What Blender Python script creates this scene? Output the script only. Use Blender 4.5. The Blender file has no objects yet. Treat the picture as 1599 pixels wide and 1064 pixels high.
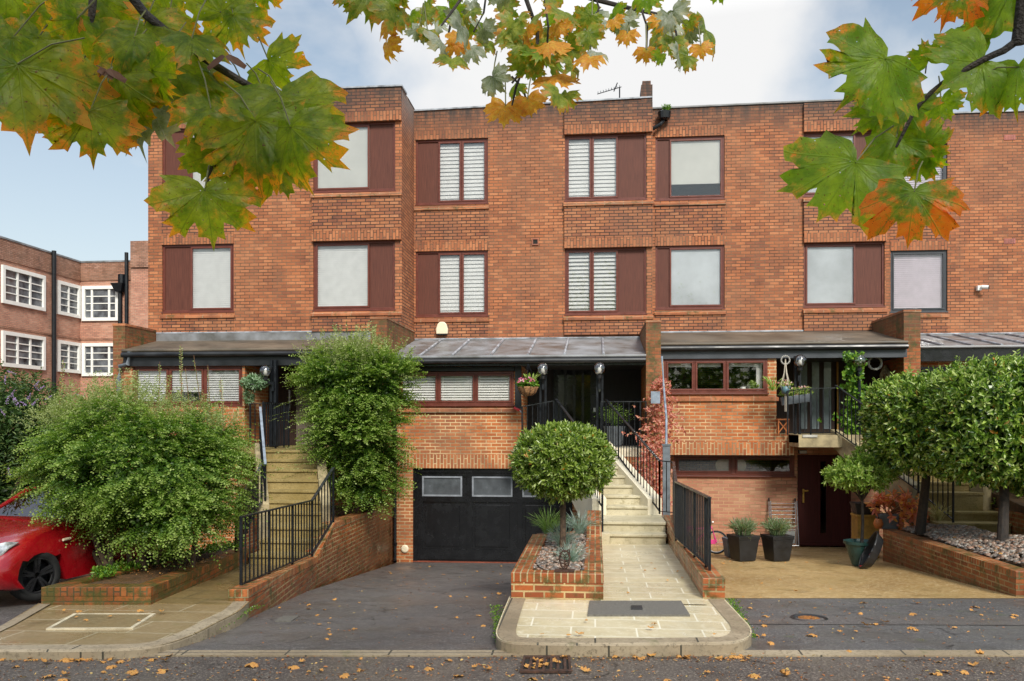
import bpy, math, random
import numpy as np
from mathutils import Vector, Matrix
random.seed(7); RNG = np.random.default_rng(11)
R = math.radians
scn = bpy.context.scene
COL = scn.collection
# ---------------------------------------------------------------- camera
YAW = R(5.58); CA, SA = math.cos(YAW), math.sin(YAW); F = 1330.0
cd = bpy.data.cameras.new('camera'); cam = bpy.data.objects.new('camera', cd); COL.objects.link(cam)
cd.sensor_width = 36; cd.lens = 36*F/1599; cd.shift_y = (660-532)/1599; cd.shift_x = 0
cd.clip_start = .05; cd.clip_end = 3000
cam.rotation_euler = (R(90), 0, YAW); cam.location = (0, 0, 0); scn.camera = cam
scn.render.resolution_x = 1024; scn.render.resolution_y = 681
scn.view_settings.view_transform = 'Standard'; scn.view_settings.look = 'None'
scn.view_settings.gamma = 1; scn.view_settings.exposure = 0.90
# ---------------------------------------------------------------- sky and sun
SUN_EL, SUN_AZ = R(40), R(158)     # azimuth clockwise from +Y (behind and to the right of the camera)
w = bpy.data.worlds.new('World'); scn.world = w; w.use_nodes = True
nt = w.node_tree; nt.nodes.clear()
def wn(t, **k):
    n = nt.nodes.new(t)
    for a, b in k.items(): setattr(n, a, b)
    return n
sky = wn('ShaderNodeTexSky', sky_type='NISHITA', sun_disc=False, sun_elevation=SUN_EL, sun_rotation=SUN_AZ)
sky.air_density = 1.2; sky.dust_density = 1.5; sky.ozone_density = 1.5
tc = wn('ShaderNodeTexCoord'); mp = wn('ShaderNodeMapping'); mp.inputs['Scale'].default_value = (1.6, 1.6, 3.2)
mp.inputs['Location'].default_value = (3.3, 1.2, .55)
nz = wn('ShaderNodeTexNoise'); nz.inputs['Scale'].default_value = 1.25; nz.inputs['Detail'].default_value = 9; nz.inputs['Roughness'].default_value = .52
rp = wn('ShaderNodeValToRGB'); rp.color_ramp.elements[0].position = .52; rp.color_ramp.elements[1].position = .74
sep = wn('ShaderNodeSeparateXYZ')
mr = wn('ShaderNodeMapRange'); mr.inputs[1].default_value = .42; mr.inputs[2].default_value = .95; mr.inputs[3].default_value = 5.0; mr.inputs[4].default_value = 26
cc = wn('ShaderNodeVectorMath', operation='SCALE'); cc.inputs[0].default_value = (.985, .985, .985)
mix = wn('ShaderNodeMix', data_type='RGBA')
bright = wn('ShaderNodeVectorMath', operation='MULTIPLY'); bright.inputs[1].default_value = (.66, .74, .73)
bg = wn('ShaderNodeBackground'); bg.inputs[1].default_value = .10
out = wn('ShaderNodeOutputWorld')
L = nt.links.new
hz = wn('ShaderNodeMapRange'); hz.inputs[1].default_value = .05; hz.inputs[2].default_value = .5; hz.inputs[3].default_value = .62; hz.inputs[4].default_value = .12
mxm = wn('ShaderNodeMath', operation='MAXIMUM')
L(tc.outputs['Generated'], mp.inputs[0]); L(mp.outputs[0], nz.inputs[0]); L(nz.outputs[0], rp.inputs[0]); L(sep.outputs[2], hz.inputs[0]); L(rp.outputs[0], mxm.inputs[0]); L(hz.outputs[0], mxm.inputs[1])
L(tc.outputs['Generated'], sep.inputs[0]); L(sep.outputs[2], mr.inputs[0]); L(mr.outputs[0], cc.inputs['Scale'])
L(sky.outputs[0], bright.inputs[0]); L(bright.outputs[0], mix.inputs[6]); L(cc.outputs[0], mix.inputs[7]); cd_ = wn('ShaderNodeVectorMath', operation='DOT_PRODUCT'); cd_.inputs[1].default_value = Vector((.04, 1, .40)).normalized()
nrm_ = wn('ShaderNodeVectorMath', operation='NORMALIZE'); L(tc.outputs['Generated'], nrm_.inputs[0]); L(nrm_.outputs[0], cd_.inputs[0])
n2_ = wn('ShaderNodeTexNoise'); n2_.inputs['Scale'].default_value = 3.2; n2_.inputs['Detail'].default_value = 9; n2_.inputs['Roughness'].default_value = .5; L(tc.outputs['Generated'], n2_.inputs[0])
ad_ = wn('ShaderNodeMath', operation='MULTIPLY_ADD'); ad_.inputs[1].default_value = .22; L(n2_.outputs[0], ad_.inputs[0]); L(cd_.outputs['Value'], ad_.inputs[2])
m3_ = wn('ShaderNodeMapRange', interpolation_type='SMOOTHSTEP'); m3_.inputs[1].default_value = 1.03; m3_.inputs[2].default_value = 1.095; L(ad_.outputs[0], m3_.inputs[0])
m4_ = wn('ShaderNodeMath', operation='MAXIMUM'); L(m3_.outputs[0], m4_.inputs[0]); L(mxm.outputs[0], m4_.inputs[1])
L(m4_.outputs[0], mix.inputs[0])
L(mix.outputs[2], bg.inputs[0]); L(bg.outputs[0], out.inputs[0])
sd = bpy.data.lights.new('sun', 'SUN'); sd.energy = 2.1; sd.angle = R(15); sd.color = (1, .95, .87)
sun = bpy.data.objects.new('sun', sd); COL.objects.link(sun)
sdir = Vector((math.sin(SUN_AZ)*math.cos(SUN_EL), math.cos(SUN_AZ)*math.cos(SUN_EL), math.sin(SUN_EL)))
sun.rotation_euler = sdir.to_track_quat('Z', 'Y').to_euler()

# ---------------------------------------------------------------- measuring: photo pixel + a known depth -> metres
def T(px, t, z):                      # pixel column, distance along the view axis, height
    u = (px-800)/F
    return Vector((t*(-SA+u*CA), t*(CA+u*SA), z))
def G(px, py, h):                     # point on a level h metres below the eye
    return T(px, F*h/(py-660), -h)
def XA(px, Y):                        # X on the plane Y
    u = (px-800)/F
    return Y*(-SA+u*CA)/(CA+u*SA)
def ZA(px, py, Y):
    u = (px-800)/F
    return (660-py)/F*Y/(CA+u*SA)
def W(px, py, Y): return Vector((XA(px, Y), Y, ZA(px, py, Y)))

# ---------------------------------------------------------------- objects
def tag(o, label=None, cat=None, group=None, kind=None):
    if label: o['label'] = label
    if cat: o['category'] = cat
    if group: o['group'] = group
    if kind: o['kind'] = kind
    return o
def thing(name, label, cat, loc=(0, 0, 0), rz=0, group=None, rot=None, sc=None):
    o = bpy.data.objects.new(name, None); COL.objects.link(o); o.empty_display_size = .1
    o.location = loc; o.rotation_euler = rot or (0, 0, rz)
    if sc: o.scale = (sc, sc, sc)
    return tag(o, label, cat, group)
def link(name, me, m, parent=None, world=True):
    o = bpy.data.objects.new(name, me); COL.objects.link(o)
    if m is not None and not me.materials:
        for x in (m if isinstance(m, (list, tuple)) else [m]): me.materials.append(x)
    if parent is not None:
        o.parent = parent
        if world and parent.parent is None and parent.type == 'EMPTY':
            o.matrix_parent_inverse = Matrix.LocRotScale(parent.location, parent.rotation_euler, parent.scale).inverted()
    return o
class MB:
    def __init__(s): s.v = []; s.f = []; s.sw = []
    def quad(s, a, b, c, d, sw=0):
        i = len(s.v); s.v += [tuple(a), tuple(b), tuple(c), tuple(d)]; s.f.append((i, i+1, i+2, i+3)); s.sw.append(sw); return s
    def poly(s, pts, sw=0):
        i = len(s.v); s.v += [tuple(p) for p in pts]; s.f.append(tuple(range(i, i+len(pts)))); s.sw.append(sw); return s
    def box(s, x0, x1, y0, y1, z0, z1, sw=0):
        p = [(x0,y0,z0),(x1,y0,z0),(x1,y1,z0),(x0,y1,z0),(x0,y0,z1),(x1,y0,z1),(x1,y1,z1),(x0,y1,z1)]
        return s.hexa(p, sw)
    def hexa(s, p, sw=0):
        i = len(s.v); s.v += [tuple(q) for q in p]
        for f in ((0,3,2,1),(4,5,6,7),(0,1,5,4),(1,2,6,5),(2,3,7,6),(3,0,4,7)):
            s.f.append(tuple(i+k for k in f)); s.sw.append(sw)
        return s
    def prism(s, pts, z0, z1, sw=0, swt=None):          # pts: (x,y) or (x,y,z); z1 may be None = take z of the points
        n = len(pts); a = sum(pts[i][0]*pts[(i+1)%n][1]-pts[(i+1)%n][0]*pts[i][1] for i in range(n))
        if a < 0: pts = pts[::-1]
        i = len(s.v)
        s.v += [(p[0], p[1], z0) for p in pts] + [(p[0], p[1], p[2] if z1 is None else z1) for p in pts]
        s.f.append(tuple(i+n-1-k for k in range(n))); s.sw.append(sw)
        s.f.append(tuple(i+n+k for k in range(n))); s.sw.append(sw if swt is None else swt)
        for k in range(n):
            j = (k+1) % n; s.f.append((i+k, i+j, i+n+j, i+n+k)); s.sw.append(sw)
        return s
    def bar(s, a, b, w=.02, h=None, up=(0, 0, 1)):      # rectangular bar between two points
        a = Vector(a); b = Vector(b); h = h or w; d = (b-a).normalized(); up = Vector(up)
        if abs(d.dot(up)) > .98: up = Vector((0, 1, 0))
        r = d.cross(up).normalized()*w/2; q = r.cross(d).normalized()*h/2
        return s.hexa([a-r-q, a+r-q, b+r-q, b-r-q, a-r+q, a+r+q, b+r+q, b-r+q])
    def tube(s, pts, rad, n=8, caps=True):
        pts = [Vector(p) for p in pts]; rs = rad if isinstance(rad, (list, tuple)) else [rad]*len(pts)
        i0 = len(s.v)
        for k, p in enumerate(pts):
            d = (pts[min(k+1, len(pts)-1)]-pts[max(k-1, 0)]).normalized()
            up = Vector((0, 0, 1)) if abs(d.z) < .9 else Vector((1, 0, 0))
            a = d.cross(up).normalized(); b = a.cross(d)
            for j in range(n):
                t = 2*math.pi*j/n; q = p+(a*math.cos(t)+b*math.sin(t))*rs[k]; s.v.append(tuple(q))
        for k in range(len(pts)-1):
            for j in range(n):
                s.f.append((i0+k*n+j, i0+(k+1)*n+j, i0+(k+1)*n+(j+1)%n, i0+k*n+(j+1)%n)); s.sw.append(0)
        if caps:
            s.f.append(tuple(i0+j for j in range(n))); s.sw.append(0)
            s.f.append(tuple(i0+(len(pts)-1)*n+n-1-j for j in range(n))); s.sw.append(0)
        return s
    def lathe(s, prof, c=(0, 0, 0), n=20, axis='z'):
        i0 = len(s.v); c = Vector(c)
        for (r, z) in prof:
            for j in range(n):
                t = 2*math.pi*j/n
                p = Vector((r*math.cos(t), r*math.sin(t), z))
                if axis == 'y': p = Vector((p.x, p.z, p.y))
                if axis == 'x': p = Vector((p.z, p.x, p.y))
                s.v.append(tuple(c+p))
        for k in range(len(prof)-1):
            for j in range(n):
                s.f.append((i0+k*n+j, i0+k*n+(j+1)%n, i0+(k+1)*n+(j+1)%n, i0+(k+1)*n+j)); s.sw.append(0)
        return s
    def ball(s, c, r, n=14, sz=1, noise=0):
        pr = [(max(1e-4, r*math.sin(math.pi*k/(n//2)))*1, -r*sz*math.cos(math.pi*k/(n//2))) for k in range(n//2+1)]
        return s.lathe(pr, c, n)
    def build(s, name, m, parent=None, world=True, smooth=False, bevel=0):
        me = bpy.data.meshes.new(name); me.from_pydata(s.v, [], s.f)
        uv = me.uv_layers.new(name='UVMap'); co = np.array(s.v, dtype=float)
        data = []
        for poly, sw in zip(me.polygons, s.sw):
            n = poly.normal
            if abs(n.z) > .8: U = Vector((1, 0, 0)); V = Vector((0, 1, 0))
            else:
                U = Vector((-n.y, n.x, 0)).normalized(); V = Vector((0, 0, 1))
                if abs(n.z) > .25: V = n.cross(U)
            for vi in poly.vertices:
                p = Vector(s.v[vi]); a, b = p.dot(U), p.dot(V)
                data += [b, a] if sw else [a, b]
        uv.data.foreach_set('uv', data)
        if smooth: me.polygons.foreach_set('use_smooth', [True]*len(me.polygons))
        o = link(name, me, m, parent, world)
        if bevel:
            md = o.modifiers.new('b', 'BEVEL'); md.width = bevel; md.segments = 2; md.limit_method = 'ANGLE'
        return o
def struct(name, mb, m, **k):
    return tag(mb.build(name, m, **k), kind='structure')

# ---------------------------------------------------------------- materials
def newmat(name):
    m = bpy.data.materials.new(name); m.use_nodes = True; n = m.node_tree; n.nodes.clear()
    o = n.nodes.new('ShaderNodeOutputMaterial'); b = n.nodes.new('ShaderNodeBsdfPrincipled'); n.links.new(b.outputs[0], o.inputs[0])
    return m, n, b, o
def N(n, t, ins=None, **k):
    x = n.nodes.new(t)
    for a, b in k.items(): setattr(x, a, b)
    if ins:
        for a, b in ins.items():
            if hasattr(b, 'is_linked') or isinstance(b, bpy.types.NodeSocket): n.links.new(b, x.inputs[a])
            else: x.inputs[a].default_value = b
    return x
def c4(c): return tuple(c)+(1,) if len(c) == 3 else tuple(c)
def ramp(n, fac, stops):
    r = n.nodes.new('ShaderNodeValToRGB'); e = r.color_ramp.elements
    while len(e) < len(stops): e.new(.5)
    for i, (p, c) in enumerate(stops): e[i].position = p; e[i].color = c4(c)
    n.links.new(fac, r.inputs[0]); return r.outputs[0]
def mixc(n, fac, a, b, bt='MIX'):
    x = n.nodes.new('ShaderNodeMix'); x.data_type = 'RGBA'; x.blend_type = bt
    for s, v in ((0, fac), (6, a), (7, b)):
        if isinstance(v, bpy.types.NodeSocket): n.links.new(v, x.inputs[s])
        else: x.inputs[s].default_value = v if s == 0 else c4(v)
    return x.outputs[2]
def noise(n, vec, scale, detail=4, rough=.55):
    return N(n, 'ShaderNodeTexNoise', {0: vec, 'Scale': scale, 'Detail': detail, 'Roughness': rough}).outputs[0]
def mrange(n, v, a, b, c=0, d=1):
    return N(n, 'ShaderNodeMapRange', {0: v, 1: a, 2: b, 3: c, 4: d}).outputs[0]
def math_(n, op, a, b=0):
    return N(n, 'ShaderNodeMath', {0: a, 1: b}, operation=op).outputs[0]
def bump(n, b, h, strength=.3, dist=.01):
    x = N(n, 'ShaderNodeBump', {'Strength': strength, 'Distance': dist, 'Height': h}); n.links.new(x.outputs[0], b.inputs['Normal'])
MATS = {}
def simple(name, col, rough=.6, metal=0, var=.15, sc=6, bmp=.1, spec=.5, col2=None, coat=0):
    if name in MATS: return MATS[name]
    m, n, b, o = newmat(name)
    g = N(n, 'ShaderNodeNewGeometry').outputs['Position']
    f = noise(n, g, sc, 6)
    c2 = col2 or tuple(x*(1-var*2) for x in col)
    n.links.new(ramp(n, f, [(.32, c2), (.68, tuple(min(1, x*(1+var)) for x in col))]), b.inputs['Base Color'])
    f2 = noise(n, g, sc*9, 3)
    n.links.new(mrange(n, f, .3, .7, max(0, rough-.1), min(1, rough+.12)), b.inputs['Roughness'])
    b.inputs['Metallic'].default_value = metal; b.inputs['Specular IOR Level'].default_value = spec
    b.inputs['Coat Weight'].default_value = coat
    if bmp: bump(n, b, f2, bmp, .01)
    MATS[name] = m; return m
def brick(name, stops, mortar, wet=.0, bw=.225, rh=.075, ms=.0075, zdirt=None, offset=.5, dirtcol=(.035, .03, .026), stain=.5, rough=.8, moss=0, bcol=None, tv=.52, patchcol=(.26, .112, .056)):
    m, n, b, o = newmat(name)
    tcn = N(n, 'ShaderNodeTexCoord'); uv = tcn.outputs['UV']; pos = N(n, 'ShaderNodeNewGeometry').outputs['Position']
    # slightly wavy courses
    wob = N(n, 'ShaderNodeTexNoise', {0: uv, 'Scale': 3.0, 'Detail': 2}).outputs[1]
    wv = N(n, 'ShaderNodeVectorMath', {0: wob, 1: (.5, .5, .5)}, operation='SUBTRACT').outputs[0]
    wv = N(n, 'ShaderNodeVectorMath', {0: wv, 'Scale': .006}, operation='SCALE').outputs[0]
    uvw = N(n, 'ShaderNodeVectorMath', {0: uv, 1: wv}).outputs[0]
    bt = N(n, 'ShaderNodeTexBrick', {0: uvw, 'Color1': (0, 0, 0, 1), 'Color2': (1, 1, 1, 1), 'Mortar': (.5, .5, .5, 1), 'Scale': 1, 'Mortar Size': ms, 'Mortar Smooth': .15, 'Bias': 0, 'Brick Width': bw, 'Row Height': rh}, offset=offset)
    tint = bt.outputs[0]; fac = bt.outputs[1]
    big = noise(n, pos, .7, 5)
    t2 = math_(n, 'ADD', math_(n, 'MULTIPLY', tint, tv), math_(n, 'MULTIPLY', big, 1.1-tv))
    bc = ramp(n, t2, stops)
    fine = noise(n, pos, 38, 4, .7)
    bc = mixc(n, mrange(n, fine, .42, .75, 0, .35), bc, tuple(x*.45 for x in stops[1][1]))
    # mottled grime, its patches fixed to the wall
    med = noise(n, pos, 2.3, 7, .62)
    bc = mixc(n, mrange(n, med, .5, .72, 0, stain), bc, tuple(x*.5 for x in stops[0][1]))
    sv = N(n, 'ShaderNodeMapping', {0: pos, 'Scale': (2.6, 2.6, .35)}).outputs[0]
    bc = mixc(n, mrange(n, noise(n, sv, 1.7, 6, .65), .50, .70, 0, .55), bc, patchcol)
    bc = mixc(n, mrange(n, noise(n, pos, .45, 3), .45, .62, 0, .45), bc, patchcol)
    mo = mixc(n, mrange(n, noise(n, pos, 1.6, 5), .42, .6), mortar, tuple(x*.38 for x in mortar))
    c = mixc(n, fac, bc, mo)
    uz = N(n, 'ShaderNodeSeparateXYZ', {0: uv})
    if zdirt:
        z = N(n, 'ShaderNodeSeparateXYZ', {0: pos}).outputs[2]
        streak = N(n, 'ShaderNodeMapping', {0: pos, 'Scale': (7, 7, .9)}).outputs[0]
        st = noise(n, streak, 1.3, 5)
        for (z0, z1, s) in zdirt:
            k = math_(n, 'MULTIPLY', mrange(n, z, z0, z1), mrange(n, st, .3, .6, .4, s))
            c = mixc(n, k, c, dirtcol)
    if moss:
        c = mixc(n, mrange(n, noise(n, pos, 5, 6, .7), .55-.1*moss, .68-.1*moss, 0, .8), c, (.05, .062, .012))
    n.links.new(c, b.inputs['Base Color'])
    n.links.new(mrange(n, med, .3, .7, rough, rough-wet-.05), b.inputs['Roughness'])
    hgt = math_(n, 'ADD', math_(n, 'MULTIPLY', fac, -1.0), math_(n, 'MULTIPLY', fine, .35))
    hgt = math_(n, 'ADD', hgt, math_(n, 'MULTIPLY', tint, .35))
    bump(n, b, hgt, .75, .006)
    MATS[name] = m; return m
UPS = [(.15, (.20, .066, .034)), (.38, (.34, .108, .040)), (.6, (.46, .152, .055)), (.85, (.55, .215, .09))]
SPS = [(.15, (.17, .06, .034)), (.38, (.32, .105, .044)), (.6, (.40, .14, .05)), (.85, (.50, .20, .085))]
LOS = [(.12, (.24, .062, .018)), (.38, (.43, .115, .027)), (.62, (.56, .165, .04)), (.88, (.64, .24, .09))]
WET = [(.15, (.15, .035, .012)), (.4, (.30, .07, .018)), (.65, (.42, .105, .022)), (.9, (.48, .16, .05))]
PKC = (.40, .19, .12)
PNK = [(.1, (.30, .11, .06)), (.4, (.46, .19, .105)), (.65, (.56, .26, .15)), (.9, (.62, .38, .22))]
m_up = brick('brick_upper', UPS, (.19, .105, .055), zdirt=[(6.95, 7.6, .9)], ms=.0085)
m_spand = brick('brick_spandrel', SPS, (.05, .032, .022), ms=.0095, stain=.75, tv=.6, zdirt=[(6.9, 7.6, .8)])
m_side = brick('brick_return', UPS, (.10, .055, .03), ms=.009, zdirt=[(6.6, 7.6, .95)], dirtcol=(.2, .17, .15))
m_lo = brick('brick_lower', LOS, (.66, .47, .25), stain=.3, ms=.0105)
m_wall = brick('brick_garden', WET, (.50, .36, .17), wet=.35, rough=.55, moss=.35, ms=.0105, tv=.5, zdirt=[(-1.9, -2.3, .5)], dirtcol=(.05, .022, .01))
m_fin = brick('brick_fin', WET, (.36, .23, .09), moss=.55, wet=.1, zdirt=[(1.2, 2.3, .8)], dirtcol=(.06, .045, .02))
m_pink = brick('brick_porch', PNK, (.52, .33, .17), stain=.3, patchcol=PKC)
m_far = brick('brick_far', [(.12, (.30, .14, .09)), (.4, (.50, .22, .145)), (.65, (.60, .28, .18)), (.9, (.66, .35, .24))], (.45, .36, .27), patchcol=(.45, .22, .15), zdirt=[(7.0, 7.7, .5)], stain=.4)
m_farband = brick('brick_band_far', [(.12, (.20, .10, .065)), (.4, (.34, .165, .105)), (.65, (.42, .21, .14)), (.9, (.48, .27, .19))], (.2, .15, .1), stain=.7)
m_wet = m_wall

def ground_mat(name, c1, c2, c3, sc=1, speck=60, rlo=.25, rhi=.7, bmp=.4, slab=None, mort=(.6, .57, .5), bd=.01, pud=(.4, .62), moss=0, crack=False, stn=.5):
    m, n, b, o = newmat(name)
    pos = N(n, 'ShaderNodeNewGeometry').outputs['Position']; uv = N(n, 'ShaderNodeTexCoord').outputs['UV']
    big = noise(n, pos, .55*sc, 6, .6); fine = noise(n, pos, speck, 3, .8); med = noise(n, pos, 4*sc, 6, .65)
    c = ramp(n, big, [(.40, c1), (.60, c2)])
    c = mixc(n, mrange(n, fine, .52, .66, 0, .9), c, c3)
    c = mixc(n, mrange(n, med, .5, .75, 0, .5), c, tuple(x*.6 for x in c1))
    h = math_(n, 'ADD', fine, math_(n, 'MULTIPLY', med, .5))
    crk = N(n, 'ShaderNodeTexVoronoi', {0: N(n, 'ShaderNodeVectorMath', {0: pos, 1: N(n, 'ShaderNodeVectorMath', {0: N(n, 'ShaderNodeTexNoise', {0: pos, 'Scale': 1.3, 'Detail': 5}).outputs[1], 'Scale': .9}, operation='SCALE').outputs[0]}).outputs[0], 'Scale': .45}, feature='DISTANCE_TO_EDGE').outputs[0]
    if crack: c = mixc(n, math_(n, 'MULTIPLY', mrange(n, crk, .002, .008, 1, 0), mrange(n, med, .45, .6)), c, tuple(x*.3 for x in c1))
    c = mixc(n, mrange(n, noise(n, pos, 1.4, 7, .7), .56, .66, 0, stn), c, tuple(x*.62 for x in c1))
    if slab:
        bt = N(n, 'ShaderNodeTexBrick', {0: uv, 'Color1': (0, 0, 0, 1), 'Color2': (1, 1, 1, 1), 'Mortar': (0, 0, 0, 1), 'Scale': 1, 'Mortar Size': .009, 'Mortar Smooth': .1, 'Brick Width': slab[0], 'Row Height': slab[1]}, offset=.37)
        c = mixc(n, math_(n, 'MULTIPLY', bt.outputs[0], .35), c, tuple(x*.72 for x in c2))
        c = mixc(n, bt.outputs[1], c, mort)
        h = math_(n, 'SUBTRACT', math_(n, 'MULTIPLY', h, .3), bt.outputs[1])
    if moss: c = mixc(n, mrange(n, noise(n, pos, 3.3, 7, .7), .6, .72, 0, moss), c, (.07, .10, .01))
    n.links.new(c, b.inputs['Base Color'])
    wetn = noise(n, pos, 1.1*sc, 6, .6)
    n.links.new(mrange(n, wetn, pud[0], pud[1], rhi, rlo), b.inputs['Roughness'])
    bump(n, b, h, bmp, bd)
    MATS[name] = m; return m
m_road = ground_mat('asphalt_road', (.065, .05, .042), (.10, .083, .07), (.30, .25, .20), speck=42, rlo=.25, rhi=.65, bmp=1.0, bd=.014, crack=True, moss=.1)
m_drive = ground_mat('asphalt_drive', (.075, .066, .062), (.115, .103, .098), (.26, .24, .22), speck=50, rlo=.3, rhi=.62, bmp=.6, moss=.15, crack=True)
m_drive3 = ground_mat('asphalt_apron', (.075, .070, .070), (.11, .104, .10), (.26, .25, .23), speck=48, rlo=.3, rhi=.6, bmp=.6, moss=.5, crack=True)
m_conc3 = ground_mat('concrete_drive', (.25, .145, .045), (.42, .28, .115), (.60, .48, .27), speck=22, rlo=.3, rhi=.7, bmp=.6, moss=.25)
m_slab = ground_mat('york_stone', (.52, .43, .25), (.66, .58, .40), (.70, .63, .47), speck=14, rlo=.22, rhi=.5, bmp=.25, slab=(.62, .33), mort=(.74, .69, .54), moss=0)
m_slabold = ground_mat('old_flagstone', (.20, .135, .055), (.30, .215, .11), (.36, .28, .17), speck=22, rlo=.2, rhi=.55, bmp=.4, slab=(.75, .52), mort=(.42, .36, .24), moss=.35)
m_path1 = ground_mat('path_concrete', (.15, .10, .035), (.24, .17, .07), (.30, .23, .12), speck=25, rlo=.22, rhi=.5, bmp=.4, slab=(.9, .6), mort=(.1, .08, .04), moss=.5)
m_kerb = ground_mat('kerb_stone', (.24, .18, .11), (.38, .31, .21), (.13, .10, .06), speck=26, rlo=.45, rhi=.8, bmp=.6, slab=(.92, 5), mort=(.05, .045, .03), moss=.55)
m_soil = ground_mat('soil', (.05, .03, .015), (.10, .055, .022), (.22, .09, .03), speck=20, rlo=.5, rhi=.9, bmp=1.0, bd=.03)
m_earth = ground_mat('far_ground', (.06, .055, .045), (.08, .075, .06), (.12, .11, .09), speck=20, rlo=.6, rhi=.9)
m_step = ground_mat('step_stone', (.48, .42, .27), (.62, .56, .40), (.38, .33, .20), speck=10, rlo=.3, rhi=.6, bmp=.3, moss=.15)
m_stepold = ground_mat('step_concrete_old', (.25, .18, .055), (.38, .29, .12), (.16, .12, .04), speck=35, rlo=.35, rhi=.75, bmp=.6, moss=.5)
m_string = simple('cream_render', (.78, .70, .52), .55, var=.05, sc=3)
m_stringold = simple('weathered_concrete', (.36, .29, .16), .7, var=.25, sc=5, bmp=.3)
m_upvc = simple('mahogany_frame', (.14, .034, .02), .4, var=.1, sc=8, spec=.45)
def grain(name, ca, cb):
    m, n, b, o = newmat(name); pos = N(n, 'ShaderNodeNewGeometry').outputs['Position']
    v = N(n, 'ShaderNodeMapping', {0: pos, 'Scale': (60, 60, 2.2)}).outputs[0]
    n.links.new(ramp(n, noise(n, v, 1.2, 4), [(.3, ca), (.7, cb)]), b.inputs['Base Color']); b.inputs['Roughness'].default_value = .55; b.inputs['Specular IOR Level'].default_value = .3
    MATS[name] = m; return m
m_panel = grain('mahogany_panel', (.080, .026, .017), (.14, .046, .029))
m_greyf = simple('dark_grey_frame', (.035, .04, .048), .4, var=.08)
m_black = simple('black_gloss_paint', (.007, .0075, .009), .24, var=.15, sc=5, bmp=.08, spec=.5)
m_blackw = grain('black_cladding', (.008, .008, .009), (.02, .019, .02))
m_browndoor = grain('brown_cladding', (.018, .009, .006), (.04, .02, .013))
m_door3 = grain('maroon_door', (.045, .008, .006), (.075, .014, .011))
m_taupe = simple('taupe_door', (.12, .095, .075), .5, var=.1)
m_rail = simple('black_iron', (.008, .010, .013), .4, var=.2, sc=10, spec=.35)
m_railt = simple('handrail_black', (.016, .018, .02), .3, var=.2, sc=10, spec=.7)
m_railg = simple('handrail_bluegrey', (.25, .30, .36), .4, var=.2)
m_fascia = simple('grey_fascia', (.055, .062, .072), .45, var=.12, sc=2)
m_fasciab = simple('black_fascia', (.018, .019, .021), .4, var=.3, sc=3)
m_lead = simple('lead_sheet', (.20, .205, .215), .42, var=.35, sc=2.2, bmp=.3, col2=(.10, .095, .085))
m_leadlt = simple('lead_flashing', (.36, .385, .42), .4, var=.3, sc=4, bmp=.3, col2=(.13, .13, .14))
m_felt = simple('roof_felt_brown', (.125, .095, .065), .6, var=.3, sc=1.6, bmp=.4, col2=(.055, .045, .03))
m_white = simple('white_paint', (.82, .81, .76), .5, var=.03)
m_cream = simple('cream_plastic', (.83, .72, .52), .4, var=.03)
m_blind = simple('white_blind', (.63, .63, .61), .6, var=.04)
m_blindw = simple('wood_blind', (.34, .25, .13), .6, var=.15)
m_rollr = simple('roller_blind', (.52, .52, .48), .8, var=.05, sc=1.5)
m_rollg = simple('net_blind_grey', (.46, .49, .51), .7, var=.12, sc=1.2)
m_lilac = simple('lilac_blind', (.60, .53, .59), .7, var=.05)
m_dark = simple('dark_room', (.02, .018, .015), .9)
m_sillb = brick('brick_sill', UPS, (.42, .32, .20), bw=.45, rh=.112, ms=.006, stain=.8, moss=.2)
m_grate = simple('rusty_iron', (.07, .03, .016), .6, var=.4, sc=25, bmp=.5)
m_cover = simple('grey_cover', (.15, .14, .12), .6, var=.2, sc=40, bmp=.4)
m_bark = simple('bark', (.095, .06, .035), .8, var=.4, sc=20, bmp=.8)
m_barkd = simple('dark_bark', (.035, .025, .018), .7, var=.4, sc=20, bmp=.8)
m_twig = simple('red_twig', (.20, .09, .04), .7, var=.2)
m_pot = simple('black_pot', (.014, .014, .015), .45, var=.2)
m_potg = simple('grey_pot', (.13, .15, .17), .6, var=.2)
m_potgr = simple('green_pot', (.018, .06, .055), .35, var=.15)
m_alu = simple('brushed_metal', (.5, .5, .5), .35, metal=.8, var=.1)
m_red = simple('red_car_paint', (.28, .004, .008), .25, var=.06, bmp=0, coat=.9)
m_rub = simple('tyre_rubber', (.012, .012, .012), .7, var=.2)
m_rim = simple('dark_alloy', (.05, .05, .055), .3, metal=.7)
m_pinkp = simple('pink_plastic', (.75, .06, .25), .4)
m_wood = simple('wood_box', (.36, .20, .035), .7, var=.25, sc=9)
m_brass = simple('brass', (.7, .45, .12), .3, metal=.9)
m_orange = simple('orange_wood', (.50, .15, .035), .6, var=.2)
m_coir = simple('coir_liner', (.45, .23, .10), .9, var=.3, sc=30, bmp=.8)
m_rope = simple('cotton_rope', (.55, .48, .38), .9, var=.1)
m_silver = simple('silver_wreath', (.42, .40, .36), .6, var=.3, sc=60)

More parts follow.
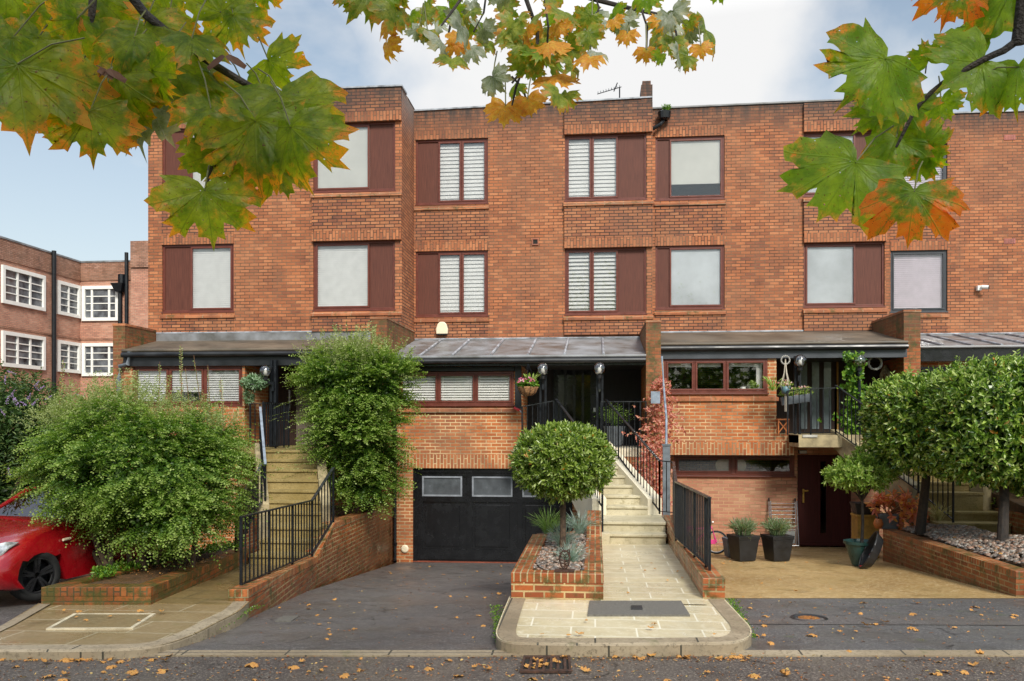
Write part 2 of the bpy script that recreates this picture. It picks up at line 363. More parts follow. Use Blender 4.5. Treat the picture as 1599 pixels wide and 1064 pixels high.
def glass_mat(name, tint=(1, 1, 1), refl=.5, r=.02, alpha=.0):
    m, n, b, o = newmat(name); n.nodes.remove(b)
    tr = N(n, 'ShaderNodeBsdfTransparent', {0: c4(tint)}); gl = N(n, 'ShaderNodeBsdfGlossy', {0: (1, 1, 1, 1), 'Roughness': r})
    fr = N(n, 'ShaderNodeFresnel', {0: 1.33}); k = math_(n, 'ADD', math_(n, 'MULTIPLY', fr.outputs[0], 1.0), refl)
    mx = N(n, 'ShaderNodeMixShader', {0: k, 1: tr.outputs[0], 2: gl.outputs[0]}); n.links.new(mx.outputs[0], o.inputs[0])
    MATS[name] = m; return m
m_glass = glass_mat('window_glass', (1, 1, 1), .035)
m_globe = glass_mat('smoked_globe', (.80, .79, .76), .13)
m_gshade = glass_mat('garage_glass', (.3, .32, .34), .03, .08)

def leafmat(name, stops, trans=.35, rough=.45, spec=.4, tmul=1.6):
    m, n, b, o = newmat(name)
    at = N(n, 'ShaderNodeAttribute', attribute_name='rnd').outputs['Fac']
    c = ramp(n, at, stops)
    n.links.new(c, b.inputs['Base Color']); b.inputs['Roughness'].default_value = rough; b.inputs['Specular IOR Level'].default_value = spec
    tl = N(n, 'ShaderNodeBsdfTranslucent'); n.links.new(mixc(n, 1.0, c, (1.0*tmul, 1.1*tmul, .5*tmul), 'MULTIPLY'), tl.inputs[0])
    mx = N(n, 'ShaderNodeMixShader', {0: trans, 1: b.outputs[0], 2: tl.outputs[0]}); n.links.new(mx.outputs[0], o.inputs[0])
    MATS[name] = m; return m
# ---------------------------------------------------------------- foliage helpers
def unit(a): return a/np.maximum(np.linalg.norm(a, axis=1, keepdims=True), 1e-9)
def leaves(name, m, C, D, Nn, ln, wd, parent, world=True, fold=.25, rnd=None, big=False):
    """one mesh of many small leaves: C base points, D leaf axes, Nn leaf normals"""
    n = len(C); D = unit(D); S = unit(np.cross(D, Nn)); Nn = np.cross(S, D)
    ln = np.broadcast_to(np.asarray(ln, float), (n,))[:, None]; wd = np.broadcast_to(np.asarray(wd, float), (n,))[:, None]
    if big:
        V = np.stack([C, C+D*ln*.3+S*wd*.42+Nn*wd*fold*.8, C+D*ln*.68+S*wd*.38+Nn*wd*fold*.6-Nn*ln*.03, C+D*ln-Nn*ln*.12,
                      C+D*ln*.68-S*wd*.38+Nn*wd*fold*.6-Nn*ln*.03, C+D*ln*.3-S*wd*.42+Nn*wd*fold*.8], 1)
        k = 6; fs = np.array([[0, 1, 2, 3], [0, 3, 4, 5]])
    else:
        V = np.stack([C, C+D*ln*.5+S*wd*.5, C+D*ln, C+D*ln*.5-S*wd*.5], 1); k = 4; fs = np.array([[0, 1, 2, 3]])
    V = V.reshape(-1, 3); nf = n*len(fs)
    Fi = (fs[None]+(np.arange(n)*k)[:, None, None]).reshape(-1)
    me = bpy.data.meshes.new(name); me.vertices.add(n*k); me.vertices.foreach_set('co', V.astype(np.float32).ravel())
    me.loops.add(nf*4); me.loops.foreach_set('vertex_index', Fi.astype(np.int32))
    me.polygons.add(nf); me.polygons.foreach_set('loop_start', (np.arange(nf)*4).astype(np.int32))
    try: me.polygons.foreach_set('loop_total', np.full(nf, 4, np.int32))
    except Exception: pass
    me.update(calc_edges=True)
    a = me.attributes.new('rnd', 'FLOAT', 'FACE')
    r = RNG.random(n) if rnd is None else np.clip(rnd, 0, 1)
    a.data.foreach_set('value', np.repeat(r, len(fs)).astype(np.float32))
    return link(name, me, m, parent, world)
def shell(ells, n, lo=.62, hi=1.0, p=2.0, zmin=None):
    """points in the outer shell of a union of (super)ellipsoids, with outward directions"""
    P = []; O = []; tot = sum(e[3]*e[4]+e[4]*e[5]+e[3]*e[5] for e in ells)
    for e in ells:
        k = int(n*1.6*(e[3]*e[4]+e[4]*e[5]+e[3]*e[5])/tot)+10
        d = unit(RNG.normal(size=(k, 3)))
        if p > 2: d = d/(np.sum(np.abs(d)**p, 1, keepdims=True)**(1/p))
        q = d*(lo+(hi-lo)*RNG.random((k, 1))**.6)
        rr = np.array(e[3:6]); c = np.array(e[:3])
        P.append(q*rr+c); O.append(unit(d/rr))
    P = np.concatenate(P); O = np.concatenate(O)
    keep = np.ones(len(P), bool)
    for e in ells:
        r = np.sum(np.abs((P-np.array(e[:3]))/np.array(e[3:6]))**p, 1)**(1/p); keep &= r > lo*.93
    if zmin is not None: keep &= P[:, 2] > zmin
    i = np.nonzero(keep)[0]; RNG.shuffle(i); i = i[:n]
    return P[i], O[i]
def sprays(P, Dr, L_, nl, ln, droop=.25, lean=.9):
    """arching twigs carrying two rows of small leaves; returns leaf C, D, N, frac"""
    n = len(P); Dr = unit(Dr); L_ = np.broadcast_to(L_, (n,))[:, None, None]
    f = (np.arange(nl)+.5)/nl; f = f[None, :, None]
    down = np.array([0, 0, -1.])
    C = P[:, None]+Dr[:, None]*L_*f+down*droop*L_*f**2
    T_ = Dr[:, None]+down*2*droop*f; T_ = T_/np.linalg.norm(T_, axis=2, keepdims=True)
    up = np.array([0, 0, 1.])+RNG.normal(size=(n, 1, 3))*.35
    S = np.cross(T_, np.broadcast_to(up, T_.shape)); S /= np.maximum(np.linalg.norm(S, axis=2, keepdims=True), 1e-6)
    sg = np.where(np.arange(nl) % 2 == 0, 1, -1)[None, :, None]
    D = T_*.55+S*sg*lean+RNG.normal(size=T_.shape)*.25
    Nn = np.cross(S, T_)+RNG.normal(size=T_.shape)*.45
    fr = np.broadcast_to(f, (n, nl, 1))
    return C.reshape(-1, 3), D.reshape(-1, 3), Nn.reshape(-1, 3), fr.reshape(-1)
def clump(ells, n, m, lo, jit, p=2.0, flat=.4, lift=.12, spread=.3):
    P, O = shell(ells, n, lo, p=p); O = O+RNG.normal(size=O.shape)*.3
    P = np.repeat(P, m, 0)+RNG.normal(size=(len(P)*m, 3))*jit*np.array([1, 1, .6]); D = np.repeat(O, m, 0)+RNG.normal(size=P.shape)*spread
    D[:, 2] = D[:, 2]*flat+lift
    return P, D
def rosettes(P, O, nl, spread=.75, sh=.05):
    n = len(P); ax = unit(O+RNG.normal(size=O.shape)*.45+np.array([0, 0, .3]))
    a = np.cross(ax, RNG.normal(size=ax.shape)); a = unit(a); b = np.cross(ax, a)
    th = RNG.random((n, 1))*6.28+np.arange(nl)[None]*2.4
    side = a[:, None]*np.cos(th)[..., None]+b[:, None]*np.sin(th)[..., None]
    k = (np.arange(nl)/nl)[None, :, None]
    D = side*(spread*(1.15-k*.9))+ax[:, None]*(.35+k*.9)+RNG.normal(size=side.shape)*.12
    C = P[:, None]+ax[:, None]*sh*k; Nn = ax[:, None]*1.0-side*.35+RNG.normal(size=side.shape)*.15
    return C.reshape(-1, 3), D.reshape(-1, 3), Nn.reshape(-1, 3)
def stems(mb, base, tips, r0, r1, n=6, wob=.12, seg=5):
    for tp in tips:
        b = Vector(base); t = Vector(tp); L_ = (t-b).length; pts = []
        o1 = Vector(RNG.normal(size=3))*wob*L_
        for k in range(seg+1):
            f = k/seg; pts.append(b.lerp(t, f)+o1*math.sin(math.pi*f)*.5+Vector((0, 0, L_*.12*math.sin(math.pi*f))))
        mb.tube(pts, [r0+(r1-r0)*k/seg for k in range(seg+1)], n)
    return mb
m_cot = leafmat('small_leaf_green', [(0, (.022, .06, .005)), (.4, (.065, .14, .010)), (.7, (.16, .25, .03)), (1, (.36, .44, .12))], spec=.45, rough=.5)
m_cotp = leafmat('small_leaf_pale', [(0, (.13, .17, .04)), (.6, (.27, .32, .11)), (.93, (.42, .44, .22)), (1, (.42, .22, .06))], spec=.35, rough=.6)
m_bay = leafmat('bay_leaf', [(0, (.04, .09, .01)), (.35, (.15, .23, .025)), (.75, (.31, .40, .08)), (.988, (.48, .55, .26)), (.994, (.60, .22, .02)), (1, (.65, .25, .02))], trans=.25, rough=.33, spec=.6)
m_hedge = leafmat('laurel_leaf', [(0, (.012, .045, .008)), (.4, (.13, .24, .025)), (.8, (.34, .46, .08)), (.98, (.60, .66, .30)), (.99, (.42, .16, .02)), (1, (.5, .2, .02))], trans=.22, rough=.3, spec=.6)
m_lite = leafmat('light_leaf', [(0, (.09, .17, .02)), (.5, (.22, .34, .05)), (1, (.42, .50, .16))], trans=.3, rough=.4)
m_bud = leafmat('buddleia_leaf', [(0, (.02, .05, .012)), (.6, (.06, .12, .025)), (1, (.17, .21, .06))], trans=.25)
m_lil = leafmat('lilac_floret', [(0, (.30, .17, .45)), (1, (.52, .38, .68))], trans=.3)
m_vine = leafmat('creeper_leaf_red', [(0, (.34, .08, .06)), (.5, (.60, .22, .17)), (.9, (.72, .42, .32)), (1, (.3, .3, .08))], trans=.35)
m_redl = leafmat('autumn_red_leaf', [(0, (.55, .16, .11)), (.5, (.74, .30, .20)), (1, (.65, .34, .06))], trans=.35)
m_ivy = leafmat('ivy_leaf', [(0, (.03, .10, .01)), (.5, (.10, .22, .02)), (1, (.24, .36, .04))], trans=.3, rough=.35)
m_fest = leafmat('blue_grass', [(0, (.16, .24, .20)), (1, (.36, .44, .40))], trans=.25)
m_grn = leafmat('green_blade', [(0, (.06, .14, .02)), (1, (.22, .32, .07))], trans=.25)
m_lav = leafmat('lavender_leaf', [(0, (.10, .16, .06)), (.8, (.24, .30, .17)), (1, (.30, .20, .18))], trans=.25)
m_straw = leafmat('straw_grass', [(0, (.34, .30, .13)), (1, (.62, .55, .33))], trans=.25)
m_flow = leafmat('pink_flower', [(0, (.70, .08, .28)), (.6, (.80, .22, .42)), (1, (.85, .62, .66))], trans=.3)
m_redf = leafmat('pink_white_flower', [(0, (.75, .30, .36)), (.6, (.82, .55, .55)), (1, (.85, .8, .75))], trans=.3)
m_trail = leafmat('trailing_leaf', [(0, (.08, .18, .06)), (1, (.32, .42, .28))], trans=.25)

def tuft(name, m, c, r, h, n, parent, world=True, wd=.006, arch=.5, name_seg=3):
    """a clump of thin arching blades"""
    c = np.array(c, float); P = []; D = []; Nn = []; Ls = []
    th = RNG.random(n)*6.28; tilt = (RNG.random(n)**.7)*1.15; hh = h*(.65+.5*RNG.random(n))
    base = c+np.stack([np.cos(th), np.sin(th), np.zeros(n)], 1)*(r*.25*RNG.random((n, 1)))
    prev = base
    for s in range(name_seg):
        a = tilt*(.45+arch*s/ name_seg*1.6)
        d = np.stack([np.cos(th)*np.sin(a), np.sin(th)*np.sin(a), np.cos(a)], 1)
        seg = (hh/name_seg)[:, None]; P.append(prev-d*seg*.12); D.append(d); Nn.append(RNG.normal(size=(n, 3))); Ls.append(hh/name_seg*1.3)
        prev = prev+d*seg
    P = np.concatenate(P); D = np.concatenate(D); Nn = np.concatenate(Nn); Ls = np.concatenate(Ls)
    return leaves(name, m, P, D, Nn, Ls, wd, parent, world, rnd=np.tile(RNG.random(n), name_seg))

# ---------------------------------------------------------------- maple leaf
HALF = [(0, 1.0), (.045, .87), (.10, .79), (.23, .82), (.215, .69), (.25, .57), (.36, .64), (.43, .74), (.50, .68), (.72, .76), (.66, .60), (.80, .53), (.69, .44),
        (.62, .36), (.75, .335), (.87, .36), (.88, .26), (1.0, .16), (.86, .06), (.84, -.06), (.70, -.12), (.62, -.20), (.66, -.36), (.46, -.31), (.24, -.25), (.08, -.15), (.0, -.03)]
LOBES = [(0, 1), (.604, .797), (-.604, .797), (.976, .215), (-.976, .215), (.87, -.49), (-.87, -.49)]
def maple_mesh(seed, curl=.25, size=1.0):
    rg = random.Random(seed)
    right = [(x*(1+rg.uniform(-.07, .07)), y*(1+rg.uniform(-.05, .05))) for x, y in HALF]
    left = [(-x*(1+rg.uniform(-.07, .07)), y*(1+rg.uniform(-.05, .05))) for x, y in HALF[1:-1]][::-1]
    ring = right+left; fin = []
    for i in range(len(ring)):
        a = ring[i]; b = ring[(i+1) % len(ring)]
        fin.append(a); fin.append(((a[0]+b[0])/2*1.0, (a[1]+b[1])/2*1.0))
    n = len(fin); ks = [.12, .3, .5, .7, .86, 1.0]; vs = [(0, 0, 0)]
    c1 = rg.uniform(.7, 1.8)*curl; c2 = rg.uniform(-1.2, 1.2)*curl; ph = rg.uniform(0, 6)
    def z(x, y):
        r = math.hypot(x, y); d = min(abs(x*l[1]-y*l[0]) for l in LOBES if x*l[0]+y*l[1] > 0) if r > 0 and any(x*l[0]+y*l[1] > 0 for l in LOBES) else 0
        return -c1*r*r*.55+c2*x*x*.5+d*.28*curl*2+.05*math.sin(7*x+ph)+.05*math.sin(6*y+ph*2)*r+.03*math.sin(13*x+ph)*math.sin(11*y)*r-c1*1.1*max(0, r-.65)**2
    for k in ks:
        for (x, y) in fin:
            vs.append((x*k, y*k, z(x*k, y*k)))
    fs = []
    for i in range(n): fs.append((0, 1+(i+1) % n, 1+i))
    for k in range(len(ks)-1):
        for i in range(n):
            j = (i+1) % n; a = 1+k*n; b = a+n; fs.append((a+i, a+j, b+j, b+i))
    me = bpy.data.meshes.new('leaf'); me.from_pydata([(x*size, y*size, q*size) for x, y, q in vs], [], fs)
    uv = me.uv_layers.new(name='UVMap'); d = []
    for l in me.loops: d += list(vs[l.vertex_index][:2])
    uv.data.foreach_set('uv', d); me.polygons.foreach_set('use_smooth', [True]*len(me.polygons))
    return me
def maple_mat(name, green1, green2, autumn, amount, trans=.5, holes=True, rough=.42, tgain=(1.7, 1.9, .6)):
    m, n, b, o = newmat(name)
    uv = N(n, 'ShaderNodeTexCoord').outputs['UV']; rnd = math_(n, 'ADD', N(n, 'ShaderNodeObjectInfo').outputs['Random'], N(n, 'ShaderNodeAttribute', attribute_name='lrnd').outputs['Fac'])
    rnd = math_(n, 'FRACT', rnd)
    off = N(n, 'ShaderNodeCombineXYZ', {0: math_(n, 'MULTIPLY', rnd, 37), 1: math_(n, 'MULTIPLY', rnd, 91), 2: rnd}).outputs[0]
    p = N(n, 'ShaderNodeVectorMath', {0: uv, 1: off}).outputs[0]
    s = N(n, 'ShaderNodeSeparateXYZ', {0: uv}); x, y = s.outputs[0], s.outputs[1]
    ax = math_(n, 'ABSOLUTE', x); dist = None; sec = None
    for (lx, ly) in (LOBES[0], LOBES[1], LOBES[3], LOBES[5]):
        along = math_(n, 'ADD', math_(n, 'MULTIPLY', ax, lx), math_(n, 'MULTIPLY', y, ly))
        perp = math_(n, 'ABSOLUTE', math_(n, 'SUBTRACT', math_(n, 'MULTIPLY', ax, ly), math_(n, 'MULTIPLY', y, lx)))
        d = math_(n, 'ADD', perp, math_(n, 'MULTIPLY', math_(n, 'LESS_THAN', along, 0.0), 5))
        st = math_(n, 'ABSOLUTE', math_(n, 'SUBTRACT', math_(n, 'FRACT', math_(n, 'MULTIPLY', math_(n, 'SUBTRACT', along, math_(n, 'MULTIPLY', perp, 1.1)), 7.5)), .5))
        if dist is None: dist, sec = d, st
        else:
            lt = math_(n, 'LESS_THAN', d, dist)
            sec = N(n, 'ShaderNodeMix', {0: lt, 2: sec, 3: st}).outputs[0]; dist = math_(n, 'MINIMUM', dist, d)
    vein = math_(n, 'MAXIMUM', mrange(n, dist, .004, .016, 1, 0), math_(n, 'MULTIPLY', mrange(n, sec, .02, .07, 1, 0), mrange(n, dist, 0, .2, .75, .2)))
    big = noise(n, p, 1.9, 4); med = noise(n, p, 6, 5)
    col = mixc(n, mrange(n, math_(n, 'ADD', math_(n, 'MULTIPLY', big, .5), math_(n, 'MULTIPLY', noise(n, p, 4.5, 6, .7), .5)), .40, .60), green1, green2)
    rad = N(n, 'ShaderNodeVectorMath', {0: uv}, operation='LENGTH').outputs['Value']
    a = math_(n, 'ADD', math_(n, 'ADD', math_(n, 'MULTIPLY', rad, .42), noise(n, p, 3.4, 8, .70)), math_(n, 'MULTIPLY', rnd, amount*.4))
    am = mrange(n, a, 1.02-amount*.5, 1.10-amount*.5)
    aut = ramp(n, med, [(.3, autumn[0]), (.5, autumn[1]), (.7, autumn[2])])
    col = mixc(n, am, col, aut)
    halo = math_(n, 'MULTIPLY', mrange(n, a, .93-amount*.5, 1.02-amount*.5), .35)
    col = mixc(n, halo, col, autumn[2])
    col = mixc(n, mrange(n, noise(n, p, 22, 4, .75), .60, .66), col, (.10, .045, .012))
    col2 = mixc(n, math_(n, 'MULTIPLY', vein, .45), col, tuple(min(1, g*1.9) for g in green2))
    n.links.new(col2, b.inputs['Base Color']); b.inputs['Roughness'].default_value = rough; b.inputs['Specular IOR Level'].default_value = .35
    bump(n, b, math_(n, 'ADD', vein, math_(n, 'MULTIPLY', med, .6)), .5, .004)
    tl = N(n, 'ShaderNodeBsdfTranslucent'); n.links.new(mixc(n, 1.0, mixc(n, math_(n, 'MULTIPLY', vein, .6), col, tuple(x*.35 for x in green1)), tgain, 'MULTIPLY'), tl.inputs[0])
    mx = N(n, 'ShaderNodeMixShader', {0: trans, 1: b.outputs[0], 2: tl.outputs[0]}).outputs[0]
    if holes:
        h = mrange(n, noise(n, p, 15, 2, .5), .262, .268, 1, 0)
        mx = N(n, 'ShaderNodeMixShader', {0: h, 1: mx, 2: N(n, 'ShaderNodeBsdfTransparent').outputs[0]}).outputs[0]
    n.links.new(mx, o.inputs[0]); MATS[name] = m; return m
AUT = [(.34, .085, .012), (.50, .16, .022), (.50, .26, .035)]
m_mapL = maple_mat('maple_leaf_olive', (.065, .12, .006), (.21, .26, .018), AUT, .24, trans=.62, tgain=(3.2, 3.1, .7))
m_mapR = maple_mat('maple_leaf_green', (.09, .18, .012), (.21, .32, .025), [(.50, .10, .01), (.60, .16, .02), (.62, .28, .06)], .16, trans=.55, tgain=(2.6, 2.4, .5))
m_mapRed = maple_mat('maple_leaf_red_tip', (.07, .15, .010), (.18, .28, .02), [(.55, .07, .008), (.66, .14, .015), (.6, .24, .03)], .38, trans=.5, tgain=(2.4, 2.0, .5))
m_mapC = maple_mat('maple_leaf_turning', (.09, .16, .012), (.30, .33, .05), AUT, .26)
m_mapY = maple_mat('maple_leaf_orange', (.42, .34, .05), (.58, .42, .08), [(.50, .10, .01), (.62, .20, .02), (.66, .40, .06)], 1.0)
m_mapS = maple_mat('maple_leaf_silver', (.14, .18, .10), (.36, .38, .33), [(.36, .30, .16), (.42, .34, .22), (.3, .34, .2)], .3, trans=.3)
m_fall = maple_mat('fallen_leaf', (.42, .24, .05), (.58, .36, .10), [(.36, .10, .02), (.52, .20, .04), (.60, .34, .10)], .9, trans=.1, holes=False, rough=.5, tgain=(1, 1, 1))

# ---------------------------------------------------------------- walls
def wall_xz(mb, x0, x1, z0, z1, y, holes=(), depth=.12):
    xs = sorted({x0, x1, *[h[0] for h in holes], *[h[1] for h in holes]}); zs = sorted({z0, z1, *[h[2] for h in holes], *[h[3] for h in holes]})
    xs = [x for x in xs if x0 <= x <= x1]; zs = [z for z in zs if z0 <= z <= z1]
    for i in range(len(xs)-1):
        for j in range(len(zs)-1):
            cx, cz = (xs[i]+xs[i+1])/2, (zs[j]+zs[j+1])/2
            if any(h[0] < cx < h[1] and h[2] < cz < h[3] for h in holes): continue
            mb.quad((xs[i], y, zs[j]), (xs[i+1], y, zs[j]), (xs[i+1], y, zs[j+1]), (xs[i], y, zs[j+1]))
    for (a, b, c, d) in holes:
        mb.quad((a, y, c), (a, y+depth, c), (a, y+depth, d), (a, y, d)); mb.quad((b, y+depth, c), (b, y, c), (b, y, d), (b, y+depth, d))
        mb.quad((a, y+depth, c), (a, y, c), (b, y, c), (b, y+depth, c)); mb.quad((a, y, d), (a, y+depth, d), (b, y+depth, d), (b, y, d))
    return mb
def slats(x0, x1, z0, z1, y, pitch=.05, ang=.6, sag=0):
    mb = MB(); z = z0+pitch/2; w2 = pitch*.60
    while z < z1:
        dy, dz = w2*math.cos(ang), w2*math.sin(ang)
        mb.quad((x0, y-dy, z-dz), (x1, y-dy, z-dz), (x1, y+dy, z+dz), (x0, y+dy, z+dz)); z += pitch
    mb.box(x0, x1, y-.02, y+.02, z1, z1+.03)
    return mb
def window(house, x0, x1, z0, z1, y, lay, fm, label=None, fr=.05, pm=None, sub=.045, panelmat=None):
    """frame with panes and panels. lay: (kind, a, b[, blind]) in metres; kinds glass, panel"""
    f = MB(); yb = y+.07
    f.box(x0, x1, y, yb, z0, z0+fr); f.box(x0, x1, y, yb, z1-fr, z1); f.box(x0, x0+fr, y+.001, yb, z0+fr, z1-fr); f.box(x1-fr, x1, y+.001, yb, z0+fr, z1-fr)
    f.box(x0-.02, x1+.02, y-.045, y+.02, z0-.03, z0-.001)
    for i in range(len(lay)-1):
        a, b = lay[i][2], lay[i+1][1]
        if b-a > .004: f.box(a, b, y+.002, yb, z0+fr, z1-fr)
    for l in lay:
        a, b = max(l[1], x0+fr), min(l[2], x1-fr)
        if l[0] == 'glass':
            s = sub; q = y-.012; r = y+.03
            f.box(a+.003, b-.003, q, r, z0+fr+.003, z0+fr+s); f.box(a+.003, b-.003, q, r, z1-fr-s, z1-fr-.003)
            f.box(a+.003, a+s, q+.001, r, z0+fr+s, z1-fr-s); f.box(b-s, b-.003, q+.001, r, z0+fr+s, z1-fr-s)
    fo = f.build('window', fm, house, bevel=.004)
    if label: fo['label'] = label
    for l in lay:
        a, b = max(l[1], x0+fr), min(l[2], x1-fr)
        if l[0] == 'panel':
            MB().box(a, b, y+.03, y+.06, z0+fr, z1-fr).build('shutter_panel', panelmat or m_panel, fo)
        else:
            s = sub; MB().box(a+s, b-s, y+.012, y+.018, z0+fr+s, z1-fr-s).build('pane', m_glass, fo)
            bl = l[3] if len(l) > 3 else None
            if bl and bl[0] == 'slat': slats(a+.02, b-.02, z0+fr+.01+(bl[4] if len(bl) > 4 else 0), z1-fr-.02, y+.075, bl[2] if len(bl) > 2 else .05, bl[3] if len(bl) > 3 else .9).build('blind', bl[1], fo)
            elif bl: MB().box(a, b, y+.045, y+.05, z0+fr+(bl[2] if len(bl) > 2 else 0)*(z1-z0), z1-fr).build('blind', bl[1], fo)
    return fo
def soldier(x0, x1, z0, z1, y, house, m, d=.02):
    return MB().box(x0, x1, y-.012, y+d, z0, z1, sw=1).build('soldier_course', m, house)
def sillcourse(x0, x1, z1, y, house, m=None):
    mb = MB(); p = [(x0, y-.05, z1-.11), (x1, y-.05, z1-.11), (x1, y+.03, z1-.11), (x0, y+.03, z1-.11), (x0, y-.05, z1-.055), (x1, y-.05, z1-.055), (x1, y+.03, z1), (x0, y+.03, z1)]
    return mb.hexa(p).build('sill', m or m_sillb, house)
# ================================================================ GROUND
def hd2(t): return 2.067+max(0, t-7.7)*.0895          # fall of the central driveway
def hd3(t): return 2.067+max(0, t-7.7)*.0583          # fall of the right driveway
g = MB(); tt = [-60, 7, 9, 12, 16, 19, 24, 60, 400]; hh = [2.16, 2.16, 2.35, 2.8, 3.15, 3.3, 3.3, 3.3, 3.3]; xx = [-400, -60, -14, 14, 60, 400]
for i in range(len(tt)-1):
    for j in range(len(xx)-1):
        def gp(x, k): return (x*CA-tt[k]*SA, x*SA+tt[k]*CA, -hh[k])
        g.quad(gp(xx[j], i), gp(xx[j+1], i), gp(xx[j+1], i+1), gp(xx[j], i+1))
struct('ground', g, m_earth)
def TT(x, t, z): return Vector((x*CA-t*SA, x*SA+t*CA, z))       # x to the right of the view axis, t along it
def sheet(name, pts, m, kind=True):
    o = MB().poly(pts).build(name, m)
    return tag(o, kind='structure')
road = MB().quad(TT(-80, -9, -2.09), TT(80, -9, -2.09), TT(80, 7.62, -2.09), TT(-80, 7.62, -2.09)); struct('road', road, m_road)
# gutter setts between the kerbs
gut = MB()
for (a, b, y0) in ((-9.5, -3.0, 0), (-3.02, .25, 0), (1.8, 12, 0)):
    gut.hexa([TT(a, 7.6, -2.2), TT(b, 7.6, -2.2), TT(b, 7.74, -2.2), TT(a, 7.74, -2.2), TT(a, 7.6, -2.075), TT(b, 7.6, -2.075), TT(b, 7.74, -2.068), TT(a, 7.74, -2.068)])
struct('gutter_stones', gut, m_kerb)
def strip(name, L_, Rr, m):
    mb = MB()
    for i in range(len(L_)-1): mb.quad(L_[i], Rr[i], Rr[i+1], L_[i+1])
    return struct(name, mb, m)
def lerp(a, b, f): return a+(b-a)*f
# central driveway: property line X=-4.3 on the left, planter on the right
L_ = []; Rr = []
for t in [7.735, 8.4, 9.2, 10.2, 11.5, 13, 15, 17, 18.9]:
    h = hd2(t)
    xl = -4.3 if t > 10.2 else -4.75; xr = -.6 if t > 9.2 else -.6
    L_.append((xl, t*CA+xl/CA*SA, -h)); Rr.append((1.2 if t > 13 else xr, t*CA+xr/CA*SA, -h))
strip('driveway', L_, Rr, m_drive)
# left neighbour's driveway under the red car
strip('driveway', [T(-330, t, -hd3(t)) for t in (7.7, 9, 11, 14, 19)], [T(60 if t < 9 else 150, t, -hd3(t)-.02) for t in (7.7, 9, 11, 14, 19)], m_drive)
L_ = []; Rr = []
for t in (7.735, 8.5, 9.5, 10.9): L_.append(T(1090, t, -hd3(t))); Rr.append(T(2050, t, -hd3(t)))
strip('driveway', L_, Rr, m_drive3)
L_ = []; Rr = []
for t in (10.9, 12.5, 14, 16, 19.2): L_.append(Vector((1.2, t*CA+.1, -hd3(t)+.004))); Rr.append(Vector((5.9, t*CA+.5, -hd3(t)+.004)))
Rr[0] = T(1680, 10.9, -hd3(10.9)+.004)
L_[0] = T(1110, 10.9, -hd3(10.9)+.004)
strip('concrete_driveway', L_, Rr, m_conc3)
strip('trench_repair', [T(1130, 9.55, -hd3(9.55)+.006), T(1130, 9.05, -hd3(9.05)+.006)], [T(1750, 9.5, -hd3(9.5)+.006), T(1750, 8.95, -hd3(8.95)+.006)], m_drive)

def kerbline(name, pts, wd, zb, m, hide=()):
    """kerb stones along the outer edge of a pavement, inner edge offset to the left of the walking direction"""
    mb = MB(); n = len(pts); inn = []
    for i, p in enumerate(pts):
        a = pts[max(0, i-1)]; b = pts[min(n-1, i+1)]; d = (b-a).normalized(); nn = Vector((-d.y, d.x, 0)).normalized()
        inn.append(p+nn*wd)
    for i in range(n-1):
        a, b, c, d = pts[i], pts[i+1], inn[i+1], inn[i]
        r = Vector((0, 0, -.02)); s = .02
        aa, bb = a.lerp(d, .12), b.lerp(c, .12)
        mb.quad(a+r, b+r, bb, aa); mb.quad(aa, bb, c, d)
        mb.quad((a.x, a.y, zb), (b.x, b.y, zb), b+r, a+r)
    return struct(name, mb, m)
def smooth(pts, it=2):
    for _ in range(it):
        q = [pts[0]]
        for i in range(len(pts)-1): q += [pts[i].lerp(pts[i+1], .25), pts[i].lerp(pts[i+1], .75)]
        pts = q+[pts[-1]]
    return pts
# pavement in front of the left garden
e = smooth([T(-160, 7.49, -2.0), T(60, 7.49, -2.0), T(176, 7.5, -2.0), T(245, 7.6, -2.0), T(300, 8.08, -2.02), T(342, 8.72, -2.03), T(372, 9.2, -2.045), T(389, 9.8, -2.055)])
pl = [T(245, 9.9, -2.06), T(60, 9.72, -2.06), T(0, 8.5, -2.03), T(-60, 7.75, -2.01)]
inner = [p+Vector((0, .02, -.006)) for p in e]
struct('pavement', MB().poly([p for p in inner]+[Vector((q.x, q.y, q.z-.006)) for q in pl]), m_slabold)
kerbline('kerb', e, .17, -2.25, m_kerb)
kerbline('kerb', [T(66, 9.72, -2.05), T(0, 8.5, -2.025), T(-62, 7.72, -2.005), T(-90, 7.5, -2.0)], .13, -2.2, m_kerb)
# island in front of the middle house
e = smooth([G(796, 930, 1.95), G(780, 968, 1.96), G(772, 992, 1.97), G(790, 1003, 1.97), G(850, 1005, 1.97), G(980, 1005, 1.97), G(1110, 1004, 1.97), G(1160, 1002, 1.97), G(1180, 985, 1.97), G(1155, 959, 1.965), G(1122, 924, 1.95)])
struct('pavement', MB().poly([p+Vector((0, .01, -.008)) for p in e]), m_slab)
kerbline('kerb', e, .19, -2.3, m_kerb)
# paths
p2 = MB(); p2.quad((.06, 9.3, -1.954), (1.2, 9.3, -1.954), (1.2, 14.1, -1.98), (.03, 14.1, -1.98)); struct('path', p2, m_slab)
struct('path', MB().prism([(-5.04, 9.25, -2.055), (-4.02, 9.25, -2.055), (-4.06, 9.6, -2.07), (-4.2, 9.75, -2.075), (-4.5, 13.1, -2.23), (-5.5, 13.4, -2.235)], -2.6, None), m_path1)
struct('path', MB().prism([(5.9, 15.6, -1.93), (8.6, 15.6, -1.93), (8.6, 11.0, -1.90), (6.6, 11.0, -1.90)], -2.6, None), m_path1)
struct('path', MB().prism([(5.4, 10.9, -1.93), (14, 11.2, -1.93), (14, 10.2, -2.0), (5.4, 10.2, -2.0)], -2.6, None), m_slabold)

